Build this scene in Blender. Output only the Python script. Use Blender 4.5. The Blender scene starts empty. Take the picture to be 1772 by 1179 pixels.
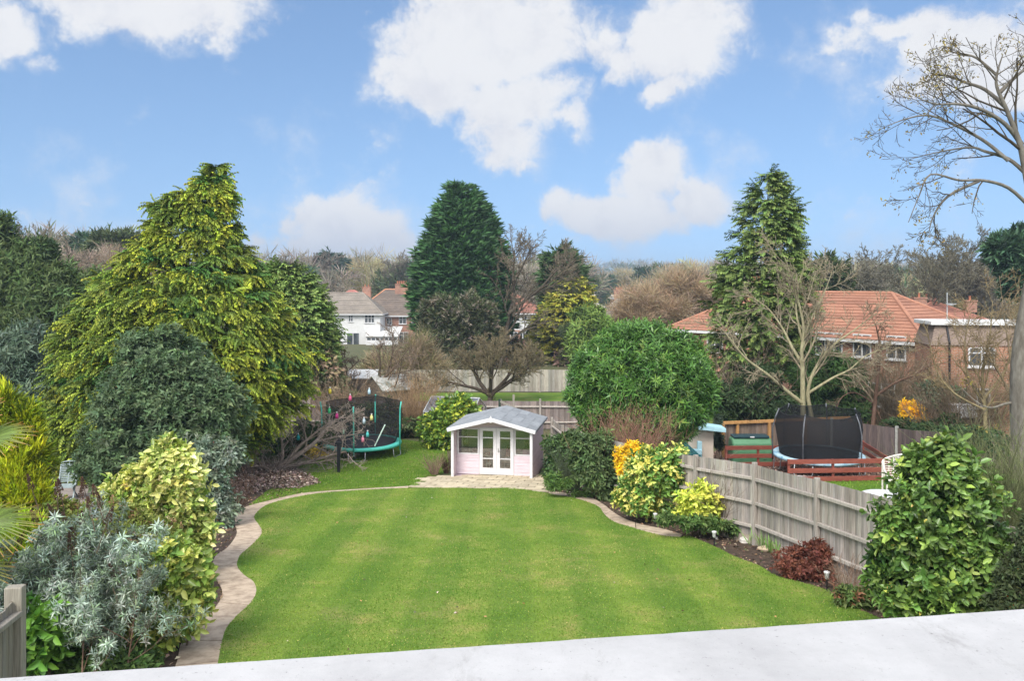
import bpy, bmesh, math, random
import numpy as np
from mathutils import Vector, Matrix, Euler

S = bpy.context.scene
COL = S.collection
R = math.radians

# ---------------------------------------------------------------- camera
F, CX, HY, CZ = 1500.0, 886.0, 490.0, 7.6        # focal length and horizon in pixels of the 1772 x 1179 photograph
cam_d = bpy.data.cameras.new("camera")
cam = bpy.data.objects.new("camera", cam_d); COL.objects.link(cam)
cam.location = (0, 0, CZ); cam.rotation_euler = (R(90), 0, 0)
cam_d.sensor_width = 36.0; cam_d.lens = F / 1772 * 36.0
cam_d.shift_y = -(589.5 - HY) / 1772
cam_d.clip_start = 0.05; cam_d.clip_end = 6000
S.camera = cam
S.render.resolution_x, S.render.resolution_y = 1024, 682

# ---------------------------------------------------------------- light, exposure
SUN_EL, SUN_AZ = R(48), R(205)      # compass style: azimuth of the sun measured clockwise from +Y
S.view_settings.view_transform = 'Standard'; S.view_settings.look = 'None'
S.view_settings.exposure = 1.2; S.view_settings.gamma = 1.0
sd = bpy.data.lights.new("sun", 'SUN'); sd.energy = 1.9; sd.angle = R(26); sd.color = (1.0, 0.95, 0.87)
sun = bpy.data.objects.new("sun", sd); COL.objects.link(sun)
sdir = Vector((math.sin(SUN_AZ) * math.cos(SUN_EL), math.cos(SUN_AZ) * math.cos(SUN_EL), math.sin(SUN_EL)))
sun.rotation_euler = sdir.to_track_quat('Z', 'Y').to_euler(); sun.location = (0, 0, 60)

# ---------------------------------------------------------------- sky
W = bpy.data.worlds.new("World"); S.world = W; W.use_nodes = True
def build_sky():
    nt = W.node_tree; N = nt.nodes; L = nt.links; N.clear()
    def nd(t, **k):
        n = N.new(t)
        for a, b in k.items(): setattr(n, a, b)
        return n
    def val(sock, v):
        if hasattr(v, 'links') or isinstance(v, bpy.types.NodeSocket): L.new(v, sock)
        else: sock.default_value = v
    def M(op, a, b=0.0, c=0.0, clamp=False):
        n = nd('ShaderNodeMath', operation=op, use_clamp=clamp)
        val(n.inputs[0], a); val(n.inputs[1], b)
        if op in ('MULTIPLY_ADD',): val(n.inputs[2], c)
        return n.outputs[0]
    def VM(op, a, b=(0, 0, 0)):
        n = nd('ShaderNodeVectorMath', operation=op); val(n.inputs[0], a); val(n.inputs[1], b)
        return n.outputs['Value'] if op in ('LENGTH', 'DOT_PRODUCT') else n.outputs[0]
    def MR(v, a, b, c=0.0, d=1.0, smooth=True):
        n = nd('ShaderNodeMapRange'); n.interpolation_type = 'SMOOTHSTEP' if smooth else 'LINEAR'
        val(n.inputs[0], v)
        for i, x in enumerate((a, b, c, d)): n.inputs[i + 1].default_value = x
        return n.outputs[0]
    def mixc(f, a, b):
        n = nd('ShaderNodeMix', data_type='RGBA'); val(n.inputs[0], f); val(n.inputs[6], a); val(n.inputs[7], b)
        return n.outputs[2]
    tc = nd('ShaderNodeTexCoord'); D = tc.outputs['Generated']
    sky = nd('ShaderNodeTexSky', sky_type='NISHITA'); sky.sun_disc = False
    sky.sun_elevation = SUN_EL; sky.sun_rotation = SUN_AZ; sky.air_density = 1.0; sky.dust_density = 0.4; sky.ozone_density = 2.5
    L.new(VM('NORMALIZE', VM('ADD', VM('MULTIPLY', D, (1, 1, .8)), (0, 0, .16))), sky.inputs[0])
    sep = nd('ShaderNodeSeparateXYZ'); L.new(D, sep.inputs[0])
    # wind-warped direction for the cloud outlines
    def noise(vec, scale, detail, rough, lac=2.1):
        n = nd('ShaderNodeTexNoise'); L.new(vec, n.inputs['Vector']); n.inputs['Scale'].default_value = scale
        n.inputs['Detail'].default_value = detail; n.inputs['Roughness'].default_value = rough; n.inputs['Lacunarity'].default_value = lac
        return n
    nw = noise(D, 7.0, 5, .55)
    warp = VM('MULTIPLY', VM('SUBTRACT', nw.outputs['Color'], (.5, .5, .5)), (.15, .15, .12))
    DW = VM('ADD', D, warp)
    fb = noise(D, 7.0, 10, .62).outputs['Fac']
    up = VM('ADD', D, (0.012, 0, 0.022))
    fb2 = noise(up, 7.0, 7, .6).outputs['Fac']
    # (px x, px y, radius x, radius y, weight): where each bank of cloud stands in the sky
    banks = [(250, 5, 260, 75, 1.0), (10, 45, 90, 48, .95), (385, 52, 90, 50, .8), (100, 92, 55, 22, .42), (405, 122, 40, 20, .28),
             (860, 60, 250, 120, 1.15), (760, 120, 140, 95, 1.0), (880, 190, 120, 110, 1.05), (872, 272, 95, 62, .95), (1010, 70, 110, 80, 1.0),
             (1190, 75, 130, 105, 1.05), (1165, 165, 75, 40, .85), (1280, 115, 42, 60, .6), (1045, 140, 50, 30, .7), (985, 215, 50, 60, .7), (925, 310, 50, 20, .7),
             (1080, 105, 95, 60, .8), (1245, 60, 80, 60, .85), (955, 150, 90, 70, .8), (1345, 130, 32, 26, .75), (1010, 275, 26, 20, .6), (1305, 205, 22, 42, .4), (1180, 214, 24, 9, .4),
             (1060, 362, 175, 62, 1.1), (1130, 290, 90, 70, 1.05), (1215, 345, 85, 48, .95), (1090, 422, 40, 28, .62), (945, 385, 55, 45, .8), (1000, 420, 80, 25, .5),
             (600, 385, 110, 52, 1.0), (555, 425, 165, 45, 1.0), (690, 405, 80, 48, .85), (650, 455, 160, 42, .9), (470, 400, 50, 26, .6),
             (62, 372, 85, 34, .62), (170, 342, 42, 19, .66), (20, 360, 40, 20, .4),
             (1660, 60, 130, 85, 1.0), (1760, 110, 120, 110, 1.05), (1580, 22, 95, 42, .85), (1600, 140, 85, 48, .72), (1500, 45, 50, 28, .45),
             (1690, 255, 110, 60, .38), (270, 215, 50, 40, .22), (690, 255, 60, 60, .30), (640, 30, 60, 40, .4)]
    acc = None
    for (x, y, rx, ry, w) in banks:
        v = Vector(((x - CX) / F, 1.0, (HY - y) / F)); ln = v.length; v.normalize()
        d = VM('MULTIPLY', VM('SUBTRACT', DW, tuple(v)), (F / rx * ln, 1.6 * F / rx, F / ry * ln))
        k = M('MULTIPLY', MR(VM('LENGTH', d), 1.35, 0.0), w)
        acc = k if acc is None else M('MAXIMUM', acc, k)
    # unseen broken cloud added behind and above the view to strengthen ambient light
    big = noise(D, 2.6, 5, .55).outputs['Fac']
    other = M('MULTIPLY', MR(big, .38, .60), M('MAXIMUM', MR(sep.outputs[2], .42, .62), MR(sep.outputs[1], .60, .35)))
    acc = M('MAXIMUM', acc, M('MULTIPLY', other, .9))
    fine = noise(DW, 30.0, 8, .66).outputs['Fac']
    dens = M('ADD', M('ADD', acc, M('MULTIPLY', M('SUBTRACT', fb, .5), 2.2)), M('MULTIPLY', M('SUBTRACT', fine, .5), .75))
    wisp = M('ADD', acc, M('MULTIPLY', M('SUBTRACT', fb, .5), 3.0))
    core = MR(dens, .16, .68)
    veil = M('MULTIPLY', MR(wisp, .08, .80), .58)
    mask = M('MAXIMUM', core, veil)
    # cloud colour, lighting painted in by offset noise: white tops, mauve grey low down
    thick = MR(M('ADD', M('MULTIPLY', M('SUBTRACT', fb2, fb), 1.6), M('MULTIPLY', M('SUBTRACT', fine, .5), -.9)), -.10, .34)
    low = MR(sep.outputs[2], .10, .015)
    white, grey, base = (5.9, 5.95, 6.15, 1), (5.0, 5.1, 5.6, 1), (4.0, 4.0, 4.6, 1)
    cc = mixc(M('MULTIPLY', thick, .75), white, grey)
    cc = mixc(M('MULTIPLY', low, .6), cc, base)
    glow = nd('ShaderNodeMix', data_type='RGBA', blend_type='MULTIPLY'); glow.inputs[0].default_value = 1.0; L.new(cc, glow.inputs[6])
    gx = nd('ShaderNodeCombineXYZ'); gv = MR(sep.outputs[1], .25, -.35, 1.0, 3.3)     # unseen cloud behind the view, brightened to add ambient light
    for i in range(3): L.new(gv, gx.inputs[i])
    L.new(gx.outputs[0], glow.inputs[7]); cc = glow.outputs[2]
    tint = nd('ShaderNodeMix', data_type='RGBA', blend_type='MULTIPLY'); tint.inputs[0].default_value = 1.0
    L.new(sky.outputs[0], tint.inputs[6]); tint.inputs[7].default_value = (SKYT[0], SKYT[1], SKYT[2], 1)
    # pale band near the horizon
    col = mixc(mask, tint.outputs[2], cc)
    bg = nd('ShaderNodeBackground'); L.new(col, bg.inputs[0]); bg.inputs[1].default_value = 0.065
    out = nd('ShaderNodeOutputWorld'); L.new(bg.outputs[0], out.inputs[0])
SKYT = (1.14, 1.21, 1.24)
build_sky()
cy = S.cycles
cy.max_bounces = 5; cy.diffuse_bounces = 3; cy.glossy_bounces = 2; cy.transmission_bounces = 4; cy.transparent_max_bounces = 12; cy.volume_bounces = 0
cy.caustics_reflective = False; cy.caustics_refractive = False

# ---------------------------------------------------------------- terrain and pixel helpers
GYS = [-80, 4, 36, 46, 62, 90, 140, 200, 300, 450, 700, 1000, 1500, 2000]
GZS = [3.3, 3.064, -.024, -.05, -.25, -.7, -2.0, -2.2, -0.5, 3.0, 9, 17, 30, 28]
def g(y): return np.interp(y, GYS, GZS)
def P(x, y, Y): return np.array(((x - CX) / F * Y, Y, CZ - (y - HY) / F * Y))
def G(x, y, dz=0.0):
    lo, hi = 2.0, 1500.0
    for _ in range(60):
        m = (lo + hi) / 2
        if CZ - (y - HY) / F * m > g(m): lo = m
        else: hi = m
    return np.array(((x - CX) / F * lo, lo, float(g(lo)) + dz))

# ---------------------------------------------------------------- materials
def nodes_of(name):
    m = bpy.data.materials.new(name); m.use_nodes = True
    nt = m.node_tree; bs = nt.nodes['Principled BSDF']
    return m, nt, bs
def nz(nt, scale, detail=4, rough=.6, coord='Object', stretch=None):
    tc = nt.nodes.new('ShaderNodeTexCoord'); src = tc.outputs[coord]
    if stretch:
        mp = nt.nodes.new('ShaderNodeMapping'); mp.inputs['Scale'].default_value = stretch
        nt.links.new(src, mp.inputs[0]); src = mp.outputs[0]
    n = nt.nodes.new('ShaderNodeTexNoise'); n.inputs['Scale'].default_value = scale
    n.inputs['Detail'].default_value = detail; n.inputs['Roughness'].default_value = rough
    nt.links.new(src, n.inputs['Vector']); return n
def ramp(nt, fac, stops):
    r = nt.nodes.new('ShaderNodeValToRGB'); e = r.color_ramp.elements
    while len(e) < len(stops): e.new(.5)
    for el, (p, c) in zip(e, stops): el.position = p; el.color = (*c, 1)
    nt.links.new(fac, r.inputs[0]); return r
def mulc(nt, a, b, fac=1.0, mode='MULTIPLY'):
    n = nt.nodes.new('ShaderNodeMix'); n.data_type = 'RGBA'; n.blend_type = mode
    if hasattr(fac, 'node'): nt.links.new(fac, n.inputs[0])
    else: n.inputs[0].default_value = fac
    for s, v in ((n.inputs[6], a), (n.inputs[7], b)):
        if hasattr(v, 'node'): nt.links.new(v, s)
        else: s.default_value = (*v, 1)
    return n.outputs[2]
def bump(nt, bs, h, strength=.4, dist=.02):
    b = nt.nodes.new('ShaderNodeBump'); b.inputs['Strength'].default_value = strength; b.inputs['Distance'].default_value = dist
    nt.links.new(h, b.inputs['Height']); nt.links.new(b.outputs[0], bs.inputs['Normal'])
MATS = {}
def mat(name, c1, c2=None, rough=.8, scale=6, detail=5, stretch=None, bs_=.3, dist=.01, spec=.3, metal=0, tint=False, lo=.35, hi=.65):
    if name in MATS: return MATS[name]
    m, nt, b = nodes_of(name)
    c2 = c2 or tuple(x * .75 for x in c1)
    n = nz(nt, scale, detail, .65, 'Object', stretch)
    r = ramp(nt, n.outputs['Fac'], [(lo, c2), (hi, c1)])
    c = r.outputs[0]
    if tint:
        a = nt.nodes.new('ShaderNodeAttribute'); a.attribute_name = 'tint'
        c = mulc(nt, c, a.outputs['Color'])
    nt.links.new(c, b.inputs['Base Color'])
    b.inputs['Roughness'].default_value = rough; b.inputs['Specular IOR Level'].default_value = spec; b.inputs['Metallic'].default_value = metal
    if bs_: bump(nt, b, n.outputs['Fac'], bs_, dist)
    MATS[name] = m; return m
def leafmat(name, rough=.6, spec=.18, transl=.25):
    if name == 'glossy_leaf': rough, spec = .34, .42
    if name in MATS: return MATS[name]
    m, nt, b = nodes_of(name)
    a = nt.nodes.new('ShaderNodeAttribute'); a.attribute_name = 'tint'
    nt.links.new(a.outputs['Color'], b.inputs['Base Color'])
    b.inputs['Roughness'].default_value = rough; b.inputs['Specular IOR Level'].default_value = spec
    tr = nt.nodes.new('ShaderNodeBsdfTranslucent')
    c = mulc(nt, a.outputs['Color'], (1.0, 1.0, .55)); nt.links.new(c, tr.inputs[0])
    mx = nt.nodes.new('ShaderNodeMixShader'); mx.inputs[0].default_value = transl
    nt.links.new(b.outputs[0], mx.inputs[1]); nt.links.new(tr.outputs[0], mx.inputs[2])
    nt.links.new(mx.outputs[0], nt.nodes['Material Output'].inputs[0])
    MATS[name] = m; return m
def netmat(name, col, alpha):
    m, nt, b = nodes_of(name)
    b.inputs['Base Color'].default_value = (*col, 1); b.inputs['Roughness'].default_value = .8
    t = nt.nodes.new('ShaderNodeBsdfTransparent'); mx = nt.nodes.new('ShaderNodeMixShader')
    n = nz(nt, 3, 2); mr = nt.nodes.new('ShaderNodeMapRange'); nt.links.new(n.outputs['Fac'], mr.inputs[0])
    mr.inputs[3].default_value = alpha - .08; mr.inputs[4].default_value = alpha + .08
    nt.links.new(mr.outputs[0], mx.inputs[0]); nt.links.new(t.outputs[0], mx.inputs[1]); nt.links.new(b.outputs[0], mx.inputs[2])
    nt.links.new(mx.outputs[0], nt.nodes['Material Output'].inputs[0]); return m
def glassmat(name, tintc=(.75, .8, .82), refl=.12, alpha=.12):
    m, nt, b = nodes_of(name); nt.nodes.remove(b)
    t = nt.nodes.new('ShaderNodeBsdfTransparent'); t.inputs[0].default_value = (*tintc, 1)
    gl = nt.nodes.new('ShaderNodeBsdfGlossy'); gl.inputs['Roughness'].default_value = .03
    fr = nt.nodes.new('ShaderNodeFresnel'); fr.inputs[0].default_value = 1.5
    ad = nt.nodes.new('ShaderNodeMath'); ad.operation = 'ADD'; ad.inputs[1].default_value = refl; ad.use_clamp = True
    nt.links.new(fr.outputs[0], ad.inputs[0])
    mx = nt.nodes.new('ShaderNodeMixShader'); nt.links.new(ad.outputs[0], mx.inputs[0])
    nt.links.new(t.outputs[0], mx.inputs[1]); nt.links.new(gl.outputs[0], mx.inputs[2])
    nt.links.new(mx.outputs[0], nt.nodes['Material Output'].inputs[0]); return m
def darkglass(name='window_glass'):
    if name in MATS: return MATS[name]
    m, nt, b = nodes_of(name)
    n = nz(nt, .8, 2); r = ramp(nt, n.outputs['Fac'], [(.3, (.02, .025, .03)), (.7, (.12, .13, .14))])
    nt.links.new(r.outputs[0], b.inputs['Base Color']); b.inputs['Roughness'].default_value = .08; b.inputs['Specular IOR Level'].default_value = .8
    MATS[name] = m; return m
def brickmat(name, c1, c2, mortar, scale=1.0):
    m, nt, b = nodes_of(name)
    tc = nt.nodes.new('ShaderNodeTexCoord'); sp = nt.nodes.new('ShaderNodeSeparateXYZ'); nt.links.new(tc.outputs['Object'], sp.inputs[0])
    ad = nt.nodes.new('ShaderNodeMath'); nt.links.new(sp.outputs[0], ad.inputs[0]); nt.links.new(sp.outputs[1], ad.inputs[1])
    cb = nt.nodes.new('ShaderNodeCombineXYZ'); nt.links.new(ad.outputs[0], cb.inputs[0]); nt.links.new(sp.outputs[2], cb.inputs[1])
    br = nt.nodes.new('ShaderNodeTexBrick'); nt.links.new(cb.outputs[0], br.inputs['Vector'])
    br.inputs['Color1'].default_value = (*c1, 1); br.inputs['Color2'].default_value = (*c2, 1); br.inputs['Mortar'].default_value = (*mortar, 1)
    br.inputs['Scale'].default_value = scale; br.inputs['Brick Width'].default_value = .225; br.inputs['Row Height'].default_value = .075; br.inputs['Mortar Size'].default_value = .010
    n = nz(nt, .9, 6); r = ramp(nt, n.outputs['Fac'], [(.3, (.6, .58, .58)), (.7, (1.15, 1.1, 1.05))])
    nt.links.new(mulc(nt, br.outputs['Color'], r.outputs[0]), b.inputs['Base Color']); b.inputs['Roughness'].default_value = .9
    bump(nt, b, br.outputs['Fac'], -.4, .01); MATS[name] = m; return m

# ---------------------------------------------------------------- objects
def thing(name, label, cat, loc=(0, 0, 0), rotz=0.0, group=None):
    o = bpy.data.objects.new(name, None); COL.objects.link(o); o.empty_display_size = .2
    o.location = tuple(float(v) for v in loc); o.rotation_euler = (0, 0, rotz)
    o['label'] = label; o['category'] = cat
    if group: o['group'] = group
    return o
def tag(o, label, cat, group=None, kind=None):
    o['label'] = label; o['category'] = cat
    if group: o['group'] = group
    if kind: o['kind'] = kind
    return o
def quads_obj(name, V, Q, m, parent=None, tint=None, smooth=False, loc=None):
    V = np.asarray(V, dtype=np.float32).reshape(-1, 3); Q = np.asarray(Q, dtype=np.int32).reshape(-1, 4)
    me = bpy.data.meshes.new(name)
    me.vertices.add(len(V)); me.vertices.foreach_set('co', V.ravel())
    me.loops.add(Q.size); me.loops.foreach_set('vertex_index', Q.ravel())
    me.polygons.add(len(Q)); me.polygons.foreach_set('loop_start', np.arange(0, Q.size, 4, dtype=np.int32))
    if smooth: me.polygons.foreach_set('use_smooth', np.ones(len(Q), dtype=bool))
    me.update(calc_edges=True)
    if tint is not None:
        t = np.asarray(tint, dtype=np.float32)
        if t.ndim == 1: t = np.tile(t, (len(V), 1))
        c = np.ones((len(V), 4), dtype=np.float32); c[:, :3] = np.clip(t, 0, 1.5)
        a = me.attributes.new('tint', 'FLOAT_COLOR', 'POINT'); a.data.foreach_set('color', c.ravel())
    me.materials.append(m)
    o = bpy.data.objects.new(name, me); COL.objects.link(o)
    if parent: o.parent = parent
    if loc is not None: o.location = tuple(float(v) for v in loc)
    return o
class MB:
    """collects boxes, bars and faces and links them as ONE mesh"""
    def __init__(s): s.v = []; s.f = []; s.t = []
    def add(s, vs, fs, t=1.0):
        b = len(s.v); s.v += [tuple(float(c) for c in v) for v in vs]; s.f += [tuple(b + i for i in f) for f in fs]
        s.t += [t if isinstance(t, (tuple, list)) else (t, t, t)] * len(vs); return s
    def box(s, lo, hi, t=1.0):
        x0, y0, z0 = lo; x1, y1, z1 = hi
        return s.add([(x0, y0, z0), (x1, y0, z0), (x1, y1, z0), (x0, y1, z0), (x0, y0, z1), (x1, y0, z1), (x1, y1, z1), (x0, y1, z1)],
              [(0, 3, 2, 1), (4, 5, 6, 7), (0, 1, 5, 4), (1, 2, 6, 5), (2, 3, 7, 6), (3, 0, 4, 7)], t)
    def hexa(s, bot, top, t=1.0):
        return s.add(list(bot) + list(top), [(0, 3, 2, 1), (4, 5, 6, 7), (0, 1, 5, 4), (1, 2, 6, 5), (2, 3, 7, 6), (3, 0, 4, 7)], t)
    def bar(s, a, b, w, h, upv=(0, 0, 1), t=1.0):
        a, b = Vector(a), Vector(b); d = (b - a).normalized(); side = d.cross(Vector(upv))
        if side.length < 1e-4: side = d.cross(Vector((0, 1, 0)))
        side.normalize(); u = side.cross(d).normalized(); side *= w / 2; u *= h / 2
        q = lambda p: [p - side - u, p + side - u, p + side + u, p - side + u]
        return s.add(q(a) + q(b), [(3, 2, 1, 0), (4, 5, 6, 7), (0, 1, 5, 4), (1, 2, 6, 5), (2, 3, 7, 6), (3, 0, 4, 7)], t)
    def tube(s, pts, r, n=8, t=1.0, cap=True):
        pts = [Vector(p) for p in pts]; rs = r if isinstance(r, (list, tuple)) else [r] * len(pts)
        vs = []; prev = None
        for i, p in enumerate(pts):
            d = (pts[min(i + 1, len(pts) - 1)] - pts[max(i - 1, 0)]).normalized()
            if prev is None:
                prev = d.orthogonal().normalized()
            u = (prev - d * prev.dot(d)).normalized(); prev = u; w = d.cross(u)
            for k in range(n):
                a = 2 * math.pi * k / n; vs.append(p + (u * math.cos(a) + w * math.sin(a)) * rs[i])
        fs = [(i * n + k, i * n + (k + 1) % n, (i + 1) * n + (k + 1) % n, (i + 1) * n + k) for i in range(len(pts) - 1) for k in range(n)]
        if cap: fs += [tuple(reversed(range(n))), tuple((len(pts) - 1) * n + k for k in range(n))]
        return s.add(vs, fs, t)
    def lathe(s, prof, n=24, c=(0, 0, 0), t=1.0, closed=False):
        vs = [(c[0] + r * math.cos(2 * math.pi * k / n), c[1] + r * math.sin(2 * math.pi * k / n), c[2] + z) for (r, z) in prof for k in range(n)]
        m_ = len(prof); rng = range(m_) if closed else range(m_ - 1)
        fs = [(i * n + k, i * n + (k + 1) % n, ((i + 1) % m_) * n + (k + 1) % n, ((i + 1) % m_) * n + k) for i in rng for k in range(n)]
        return s.add(vs, fs, t)
    def build(s, name, m, parent=None, smooth=False, bevel=0.0, loc=None):
        me = bpy.data.meshes.new(name); me.from_pydata(s.v, [], s.f); me.update()
        a = me.attributes.new('tint', 'FLOAT_COLOR', 'POINT')
        a.data.foreach_set('color', np.concatenate([np.array(s.t, dtype=np.float32), np.ones((len(s.v), 1), dtype=np.float32)], 1).ravel())
        if smooth: me.polygons.foreach_set('use_smooth', [True] * len(me.polygons))
        me.materials.append(m)
        o = bpy.data.objects.new(name, me); COL.objects.link(o)
        if parent: o.parent = parent
        if loc is not None: o.location = tuple(float(v) for v in loc)
        if bevel:
            b = o.modifiers.new('bevel', 'BEVEL'); b.width = bevel; b.segments = 2; b.limit_method = 'ANGLE'
        return o
def copy_tree(o, parent=None):
    c = o.copy(); COL.objects.link(c)
    if parent: c.parent = parent
    for ch in [x for x in bpy.data.objects if x.parent == o]: copy_tree(ch, c)
    return c
# ---------------------------------------------------------------- plant tools (numpy)
FOL = 1.66      # general lightness of leaves and blades
def nrm(v): return v / np.maximum(np.linalg.norm(v, axis=-1, keepdims=True), 1e-9)
def T_leaf(L=1.0, Wd=.4, fold=.08, bend=.15, t0=.3, t1=1.0):
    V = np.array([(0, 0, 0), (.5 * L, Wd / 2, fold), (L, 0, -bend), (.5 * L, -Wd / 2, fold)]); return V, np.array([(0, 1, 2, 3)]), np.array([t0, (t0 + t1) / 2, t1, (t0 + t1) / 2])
def T_leaf2(L=1.0, Wd=.4, fold=.08, bend=.15, t0=.3, t1=1.0):
    """a rounder leaf folded along its midrib"""
    w = Wd / 2; V = np.array([(0, 0, 0), (.28 * L, w * .9, fold), (.68 * L, w * .85, fold - bend * .3), (L, 0, -bend), (.68 * L, -w * .85, fold - bend * .3), (.28 * L, -w * .9, fold)])
    return V, np.array([(0, 3, 2, 1), (0, 5, 4, 3)]), np.array([t0, t0 + .3 * (t1 - t0), t0 + .7 * (t1 - t0), t1, t0 + .7 * (t1 - t0), t0 + .3 * (t1 - t0)])
def T_join(ts):
    V = []; Q = []; t = []; b = 0
    for v, q, tt in ts: V.append(v); Q.append(q + b); t.append(tt); b += len(v)
    return np.concatenate(V), np.concatenate(Q), np.concatenate(t)
def T_place(T, pos, xd, nd, sc=1.0):
    x = nrm(np.array(xd, float)); y = nrm(np.cross(np.array(nd, float), x)); z = np.cross(x, y)
    V, Q, t = T; return pos + sc * (V[:, :1] * x + V[:, 1:2] * y + V[:, 2:] * z), Q, t
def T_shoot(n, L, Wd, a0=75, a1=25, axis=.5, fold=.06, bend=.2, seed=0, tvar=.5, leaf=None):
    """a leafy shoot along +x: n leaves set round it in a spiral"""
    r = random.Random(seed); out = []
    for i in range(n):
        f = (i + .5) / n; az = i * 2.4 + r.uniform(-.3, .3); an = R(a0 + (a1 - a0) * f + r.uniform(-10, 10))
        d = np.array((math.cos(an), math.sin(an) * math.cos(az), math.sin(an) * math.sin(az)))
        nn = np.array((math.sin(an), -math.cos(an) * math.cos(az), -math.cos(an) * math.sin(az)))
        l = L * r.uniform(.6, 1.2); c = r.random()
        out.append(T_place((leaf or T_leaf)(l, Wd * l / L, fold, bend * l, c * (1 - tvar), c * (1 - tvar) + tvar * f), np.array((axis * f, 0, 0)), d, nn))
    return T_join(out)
def T_frond(n, L, droop=.5, wid=.28, lw=.07, seed=0, flat=.0):
    """a flat drooping conifer spray along +x, golden (t=1) towards the tips"""
    r = random.Random(seed); out = []
    ax = lambda s: np.array((L * s * (1 - .18 * s), 0, -droop * L * s * s))
    for i in range(n):
        s = (i + .6) / n
        for sg in (-1, 1):
            an = R(r.uniform(28, 50)); p = ax(s); d = ax(min(s + .1, 1.1)) - ax(s); d = d / np.linalg.norm(d)
            side = np.array((0, sg, 0)); dv = d * math.cos(an) + side * math.sin(an); dv[2] -= r.uniform(.05, .35) + droop * .3
            l = wid * L * (1.15 - .75 * s) * r.uniform(.8, 1.2)
            out.append(T_place(T_leaf(l, lw * L * 1.3, .01, .12 * l, .0 + .35 * s, .25 + .8 * s), p, dv, (0, 0, 1)))
    p = ax(.92); d = ax(1.1) - ax(.92)
    out.append(T_place(T_leaf(wid * L * .6, lw * L, .01, .08, .8, 1.0), p, d, (0, 0, 1)))
    return T_join(out)
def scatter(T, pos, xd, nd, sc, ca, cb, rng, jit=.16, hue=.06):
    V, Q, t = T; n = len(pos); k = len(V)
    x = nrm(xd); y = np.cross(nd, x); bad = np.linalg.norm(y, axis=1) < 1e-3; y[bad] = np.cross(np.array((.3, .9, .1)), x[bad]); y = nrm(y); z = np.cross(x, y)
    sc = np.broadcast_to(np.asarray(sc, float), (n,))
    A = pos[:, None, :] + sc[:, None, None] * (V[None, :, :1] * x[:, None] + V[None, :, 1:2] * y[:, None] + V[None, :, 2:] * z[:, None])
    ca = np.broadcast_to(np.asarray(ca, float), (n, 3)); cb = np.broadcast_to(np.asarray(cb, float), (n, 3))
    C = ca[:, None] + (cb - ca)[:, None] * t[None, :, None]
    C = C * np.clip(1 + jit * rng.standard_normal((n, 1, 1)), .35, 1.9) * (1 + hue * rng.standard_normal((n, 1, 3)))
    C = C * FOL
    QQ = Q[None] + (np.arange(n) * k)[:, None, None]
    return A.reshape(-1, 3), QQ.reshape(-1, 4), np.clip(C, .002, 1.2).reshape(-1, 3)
def merge(parts):
    V = []; Q = []; C = []; b = 0
    for v, q, c in parts: V.append(v); Q.append(q + b); C.append(c); b += len(v)
    return np.concatenate(V), np.concatenate(Q), np.concatenate(C)
def tubes(polys, sides, col, rng, jit=.12):
    """polys: list of (points k x 3, radii k); all in one mesh, grouped by length"""
    groups = {}
    for p, r in polys: groups.setdefault(len(p), []).append((p, r))
    parts = []
    for k, lst in groups.items():
        Pn = np.array([[tuple(q) for q in p] for p, r in lst], float); Rn = np.array([r for p, r in lst], float); n = len(lst)
        T = np.empty_like(Pn); T[:, 1:-1] = Pn[:, 2:] - Pn[:, :-2]; T[:, 0] = Pn[:, 1] - Pn[:, 0]; T[:, -1] = Pn[:, -1] - Pn[:, -2]; T = nrm(T)
        mean = nrm(T.mean(1)); ref = np.where(np.abs(mean[:, 2:3]) < .8, np.array([[0, 0, 1.]]), np.array([[1., 0, 0]]))
        U = nrm(np.cross(T, ref[:, None, :])); Wv = np.cross(T, U)
        a = np.arange(sides) * 2 * math.pi / sides
        ring = Pn[:, :, None] + Rn[:, :, None, None] * (np.cos(a)[None, None, :, None] * U[:, :, None] + np.sin(a)[None, None, :, None] * Wv[:, :, None])
        idx = np.arange(n * k * sides).reshape(n, k, sides); nx = np.roll(idx, -1, 2)
        Q = np.stack([idx[:, :-1], nx[:, :-1], nx[:, 1:], idx[:, 1:]], -1).reshape(-1, 4)
        C = np.broadcast_to(np.asarray(col, float)[None, None] * (1 + jit * rng.standard_normal((n, 1, 1))), (n, k * sides, 3)).reshape(-1, 3)
        parts.append((ring.reshape(-1, 3), Q, C))
    return merge(parts)
def rand_perp(d, r):
    a = r.uniform(0, 2 * math.pi); u = d.orthogonal().normalized(); w = d.cross(u); return u * math.cos(a) + w * math.sin(a)
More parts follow.
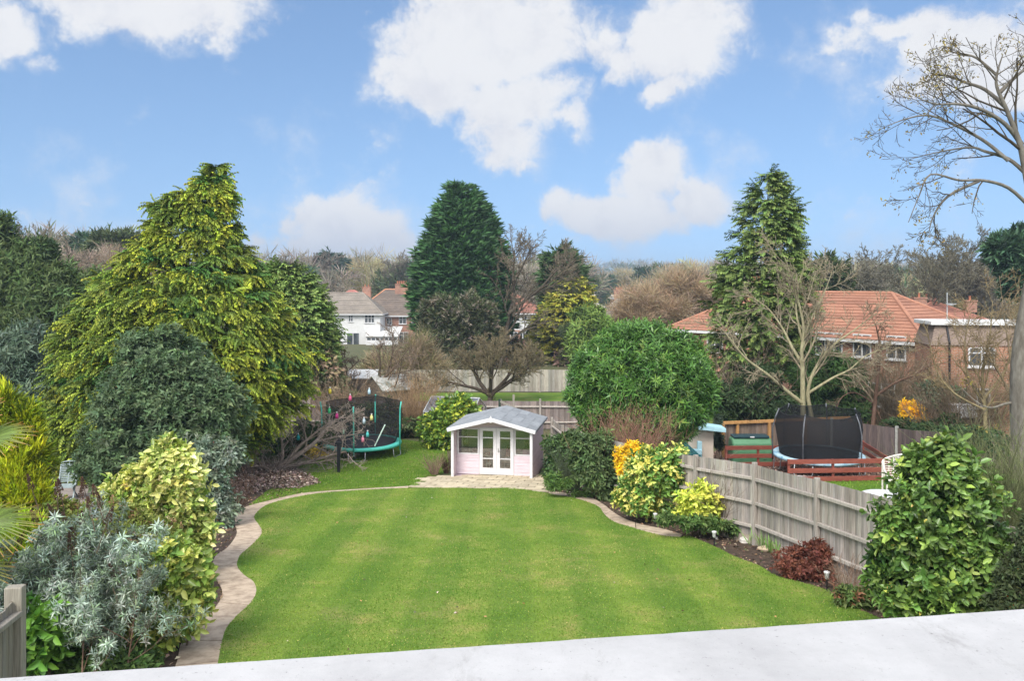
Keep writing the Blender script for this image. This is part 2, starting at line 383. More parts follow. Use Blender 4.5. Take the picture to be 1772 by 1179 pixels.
def grow(r, p, d, L, rad, lev, prm, out):
    n = (8, 7, 5, 4, 3, 3)[lev]; d = d.normalized(); pts = [p.copy()]; rr = [rad]; dirs = [d.copy()]
    wig = prm['wig'][lev]; trop = prm['trop'][lev]
    for i in range(n):
        d = (d + Vector((r.gauss(0, wig), r.gauss(0, wig), r.gauss(0, wig))) + Vector((0, 0, trop))).normalized()
        p = p + d * (L / n); pts.append(p.copy()); dirs.append(d.copy()); rr.append(max(rad * (1 - prm.get('taper', .7) * (i + 1) / n), prm.get('rmin', .004)))
    out[lev].append((pts, rr))
    if lev + 1 >= len(prm['n']) + 1: return
    for c in range(prm['n'][lev]):
        f = prm['t0'][lev] + (1 - prm['t0'][lev]) * (c + r.random()) / prm['n'][lev]
        i = min(int(f * n), n - 1); q = pts[i].lerp(pts[i + 1], f * n - i); a = R(r.uniform(*prm['ang'][lev]))
        pe = rand_perp(dirs[i], r)
        if prm.get('flat') and lev > 0: pe.z *= prm['flat']; pe.normalize()
        cd = dirs[i] * math.cos(a) + pe * math.sin(a)
        grow(r, q, cd, L * prm['ratio'][lev] * (1.15 - .55 * f) * r.uniform(.75, 1.2), max(rr[i] * prm.get('rr', .62) * r.uniform(.75, 1.05), prm.get('rmin', .004)), lev + 1, prm, out)
def off(parts, loc):
    v, q, c = parts; return v - np.asarray(loc)[None], q, c
BARK = mat('bark', (1, 1, 1), (.55, .52, .5), .95, 9, 6, (1, 1, .35), .6, .02, .15, 0, True)
def part_mesh(name, parts, m, parent, loc, smooth=False):
    v, q, c = off(parts, loc); return quads_obj(name, v, q, m, parent, c, smooth)
def bare_tree(name, label, cat, base, prm, seed, col, twig, group=None, dirs=None, H=None, extra=None, split=2):
    """dirs: list of (direction, length, radius[, start]) for trunk-level stems"""
    r = random.Random(seed); rng = np.random.default_rng(seed); out = {i: [] for i in range(7)}
    for (d, L, rad, *st) in dirs:
        grow(r, Vector(base) + (Vector(st[0]) if st else Vector((0, 0, -.1))), Vector(d), L, rad, 0, prm, out)
    t = thing(name, label, cat, base, 0, group)
    A = [tubes(out[i], (8, 6, 5, 4, 3, 3)[i], col, rng, .05) for i in range(split) if out[i]]
    part_mesh('trunk', merge(A), BARK, t, base, True)
    B = [tubes(out[i], (8, 6, 4, 3, 3, 3)[i], twig, rng, .18) for i in range(split, 7) if out[i]]
    if extra: B += extra(out, r, rng)
    if B: part_mesh('crown', merge(B), BARK, t, base)
    return t, out
def shell(rng, lobes, n, nclump=60, depth=.3, bump=.1, spread=.2, front=.0, lowcut=-1.0):
    """points and outward normals on the lumpy shell of several ellipsoids; lobes: (cx,cy,cz,rx,ry,rz)"""
    lobes = np.array(lobes, float); w = lobes[:, 3] * lobes[:, 5] + lobes[:, 3] * lobes[:, 4] + lobes[:, 4] * lobes[:, 5]; w /= w.sum()
    pick = rng.choice(len(lobes), n, p=w); Pn = np.zeros((n, 3)); Nn = np.zeros((n, 3))
    for i, l in enumerate(lobes):
        m = np.where(pick == i)[0]; k = len(m)
        if not k: continue
        nc = max(8, int(nclump * w[i])); cl = nrm(rng.standard_normal((nc, 3))); cr = 1 + bump * rng.standard_normal(nc)
        if front: cl[:, 1] = np.where(rng.random(nc) < front, -np.abs(cl[:, 1]), cl[:, 1])
        ci = rng.integers(0, nc, k); o = spread * rng.standard_normal((k, 3)); u = nrm(cl[ci] + o)
        rr = cr[ci] * (1 - .9 * (o ** 2).sum(1)) - depth * rng.random(k) ** 2
        Pn[m] = l[:3] + u * rr[:, None] * l[3:]; Nn[m] = nrm(u / l[3:])
    keep = np.ones(n, bool)
    for i, l in enumerate(lobes):
        e = (((Pn - l[:3]) / l[3:]) ** 2).sum(1); keep &= ~((e < .45) & (pick != i))
    keep &= Pn[:, 2] > g(Pn[:, 1]) + .03
    return Pn[keep], Nn[keep]
def px_lobes(ls, Y, dep=.8):
    out = []
    for l in ls:
        x, y, rx, ry = l[:4]; yy = Y + (l[4] if len(l) > 4 else 0); c = P(x, y, yy)
        out.append((c[0], c[1], c[2], rx * yy / F, rx * yy / F * (l[5] if len(l) > 5 else dep), ry * yy / F))
    return out
def bush(name, label, cat, ls, Y, n, T, size, ca, cb, seed, m='leaf', upd=.3, out_=.7, rnd=.55, group=None, dep=.8, nclump=80, depth=.35, bmp=.1, spread=.2,
         jit=.18, hue=.06, stem=True, stemcol=(.12, .09, .06), base=None, mix=None, crown='foliage', front=.6, inner=.25, sv=.3, nst=5, spots=None):
    """a leafy shrub: lobes in pixels at depth Y; shoots point outwards and up; mix: list of (share, ca, cb)"""
    rng = np.random.default_rng(seed); lobes = px_lobes(ls, Y, dep)
    Pn, Nn = shell(rng, lobes, n, nclump, depth, bmp, spread, front)
    k = len(Pn); d = nrm(Nn * out_ + np.array((0, 0, upd)) + rnd * rng.standard_normal((k, 3))); nd = nrm(np.array((0, 0, 1.)) + .6 * Nn + .4 * rng.standard_normal((k, 3)))
    CA = np.tile(np.array(ca, float), (k, 1)); CB = np.tile(np.array(cb, float), (k, 1))
    if mix:
        u = rng.random(k); a = 0
        for sh, a1, b1 in mix: s = (u >= a) & (u < a + sh); CA[s] = a1; CB[s] = b1; a += sh
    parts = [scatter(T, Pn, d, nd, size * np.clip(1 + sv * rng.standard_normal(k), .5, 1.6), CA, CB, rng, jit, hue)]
    for (ns, ssz, c1, c2) in spots or ():   # single odd-coloured leaves
        j = rng.integers(0, k, ns); parts.append(scatter(T_leaf2(1, .5, .06, .2, .3, 1), Pn[j] + .3 * size * d[j], nrm(Nn[j] + .7 * rng.standard_normal((ns, 3))), nrm(np.array((0, 0, 1.)) + Nn[j] + .5 * rng.standard_normal((ns, 3))), ssz * rng.uniform(.7, 1.3, ns), c1, c2, rng, .2, .06))
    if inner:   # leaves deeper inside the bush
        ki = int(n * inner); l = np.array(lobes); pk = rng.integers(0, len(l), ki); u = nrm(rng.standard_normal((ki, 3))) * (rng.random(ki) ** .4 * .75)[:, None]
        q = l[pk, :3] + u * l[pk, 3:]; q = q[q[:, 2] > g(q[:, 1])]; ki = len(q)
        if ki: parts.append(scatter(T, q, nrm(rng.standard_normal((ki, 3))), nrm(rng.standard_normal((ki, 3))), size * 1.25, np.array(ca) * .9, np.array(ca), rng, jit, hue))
    if base is None:
        l = max(lobes, key=lambda q: q[3] * q[5]); base = (l[0], l[1], float(g(l[1])))
    t = thing(name, label, cat, base, 0, group)
    part_mesh(crown, merge(parts), leafmat(m), t, base)
    if stem:
        r = random.Random(seed); pol = []
        for i in range(nst):
            l = lobes[i % len(lobes)]; top = Vector((l[0] + r.uniform(-.5, .5) * l[3], l[1] + r.uniform(-.5, .5) * l[4], l[2] + r.uniform(-.1, .5) * l[5])); b = Vector(base) + Vector((r.uniform(-.12, .12), r.uniform(-.1, .1), -.05))
            pts = [b.lerp(top, f) + Vector((r.gauss(0, .04), r.gauss(0, .04), 0)) * (1 if f else 0) for f in (0, .25, .5, .75, 1)]
            r0 = .012 + .012 * l[5]; pol.append((pts, [r0, r0 * .85, r0 * .7, r0 * .5, r0 * .3]))
        part_mesh('stem', tubes(pol, 6, stemcol, rng), BARK, t, base, True)
    return t
def conifer(name, label, prof, Y, nb, per, T, size, ca, cb, seed, droop=.15, out_=1.0, dep=.9, m='conifer_leaf', trunk=(.16, .12, .08), trad=.2, start=.45,
            jit=.18, hue=.06, vj=.35, rj=(.82, 1.08), base=None, group=None, latw=.13, gaps=None, cat='tree', rndd=.35, toplight=None, bz=0.0, green=0.0, tipw=5):
    """prof: (pixel y, pixel centre x, pixel radius) from the tip down; branches carry sprays along their outer part"""
    rng = np.random.default_rng(seed); pr = np.array(prof, float)
    ys = np.linspace(pr[0, 0], pr[-1, 0], 200); cs = np.interp(ys, pr[:, 0], pr[:, 1]); rs = np.interp(ys, pr[:, 0], pr[:, 2])
    w = rs + tipw; w /= w.sum(); yi = rng.choice(200, nb, p=w); y = ys[yi] + (ys[1] - ys[0]) * (rng.random(nb) - .5)
    c = np.interp(y, pr[:, 0], pr[:, 1]); rr = np.interp(y, pr[:, 0], pr[:, 2]) * Y / F * rng.uniform(rj[0], rj[1], nb)
    phi = rng.uniform(0, 2 * math.pi, nb); fl = rng.random(nb) < .45; phi = np.where(fl & (np.sin(phi) > 0), -phi, phi)
    cx = (c - CX) / F * Y; z = CZ - (y - HY) / F * Y
    if gaps:  # leave whorls with air between them
        kz = (z / gaps[0]) % 1.0; keep = rng.random(nb) < np.where(kz < gaps[1], gaps[2], 1.0); cx, z, rr, phi = cx[keep], z[keep], rr[keep], phi[keep]; nb = len(z)
    outd = np.stack([np.cos(phi), np.sin(phi) * dep, np.zeros(nb)], 1)
    org = np.stack([cx, np.full(nb, Y), z + bz * rr], 1)
    s = start + (1 - start) * np.sqrt(rng.random((nb, per)))
    lat = np.stack([-np.sin(phi), np.cos(phi), np.zeros(nb)], 1)
    wv = latw * rr[:, None] * (1.3 - s * .9) + .03
    pos = org[:, None] + outd[:, None] * (rr[:, None] * s)[:, :, None] + lat[:, None] * (wv * rng.standard_normal((nb, per)))[:, :, None]
    pos[:, :, 2] += vj * wv * rng.standard_normal((nb, per)) - bz * rr[:, None] * s + .04 * rr[:, None]
    pos = pos.reshape(-1, 3); k = len(pos)
    d = np.repeat(outd, per, 0) * out_ + np.repeat(lat, per, 0) * (.45 * rng.standard_normal((k, 1))) + np.array((0, 0, -droop)) + rndd * rng.standard_normal((k, 3))
    d = nrm(d); nd = nrm(np.array((0, 0, 1.)) + .35 * rng.standard_normal((k, 3)))
    keep = pos[:, 2] > g(pos[:, 1]) + .1; pos, d, nd = pos[keep], d[keep], nd[keep]; k = len(pos)
    CBv = np.array(cb)[None] * np.ones((k, 1))
    if green: f = np.clip(np.repeat(rng.normal(1 - green, .3, nb), per)[keep][:, None], 0, 1); CBv = CBv * f + (np.array(ca) * 3.2)[None] * (1 - f)
    parts = [scatter(T, pos, d, nd, size * np.clip(1 + .22 * rng.standard_normal(k), .5, 1.6), ca, CBv, rng, jit, hue)]
    yb = pr[-1, 0]; xb = cs[-1] if base is None else base
    b = P(xb, yb, Y); b[2] = float(g(Y)); t = thing(name, label, cat, b, 0, group)
    part_mesh('crown', merge(parts), leafmat(m, .6, .25, .15), t, b)
    top = P(pr[0, 1], pr[0, 0] + 8, Y); pts = [tuple(b - (0, 0, .1))]; rad = [trad]
    for f in np.linspace(.12, 1, 9):
        yy = (b[2] + (top[2] - b[2]) * f); py = HY - (yy - CZ) * F / Y; cc = np.interp(py, pr[:, 0], pr[:, 1]); cc = xb + (cc - xb) * min(1, f * 1.4)
        pts.append(((cc - CX) / F * Y, Y, yy)); rad.append(max(trad * (1 - f * .95), .015))
    pol = [(pts, rad)]
    r = random.Random(seed)
    for i in range(0, nb, max(1, nb // 160)):
        a = org[i]; e = a + outd[i] * rr[i] * .85; e[2] -= bz * rr[i] * .85
        q = [tuple(a + (e - a) * f) for f in (0, .33, .66, 1)]; r0 = .012 + .012 * rr[i]; pol.append((q, [r0, r0 * .75, r0 * .5, r0 * .3]))
    big = [p for p in pol if len(p[0]) > 4]; sm = [p for p in pol if len(p[0]) == 4]
    part_mesh('trunk', merge([tubes(big, 9, trunk, rng), tubes(sm, 4, trunk, rng)]), BARK, t, b, True)
    return t
def twig_bush(name, label, base, n, h, wid, col, seed, lean=(0, 0), sub=4, r0=.008, wig=.12, upf=1.0, group=None, part='crown', extra=None, split_part=None, curve=0.0, basew=.25):
    """a bare shrub: many stems fanning from the base, each with side twigs"""
    r = random.Random(seed); rng = np.random.default_rng(seed); A = []; B = []
    for i in range(n):
        az = r.uniform(0, 2 * math.pi); sp = math.sqrt(r.random()); d = Vector((math.cos(az) * sp * wid / h * 1.1 + lean[0], math.sin(az) * sp * wid / h * .9 + lean[1], upf)).normalized()
        L = h * r.uniform(.6, 1.05) / max(d.z, .5); p = Vector(base) + Vector((math.cos(az), math.sin(az), 0)) * (sp * wid * basew) + Vector((0, 0, -.03)); pts = [p.copy()]
        for k in range(5):
            d = (d + Vector((r.gauss(0, wig), r.gauss(0, wig), r.gauss(0, wig) - curve))).normalized(); p = p + d * L / 5; pts.append(p.copy())
        A.append((pts, [r0, r0 * .9, r0 * .75, r0 * .6, r0 * .45, r0 * .3]))
        for k in range(sub):
            f = r.uniform(.25, .98) * 5; j = min(int(f), 4); q = pts[j].lerp(pts[j + 1], f - j); e = ((pts[j + 1] - pts[j]).normalized() + rand_perp(d, r) * r.uniform(.4, .9)).normalized(); l = L * r.uniform(.12, .32)
            q1 = q + e * l * .5; e = (e + Vector((r.gauss(0, .25), r.gauss(0, .25), r.gauss(0, .25) + .1))).normalized(); B.append(([q, q1, q1 + e * l * .5], [r0 * .55, r0 * .45, r0 * .3]))
    t = thing(name, label, 'shrub', base, 0, group)
    part_mesh('stem', tubes(A, 4, col, rng, .18), BARK, t, base)
    if B: part_mesh(part, tubes(B, 3, col, rng, .25), BARK, t, base)
    return t, A, B
# ---------------------------------------------------------------- ground
def crop(lst, s, ox, oy): return [(x / s + ox, y / s + oy) for x, y in lst]
def catmull(pts, m=6):
    pts = [np.array(p, float) for p in pts]; out = []
    for i in range(len(pts) - 1):
        p0, p1, p2, p3 = pts[max(i - 1, 0)], pts[i], pts[i + 1], pts[min(i + 2, len(pts) - 1)]
        for k in range(m):
            t = k / m; out.append(.5 * (2 * p1 + (p2 - p0) * t + (2 * p0 - 5 * p1 + 4 * p2 - p3) * t * t + (3 * p1 - p0 - 3 * p2 + p3) * t ** 3))
    out.append(pts[-1]); return out
def inpoly(X, Y, poly):
    r = np.zeros(len(X), bool); n = len(poly); j = n - 1
    for i in range(n):
        xi, yi = poly[i][:2]; xj, yj = poly[j][:2]
        c = ((yi > Y) != (yj > Y)) & (X < (xj - xi) * (Y - yi) / (yj - yi + 1e-12) + xi); r ^= c; j = i
    return r
def sheet(name, poly, dz, m, thick=.08):
    bm = bmesh.new(); top = [bm.verts.new((p[0], p[1], float(g(p[1])) + dz)) for p in poly]
    bm.faces.new(top)
    bmesh.ops.triangulate(bm, faces=bm.faces[:], ngon_method='EAR_CLIP')
    for yc in (36, 46, 62, 90):
        bmesh.ops.bisect_plane(bm, geom=bm.verts[:] + bm.edges[:] + bm.faces[:], plane_co=(0, yc, 0), plane_no=(0, 1, 0))
    for v in bm.verts: v.co.z = float(g(v.co.y)) + dz
    bmesh.ops.recalc_face_normals(bm, faces=bm.faces[:])
    if bm.faces and sum(f.normal.z for f in bm.faces) < 0: bmesh.ops.reverse_faces(bm, faces=bm.faces[:])
    e = [x for x in bm.edges if len(x.link_faces) == 1]
    ex = bmesh.ops.extrude_edge_only(bm, edges=e)
    for v in ex['geom']:
        if isinstance(v, bmesh.types.BMVert): v.co.z -= thick
    me = bpy.data.meshes.new(name); bm.to_mesh(me); bm.free(); me.materials.append(m)
    o = bpy.data.objects.new(name, me); COL.objects.link(o); o['kind'] = 'structure'; return o
# base terrain out to the horizon
xs = np.concatenate([np.linspace(-1800, -130, 14), np.linspace(-110, 110, 45), np.linspace(130, 1800, 14)]); yv = np.array(sorted(set(GYS + list(range(-70, 200, 6)) + list(range(200, 2000, 60)))), float)
XX, YY = np.meshgrid(xs, yv); ZZ = g(YY) + np.where(YY > 150, 2.2 * np.sin(XX / 170 + YY / 300), 0) * np.clip((YY - 150) / 300, 0, 1)
ii = np.arange(XX.size).reshape(XX.shape); Qg = np.stack([ii[:-1, :-1], ii[:-1, 1:], ii[1:, 1:], ii[1:, :-1]], -1).reshape(-1, 4)
def ground_mat():
    m, nt, b = nodes_of('rough_ground')
    n = nz(nt, .35, 8, .65); r = ramp(nt, n.outputs['Fac'], [(.3, (.055, .075, .022)), (.5, (.09, .095, .035)), (.68, (.11, .085, .05))])
    n2 = nz(nt, 14, 6, .7); r2 = ramp(nt, n2.outputs['Fac'], [(.3, (.55, .55, .55)), (.7, (1.35, 1.3, 1.2))])
    nt.links.new(mulc(nt, r.outputs[0], r2.outputs[0]), b.inputs['Base Color']); b.inputs['Roughness'].default_value = .95; bump(nt, b, n2.outputs['Fac'], .8, .05); return m
gr = quads_obj('ground', np.stack([XX, YY, ZZ], -1), Qg, ground_mat(), smooth=True); gr['kind'] = 'structure'
SOIL = mat('soil', (.105, .07, .048), (.035, .024, .018), .95, 5, 9, None, .9, .04)
def grassmat(name, c1, c2, c3, stripes=True):
    m, nt, b = nodes_of(name)
    n = nz(nt, .75, 8, .68); r = ramp(nt, n.outputs['Fac'], [(.33, c1), (.52, c2), (.70, c3)])
    n2 = nz(nt, 30, 6, .75); r2 = ramp(nt, n2.outputs['Fac'], [(.3, (.62, .66, .6)), (.7, (1.3, 1.25, 1.2))])
    n3 = nz(nt, 2.2, 6, .7, 'Object', (1.0, 2.0, 1)); r3 = ramp(nt, n3.outputs['Fac'], [(.3, (.86, .9, .9)), (.7, (1.14, 1.08, 1.05))])
    c = mulc(nt, mulc(nt, r.outputs[0], r2.outputs[0]), r3.outputs[0])
    if stripes:
        tc = nt.nodes.new('ShaderNodeTexCoord'); w = nt.nodes.new('ShaderNodeTexWave'); w.bands_direction = 'X'; w.wave_profile = 'SIN'
        w.inputs['Scale'].default_value = .22; w.inputs['Distortion'].default_value = .7; w.inputs['Detail'].default_value = 2; w.inputs['Detail Scale'].default_value = .5
        nt.links.new(tc.outputs['Object'], w.inputs[0]); r4 = ramp(nt, w.outputs['Color'], [(.3, (.82, .89, .86)), (.7, (1.14, 1.08, 1.12))]); c = mulc(nt, c, r4.outputs[0])
    nt.links.new(c, b.inputs['Base Color']); b.inputs['Roughness'].default_value = .8; b.inputs['Specular IOR Level'].default_value = .15
    bump(nt, b, n2.outputs['Fac'], .7, .03); return m
GA, GB, GC = (.108, .205, .027), (.17, .255, .043), (.31, .29, .10)
LAWN = grassmat('lawn_grass', GA, GB, GC)
ROUGH = grassmat('rough_grass', (.075, .15, .018), (.115, .20, .025), (.20, .21, .06), False)
# garden path
pl = crop([(-90, 1320), (-40, 1150), (20, 965), (40, 880), (100, 800), (190, 720), (240, 655), (250, 610), (235, 570), (207, 530), (195, 495), (215, 430), (270, 390), (308, 345), (325, 305), (315, 270), (308, 225), (330, 195), (385, 170), (480, 145), (640, 108), (760, 95), (900, 86), (1200, 68)], 2.953, 300, 820)
pr_ = crop([(150, 1250), (205, 1080), (232, 950), (245, 880), (270, 800), (325, 735), (395, 668), (424, 610), (408, 560), (360, 525), (326, 478), (340, 425), (385, 385), (440, 330), (452, 300), (438, 270), (413, 228), (440, 190), (490, 160), (600, 130), (740, 105), (900, 92), (1050, 83), (1200, 78)], 2.953, 300, 820)
PL = catmull([G(*p) for p in pl], 5); PR = catmull([G(*p) for p in pr_], 5)
ql = crop([(-30, 917), (0, 922), (100, 935), (180, 950), (245, 985), (290, 1020), (330, 1047), (380, 1070), (450, 1092), (560, 1115), (650, 1143)], 2.947, 960, 540)
qr = crop([(-30, 930), (0, 937), (80, 950), (165, 973), (225, 1000), (255, 1040), (300, 1075), (370, 1098), (460, 1125), (550, 1147), (640, 1155)], 2.947, 960, 540)
QL = catmull([G(*p) for p in ql], 4); QR = catmull([G(*p) for p in qr], 4)
PATHM = mat('worn_concrete', (.50, .40, .30), (.27, .205, .15), .92, 4.5, 12, None, .6, .012, .2, 0, True, .32, .58)
def ribbon(mb, A, B, joints, dz=.03, th=.08):
    n = len(A); cuts = [0] + list(joints) + [n - 1]
    for a, b in zip(cuts[:-1], cuts[1:]):
        la = [np.array(A[i], float) for i in range(a, b + 1)]; lb = [np.array(B[i], float) for i in range(a, b + 1)]
        for l in (la, lb):     # a narrow gap at each joint
            if a: l[0] = l[0] + (l[1] - l[0]) * min(.45, .018 / (np.linalg.norm(l[1] - l[0]) + 1e-6))
            if b < n - 1: l[-1] = l[-1] + (l[-2] - l[-1]) * min(.45, .018 / (np.linalg.norm(l[-2] - l[-1]) + 1e-6))
        vs = []; t = random.Random(a).uniform(.9, 1.08)
        for p, q in zip(la, lb):
            for c in (p, q): vs.append((c[0], c[1], float(g(c[1])) + dz))
            for c in (p, q): vs.append((c[0], c[1], float(g(c[1])) + dz - th))
        k = len(la); fs = []
        for i in range(k - 1):
            o = 4 * i; fs += [(o, o + 1, o + 5, o + 4), (o + 2, o, o + 4, o + 6), (o + 1, o + 3, o + 7, o + 5)]
        fs += [(0, 2, 3, 1), (4 * k - 4, 4 * k - 3, 4 * k - 1, 4 * k - 2)]
        mb.add(vs, fs, t)
mb = MB(); ribbon(mb, PL, PR, [9, 16, 29, 42, 58, 78, 95, 105]); o = mb.build('garden_path', PATHM); o['kind'] = 'structure'
mb = MB(); ribbon(mb, QL, QR, [9, 20, 30]); o = mb.build('side_path', PATHM); o['kind'] = 'structure'
# pale paving in front of the summer house: separate slabs in courses
pv = crop([(0, 1090), (200, 1105), (450, 1105), (600, 1112), (800, 1105), (900, 1105), (1000, 1118), (1215, 1140), (1325, 1040), (1200, 985), (1120, 960), (340, 985), (75, 1000)], 5.36, 720, 640)
PV = [G(*p) for p in pv]
PAVM = mat('cream_paving', (.60, .52, .375), (.44, .37, .255), .9, 4, 8, None, .4, .01, .2, 0, True)
mb = MB(); rr_ = random.Random(4); an = R(-9); ca_, sa_ = math.cos(an), math.sin(an); c0 = np.mean([p[:2] for p in PV], 0); PVX = [(p[0], p[1]) for p in PV]
row = 0; v = -2.5
bmp_ = bmesh.new()
while v < 2.6:
    u = -4.2 + (.3 if row % 2 else 0)
    while u < 4.2:
        w_ = .58; h_ = .40
        cs_ = [(u + .012, v + .012), (u + w_ - .012, v + .012), (u + w_ - .012, v + h_ - .012), (u + .012, v + h_ - .012)]
        wp = [(c0[0] + a * ca_ - b * sa_, c0[1] + a * sa_ + b * ca_) for a, b in cs_]; ctr = np.mean(wp, 0)
        if inpoly(np.array([ctr[0]]), np.array([ctr[1]]), PVX)[0]:
            dz = .03 + rr_.uniform(-.004, .006); top = [(a, b, float(g(b)) + dz) for a, b in wp]; bot = [(a, b, float(g(b)) - .05) for a, b in wp]
            mb.hexa(bot, top, rr_.uniform(.8, 1.1))
        u += w_
    v += .40; row += 1
o = mb.build('paving', PAVM, bevel=.006); o['kind'] = 'structure'
sheet('paving_bed', [tuple(p) for p in PV], .012, mat('joint_mortar', (.26, .22, .15), (.15, .13, .09), .95, 8), .06)
# beds of dark soil along both sides
ed = crop([(60, 500), (200, 560), (300, 610), (420, 655), (500, 705), (650, 745), (760, 780), (830, 840), (960, 890), (1010, 915), (1200, 990), (1500, 1150)], 2.953, 1172, 760)
EDGE = catmull([G(*p) for p in ed], 4)
RF = [(8.0, 8.0), (7.25, 11.5), (6.6, 14.6), (6.18, 17.4), (5.68, 20.1), (4.72, 22.0), (3.9, 24.4), (3.1, 27.2), (2.43, 29.9), (2.0, 33.2), (1.75, 36.8)]
bedR = [tuple(p[:2]) for p in QL[::-1]][:] ; bedR = [tuple(p[:2]) for p in QR] + [tuple(p[:2]) for p in EDGE] + [(8.0, 8.0)] + RF[1:] + [tuple(PV[9][:2])]
bedR = [tuple(p[:2]) for p in QL] + [tuple(p[:2]) for p in EDGE] + [(8.0, 8.0)] + RF[1:] + [tuple(PV[9][:2]), tuple(PV[8][:2])]
sheet('soil_bed', bedR, .004, SOIL)
LB = [tuple(p[:2]) for p in PL[:103]]
sheet('left_soil_bed', LB + [tuple(G(455, 838)[:2]), tuple(G(400, 790)[:2]), (-14, 33), (-9.2, 24), (-5.3, 10), (-5.3, 6.5)], .006, SOIL)
# the main lawn
NEAR = [tuple(p[:2]) for p in PR]
LAWNP = NEAR + [tuple(p[:2]) for p in PV[1:7]] + [tuple(p[:2]) for p in QR] + [tuple(p[:2]) for p in EDGE] + [(6.0, 5.0), (-3.4, 5.0)]
sheet('lawn', LAWNP, .028, LAWN)
BACKP = [(p[0] - .05, p[1] + .14) for p in PL[90:]] + [tuple(PV[0][:2]), tuple(PV[12][:2]), tuple(G(778, 815)[:2]), tuple(G(772, 772)[:2]), tuple(G(700, 762)[:2]), tuple(G(560, 764)[:2]), tuple(G(520, 800)[:2]), tuple(G(545, 838)[:2]), tuple(G(470, 845)[:2])]
sheet('back_lawn', BACKP, .012, ROUGH)
sheet('far_lawn', [(-12, 46.5), (14, 46.5), (14, 61.8), (-12, 61.8)], .02, ROUGH)
sheet('right_lawn', [tuple(G(1440, 868)[:2]), (7.4, 12), (22, 12), (24, 27), tuple(G(1560, 822)[:2]), tuple(G(1380, 838)[:2]), (7.0, 20)], .012, ROUGH)
CHIP = mat('wood_chip', (.17, .105, .075), (.05, .03, .024), .95, 16, 8, None, 1.0, .04)
CHIPP = [tuple(G(x, y)[:2]) for x, y in [(1205, 800), (1290, 832), (1380, 836), (1545, 822), (1500, 790), (1380, 775), (1255, 772)]]
sheet('woodchip_play_area', CHIPP, .008, CHIP)
sheet('neighbour_patio', [tuple(G(x, y)[:2]) for x, y in [(60, 905), (240, 905), (200, 842), (70, 842)]], .012, mat('patio_slab', (.34, .29, .26), (.22, .19, .17), .9, 3))
# grass blades
def pnoise(x, y, s, seed):
    r = np.random.default_rng(seed); v = 0
    for k in range(10):
        a = r.uniform(0, 6.28); f = s * 1.5 ** (k % 5) * r.uniform(.7, 1.3); v = v + np.sin((x * math.cos(a) + y * math.sin(a)) * f + r.uniform(0, 6.28)) / 1.25 ** (k % 5)
    return v / 5
def blades(name, label, polys, n, h, w, seed, ca, cb, dz, stripes=False):
    rng = np.random.default_rng(seed); pts = []
    for poly in polys:
        q = np.array(poly); lo = q.min(0); hi = q.max(0); m_ = int(n * (hi[0] - lo[0]) * (hi[1] - lo[1])); X = rng.uniform(lo[0], hi[0], m_); Y = rng.uniform(lo[1], hi[1], m_); k = inpoly(X, Y, poly) & (Y > 9.2) if stripes else inpoly(X, Y, poly); pts.append(np.stack([X[k], Y[k]], 1))
    p = np.concatenate(pts); k = len(p); pos = np.stack([p[:, 0], p[:, 1], g(p[:, 1]) + dz], 1)
    d = nrm(np.array((0, 0, 1.)) + .6 * rng.standard_normal((k, 3)) * np.array((1, 1, .2)))
    f = np.clip(.5 + .5 * pnoise(p[:, 0], p[:, 1], 1.1, seed) + .25 * rng.standard_normal(k), 0, 1)[:, None]
    CA = np.array(ca) * (1 - f) + np.array(cb) * f
    if stripes: CA = CA * (1 + .15 * np.sign(np.sin(p[:, 0] * 2 * math.pi / 1.75 + .06 * p[:, 1]))[:, None] * np.array((.8, .5, .6)))
    dry = rng.random(k) < np.clip(.05 + .12 * pnoise(p[:, 0], p[:, 1], .6, seed + 5), .01, .3); CA[dry] = np.array((.33, .29, .11))
    T = T_leaf(1, w / h, 0, .3, .2, 1)
    v, qd, c = scatter(T, pos, d, nrm(rng.standard_normal((k, 3))), h * rng.uniform(.5, 1.3, k), CA * .85, CA * 1.15, rng, .18, .04)
    o = quads_obj(name, v, qd, leafmat('grass_blade', .6, .2, .35), None, c); tag(o, label, 'grass', None, 'stuff'); return o
blades('lawn_grass', 'short mown green grass covering the large striped lawn', [LAWNP], 1300, .026, .010, 3, (.075, .155, .017), (.155, .222, .036), .025, True)
blades('back_grass', 'uneven green grass around the trampoline behind the curved path', [BACKP], 700, .045, .014, 5, (.075, .16, .016), (.14, .22, .03), .01)
rl = [tuple(G(1440, 868)[:2]), (7.4, 14), (14, 14), (17, 24), tuple(G(1560, 822)[:2]), tuple(G(1380, 838)[:2]), (7.0, 20)]
blades('neighbour_grass', 'green grass of the neighbouring lawn beyond the grey fence', [rl], 450, .06, .015, 6, (.075, .16, .016), (.13, .21, .03), .01)
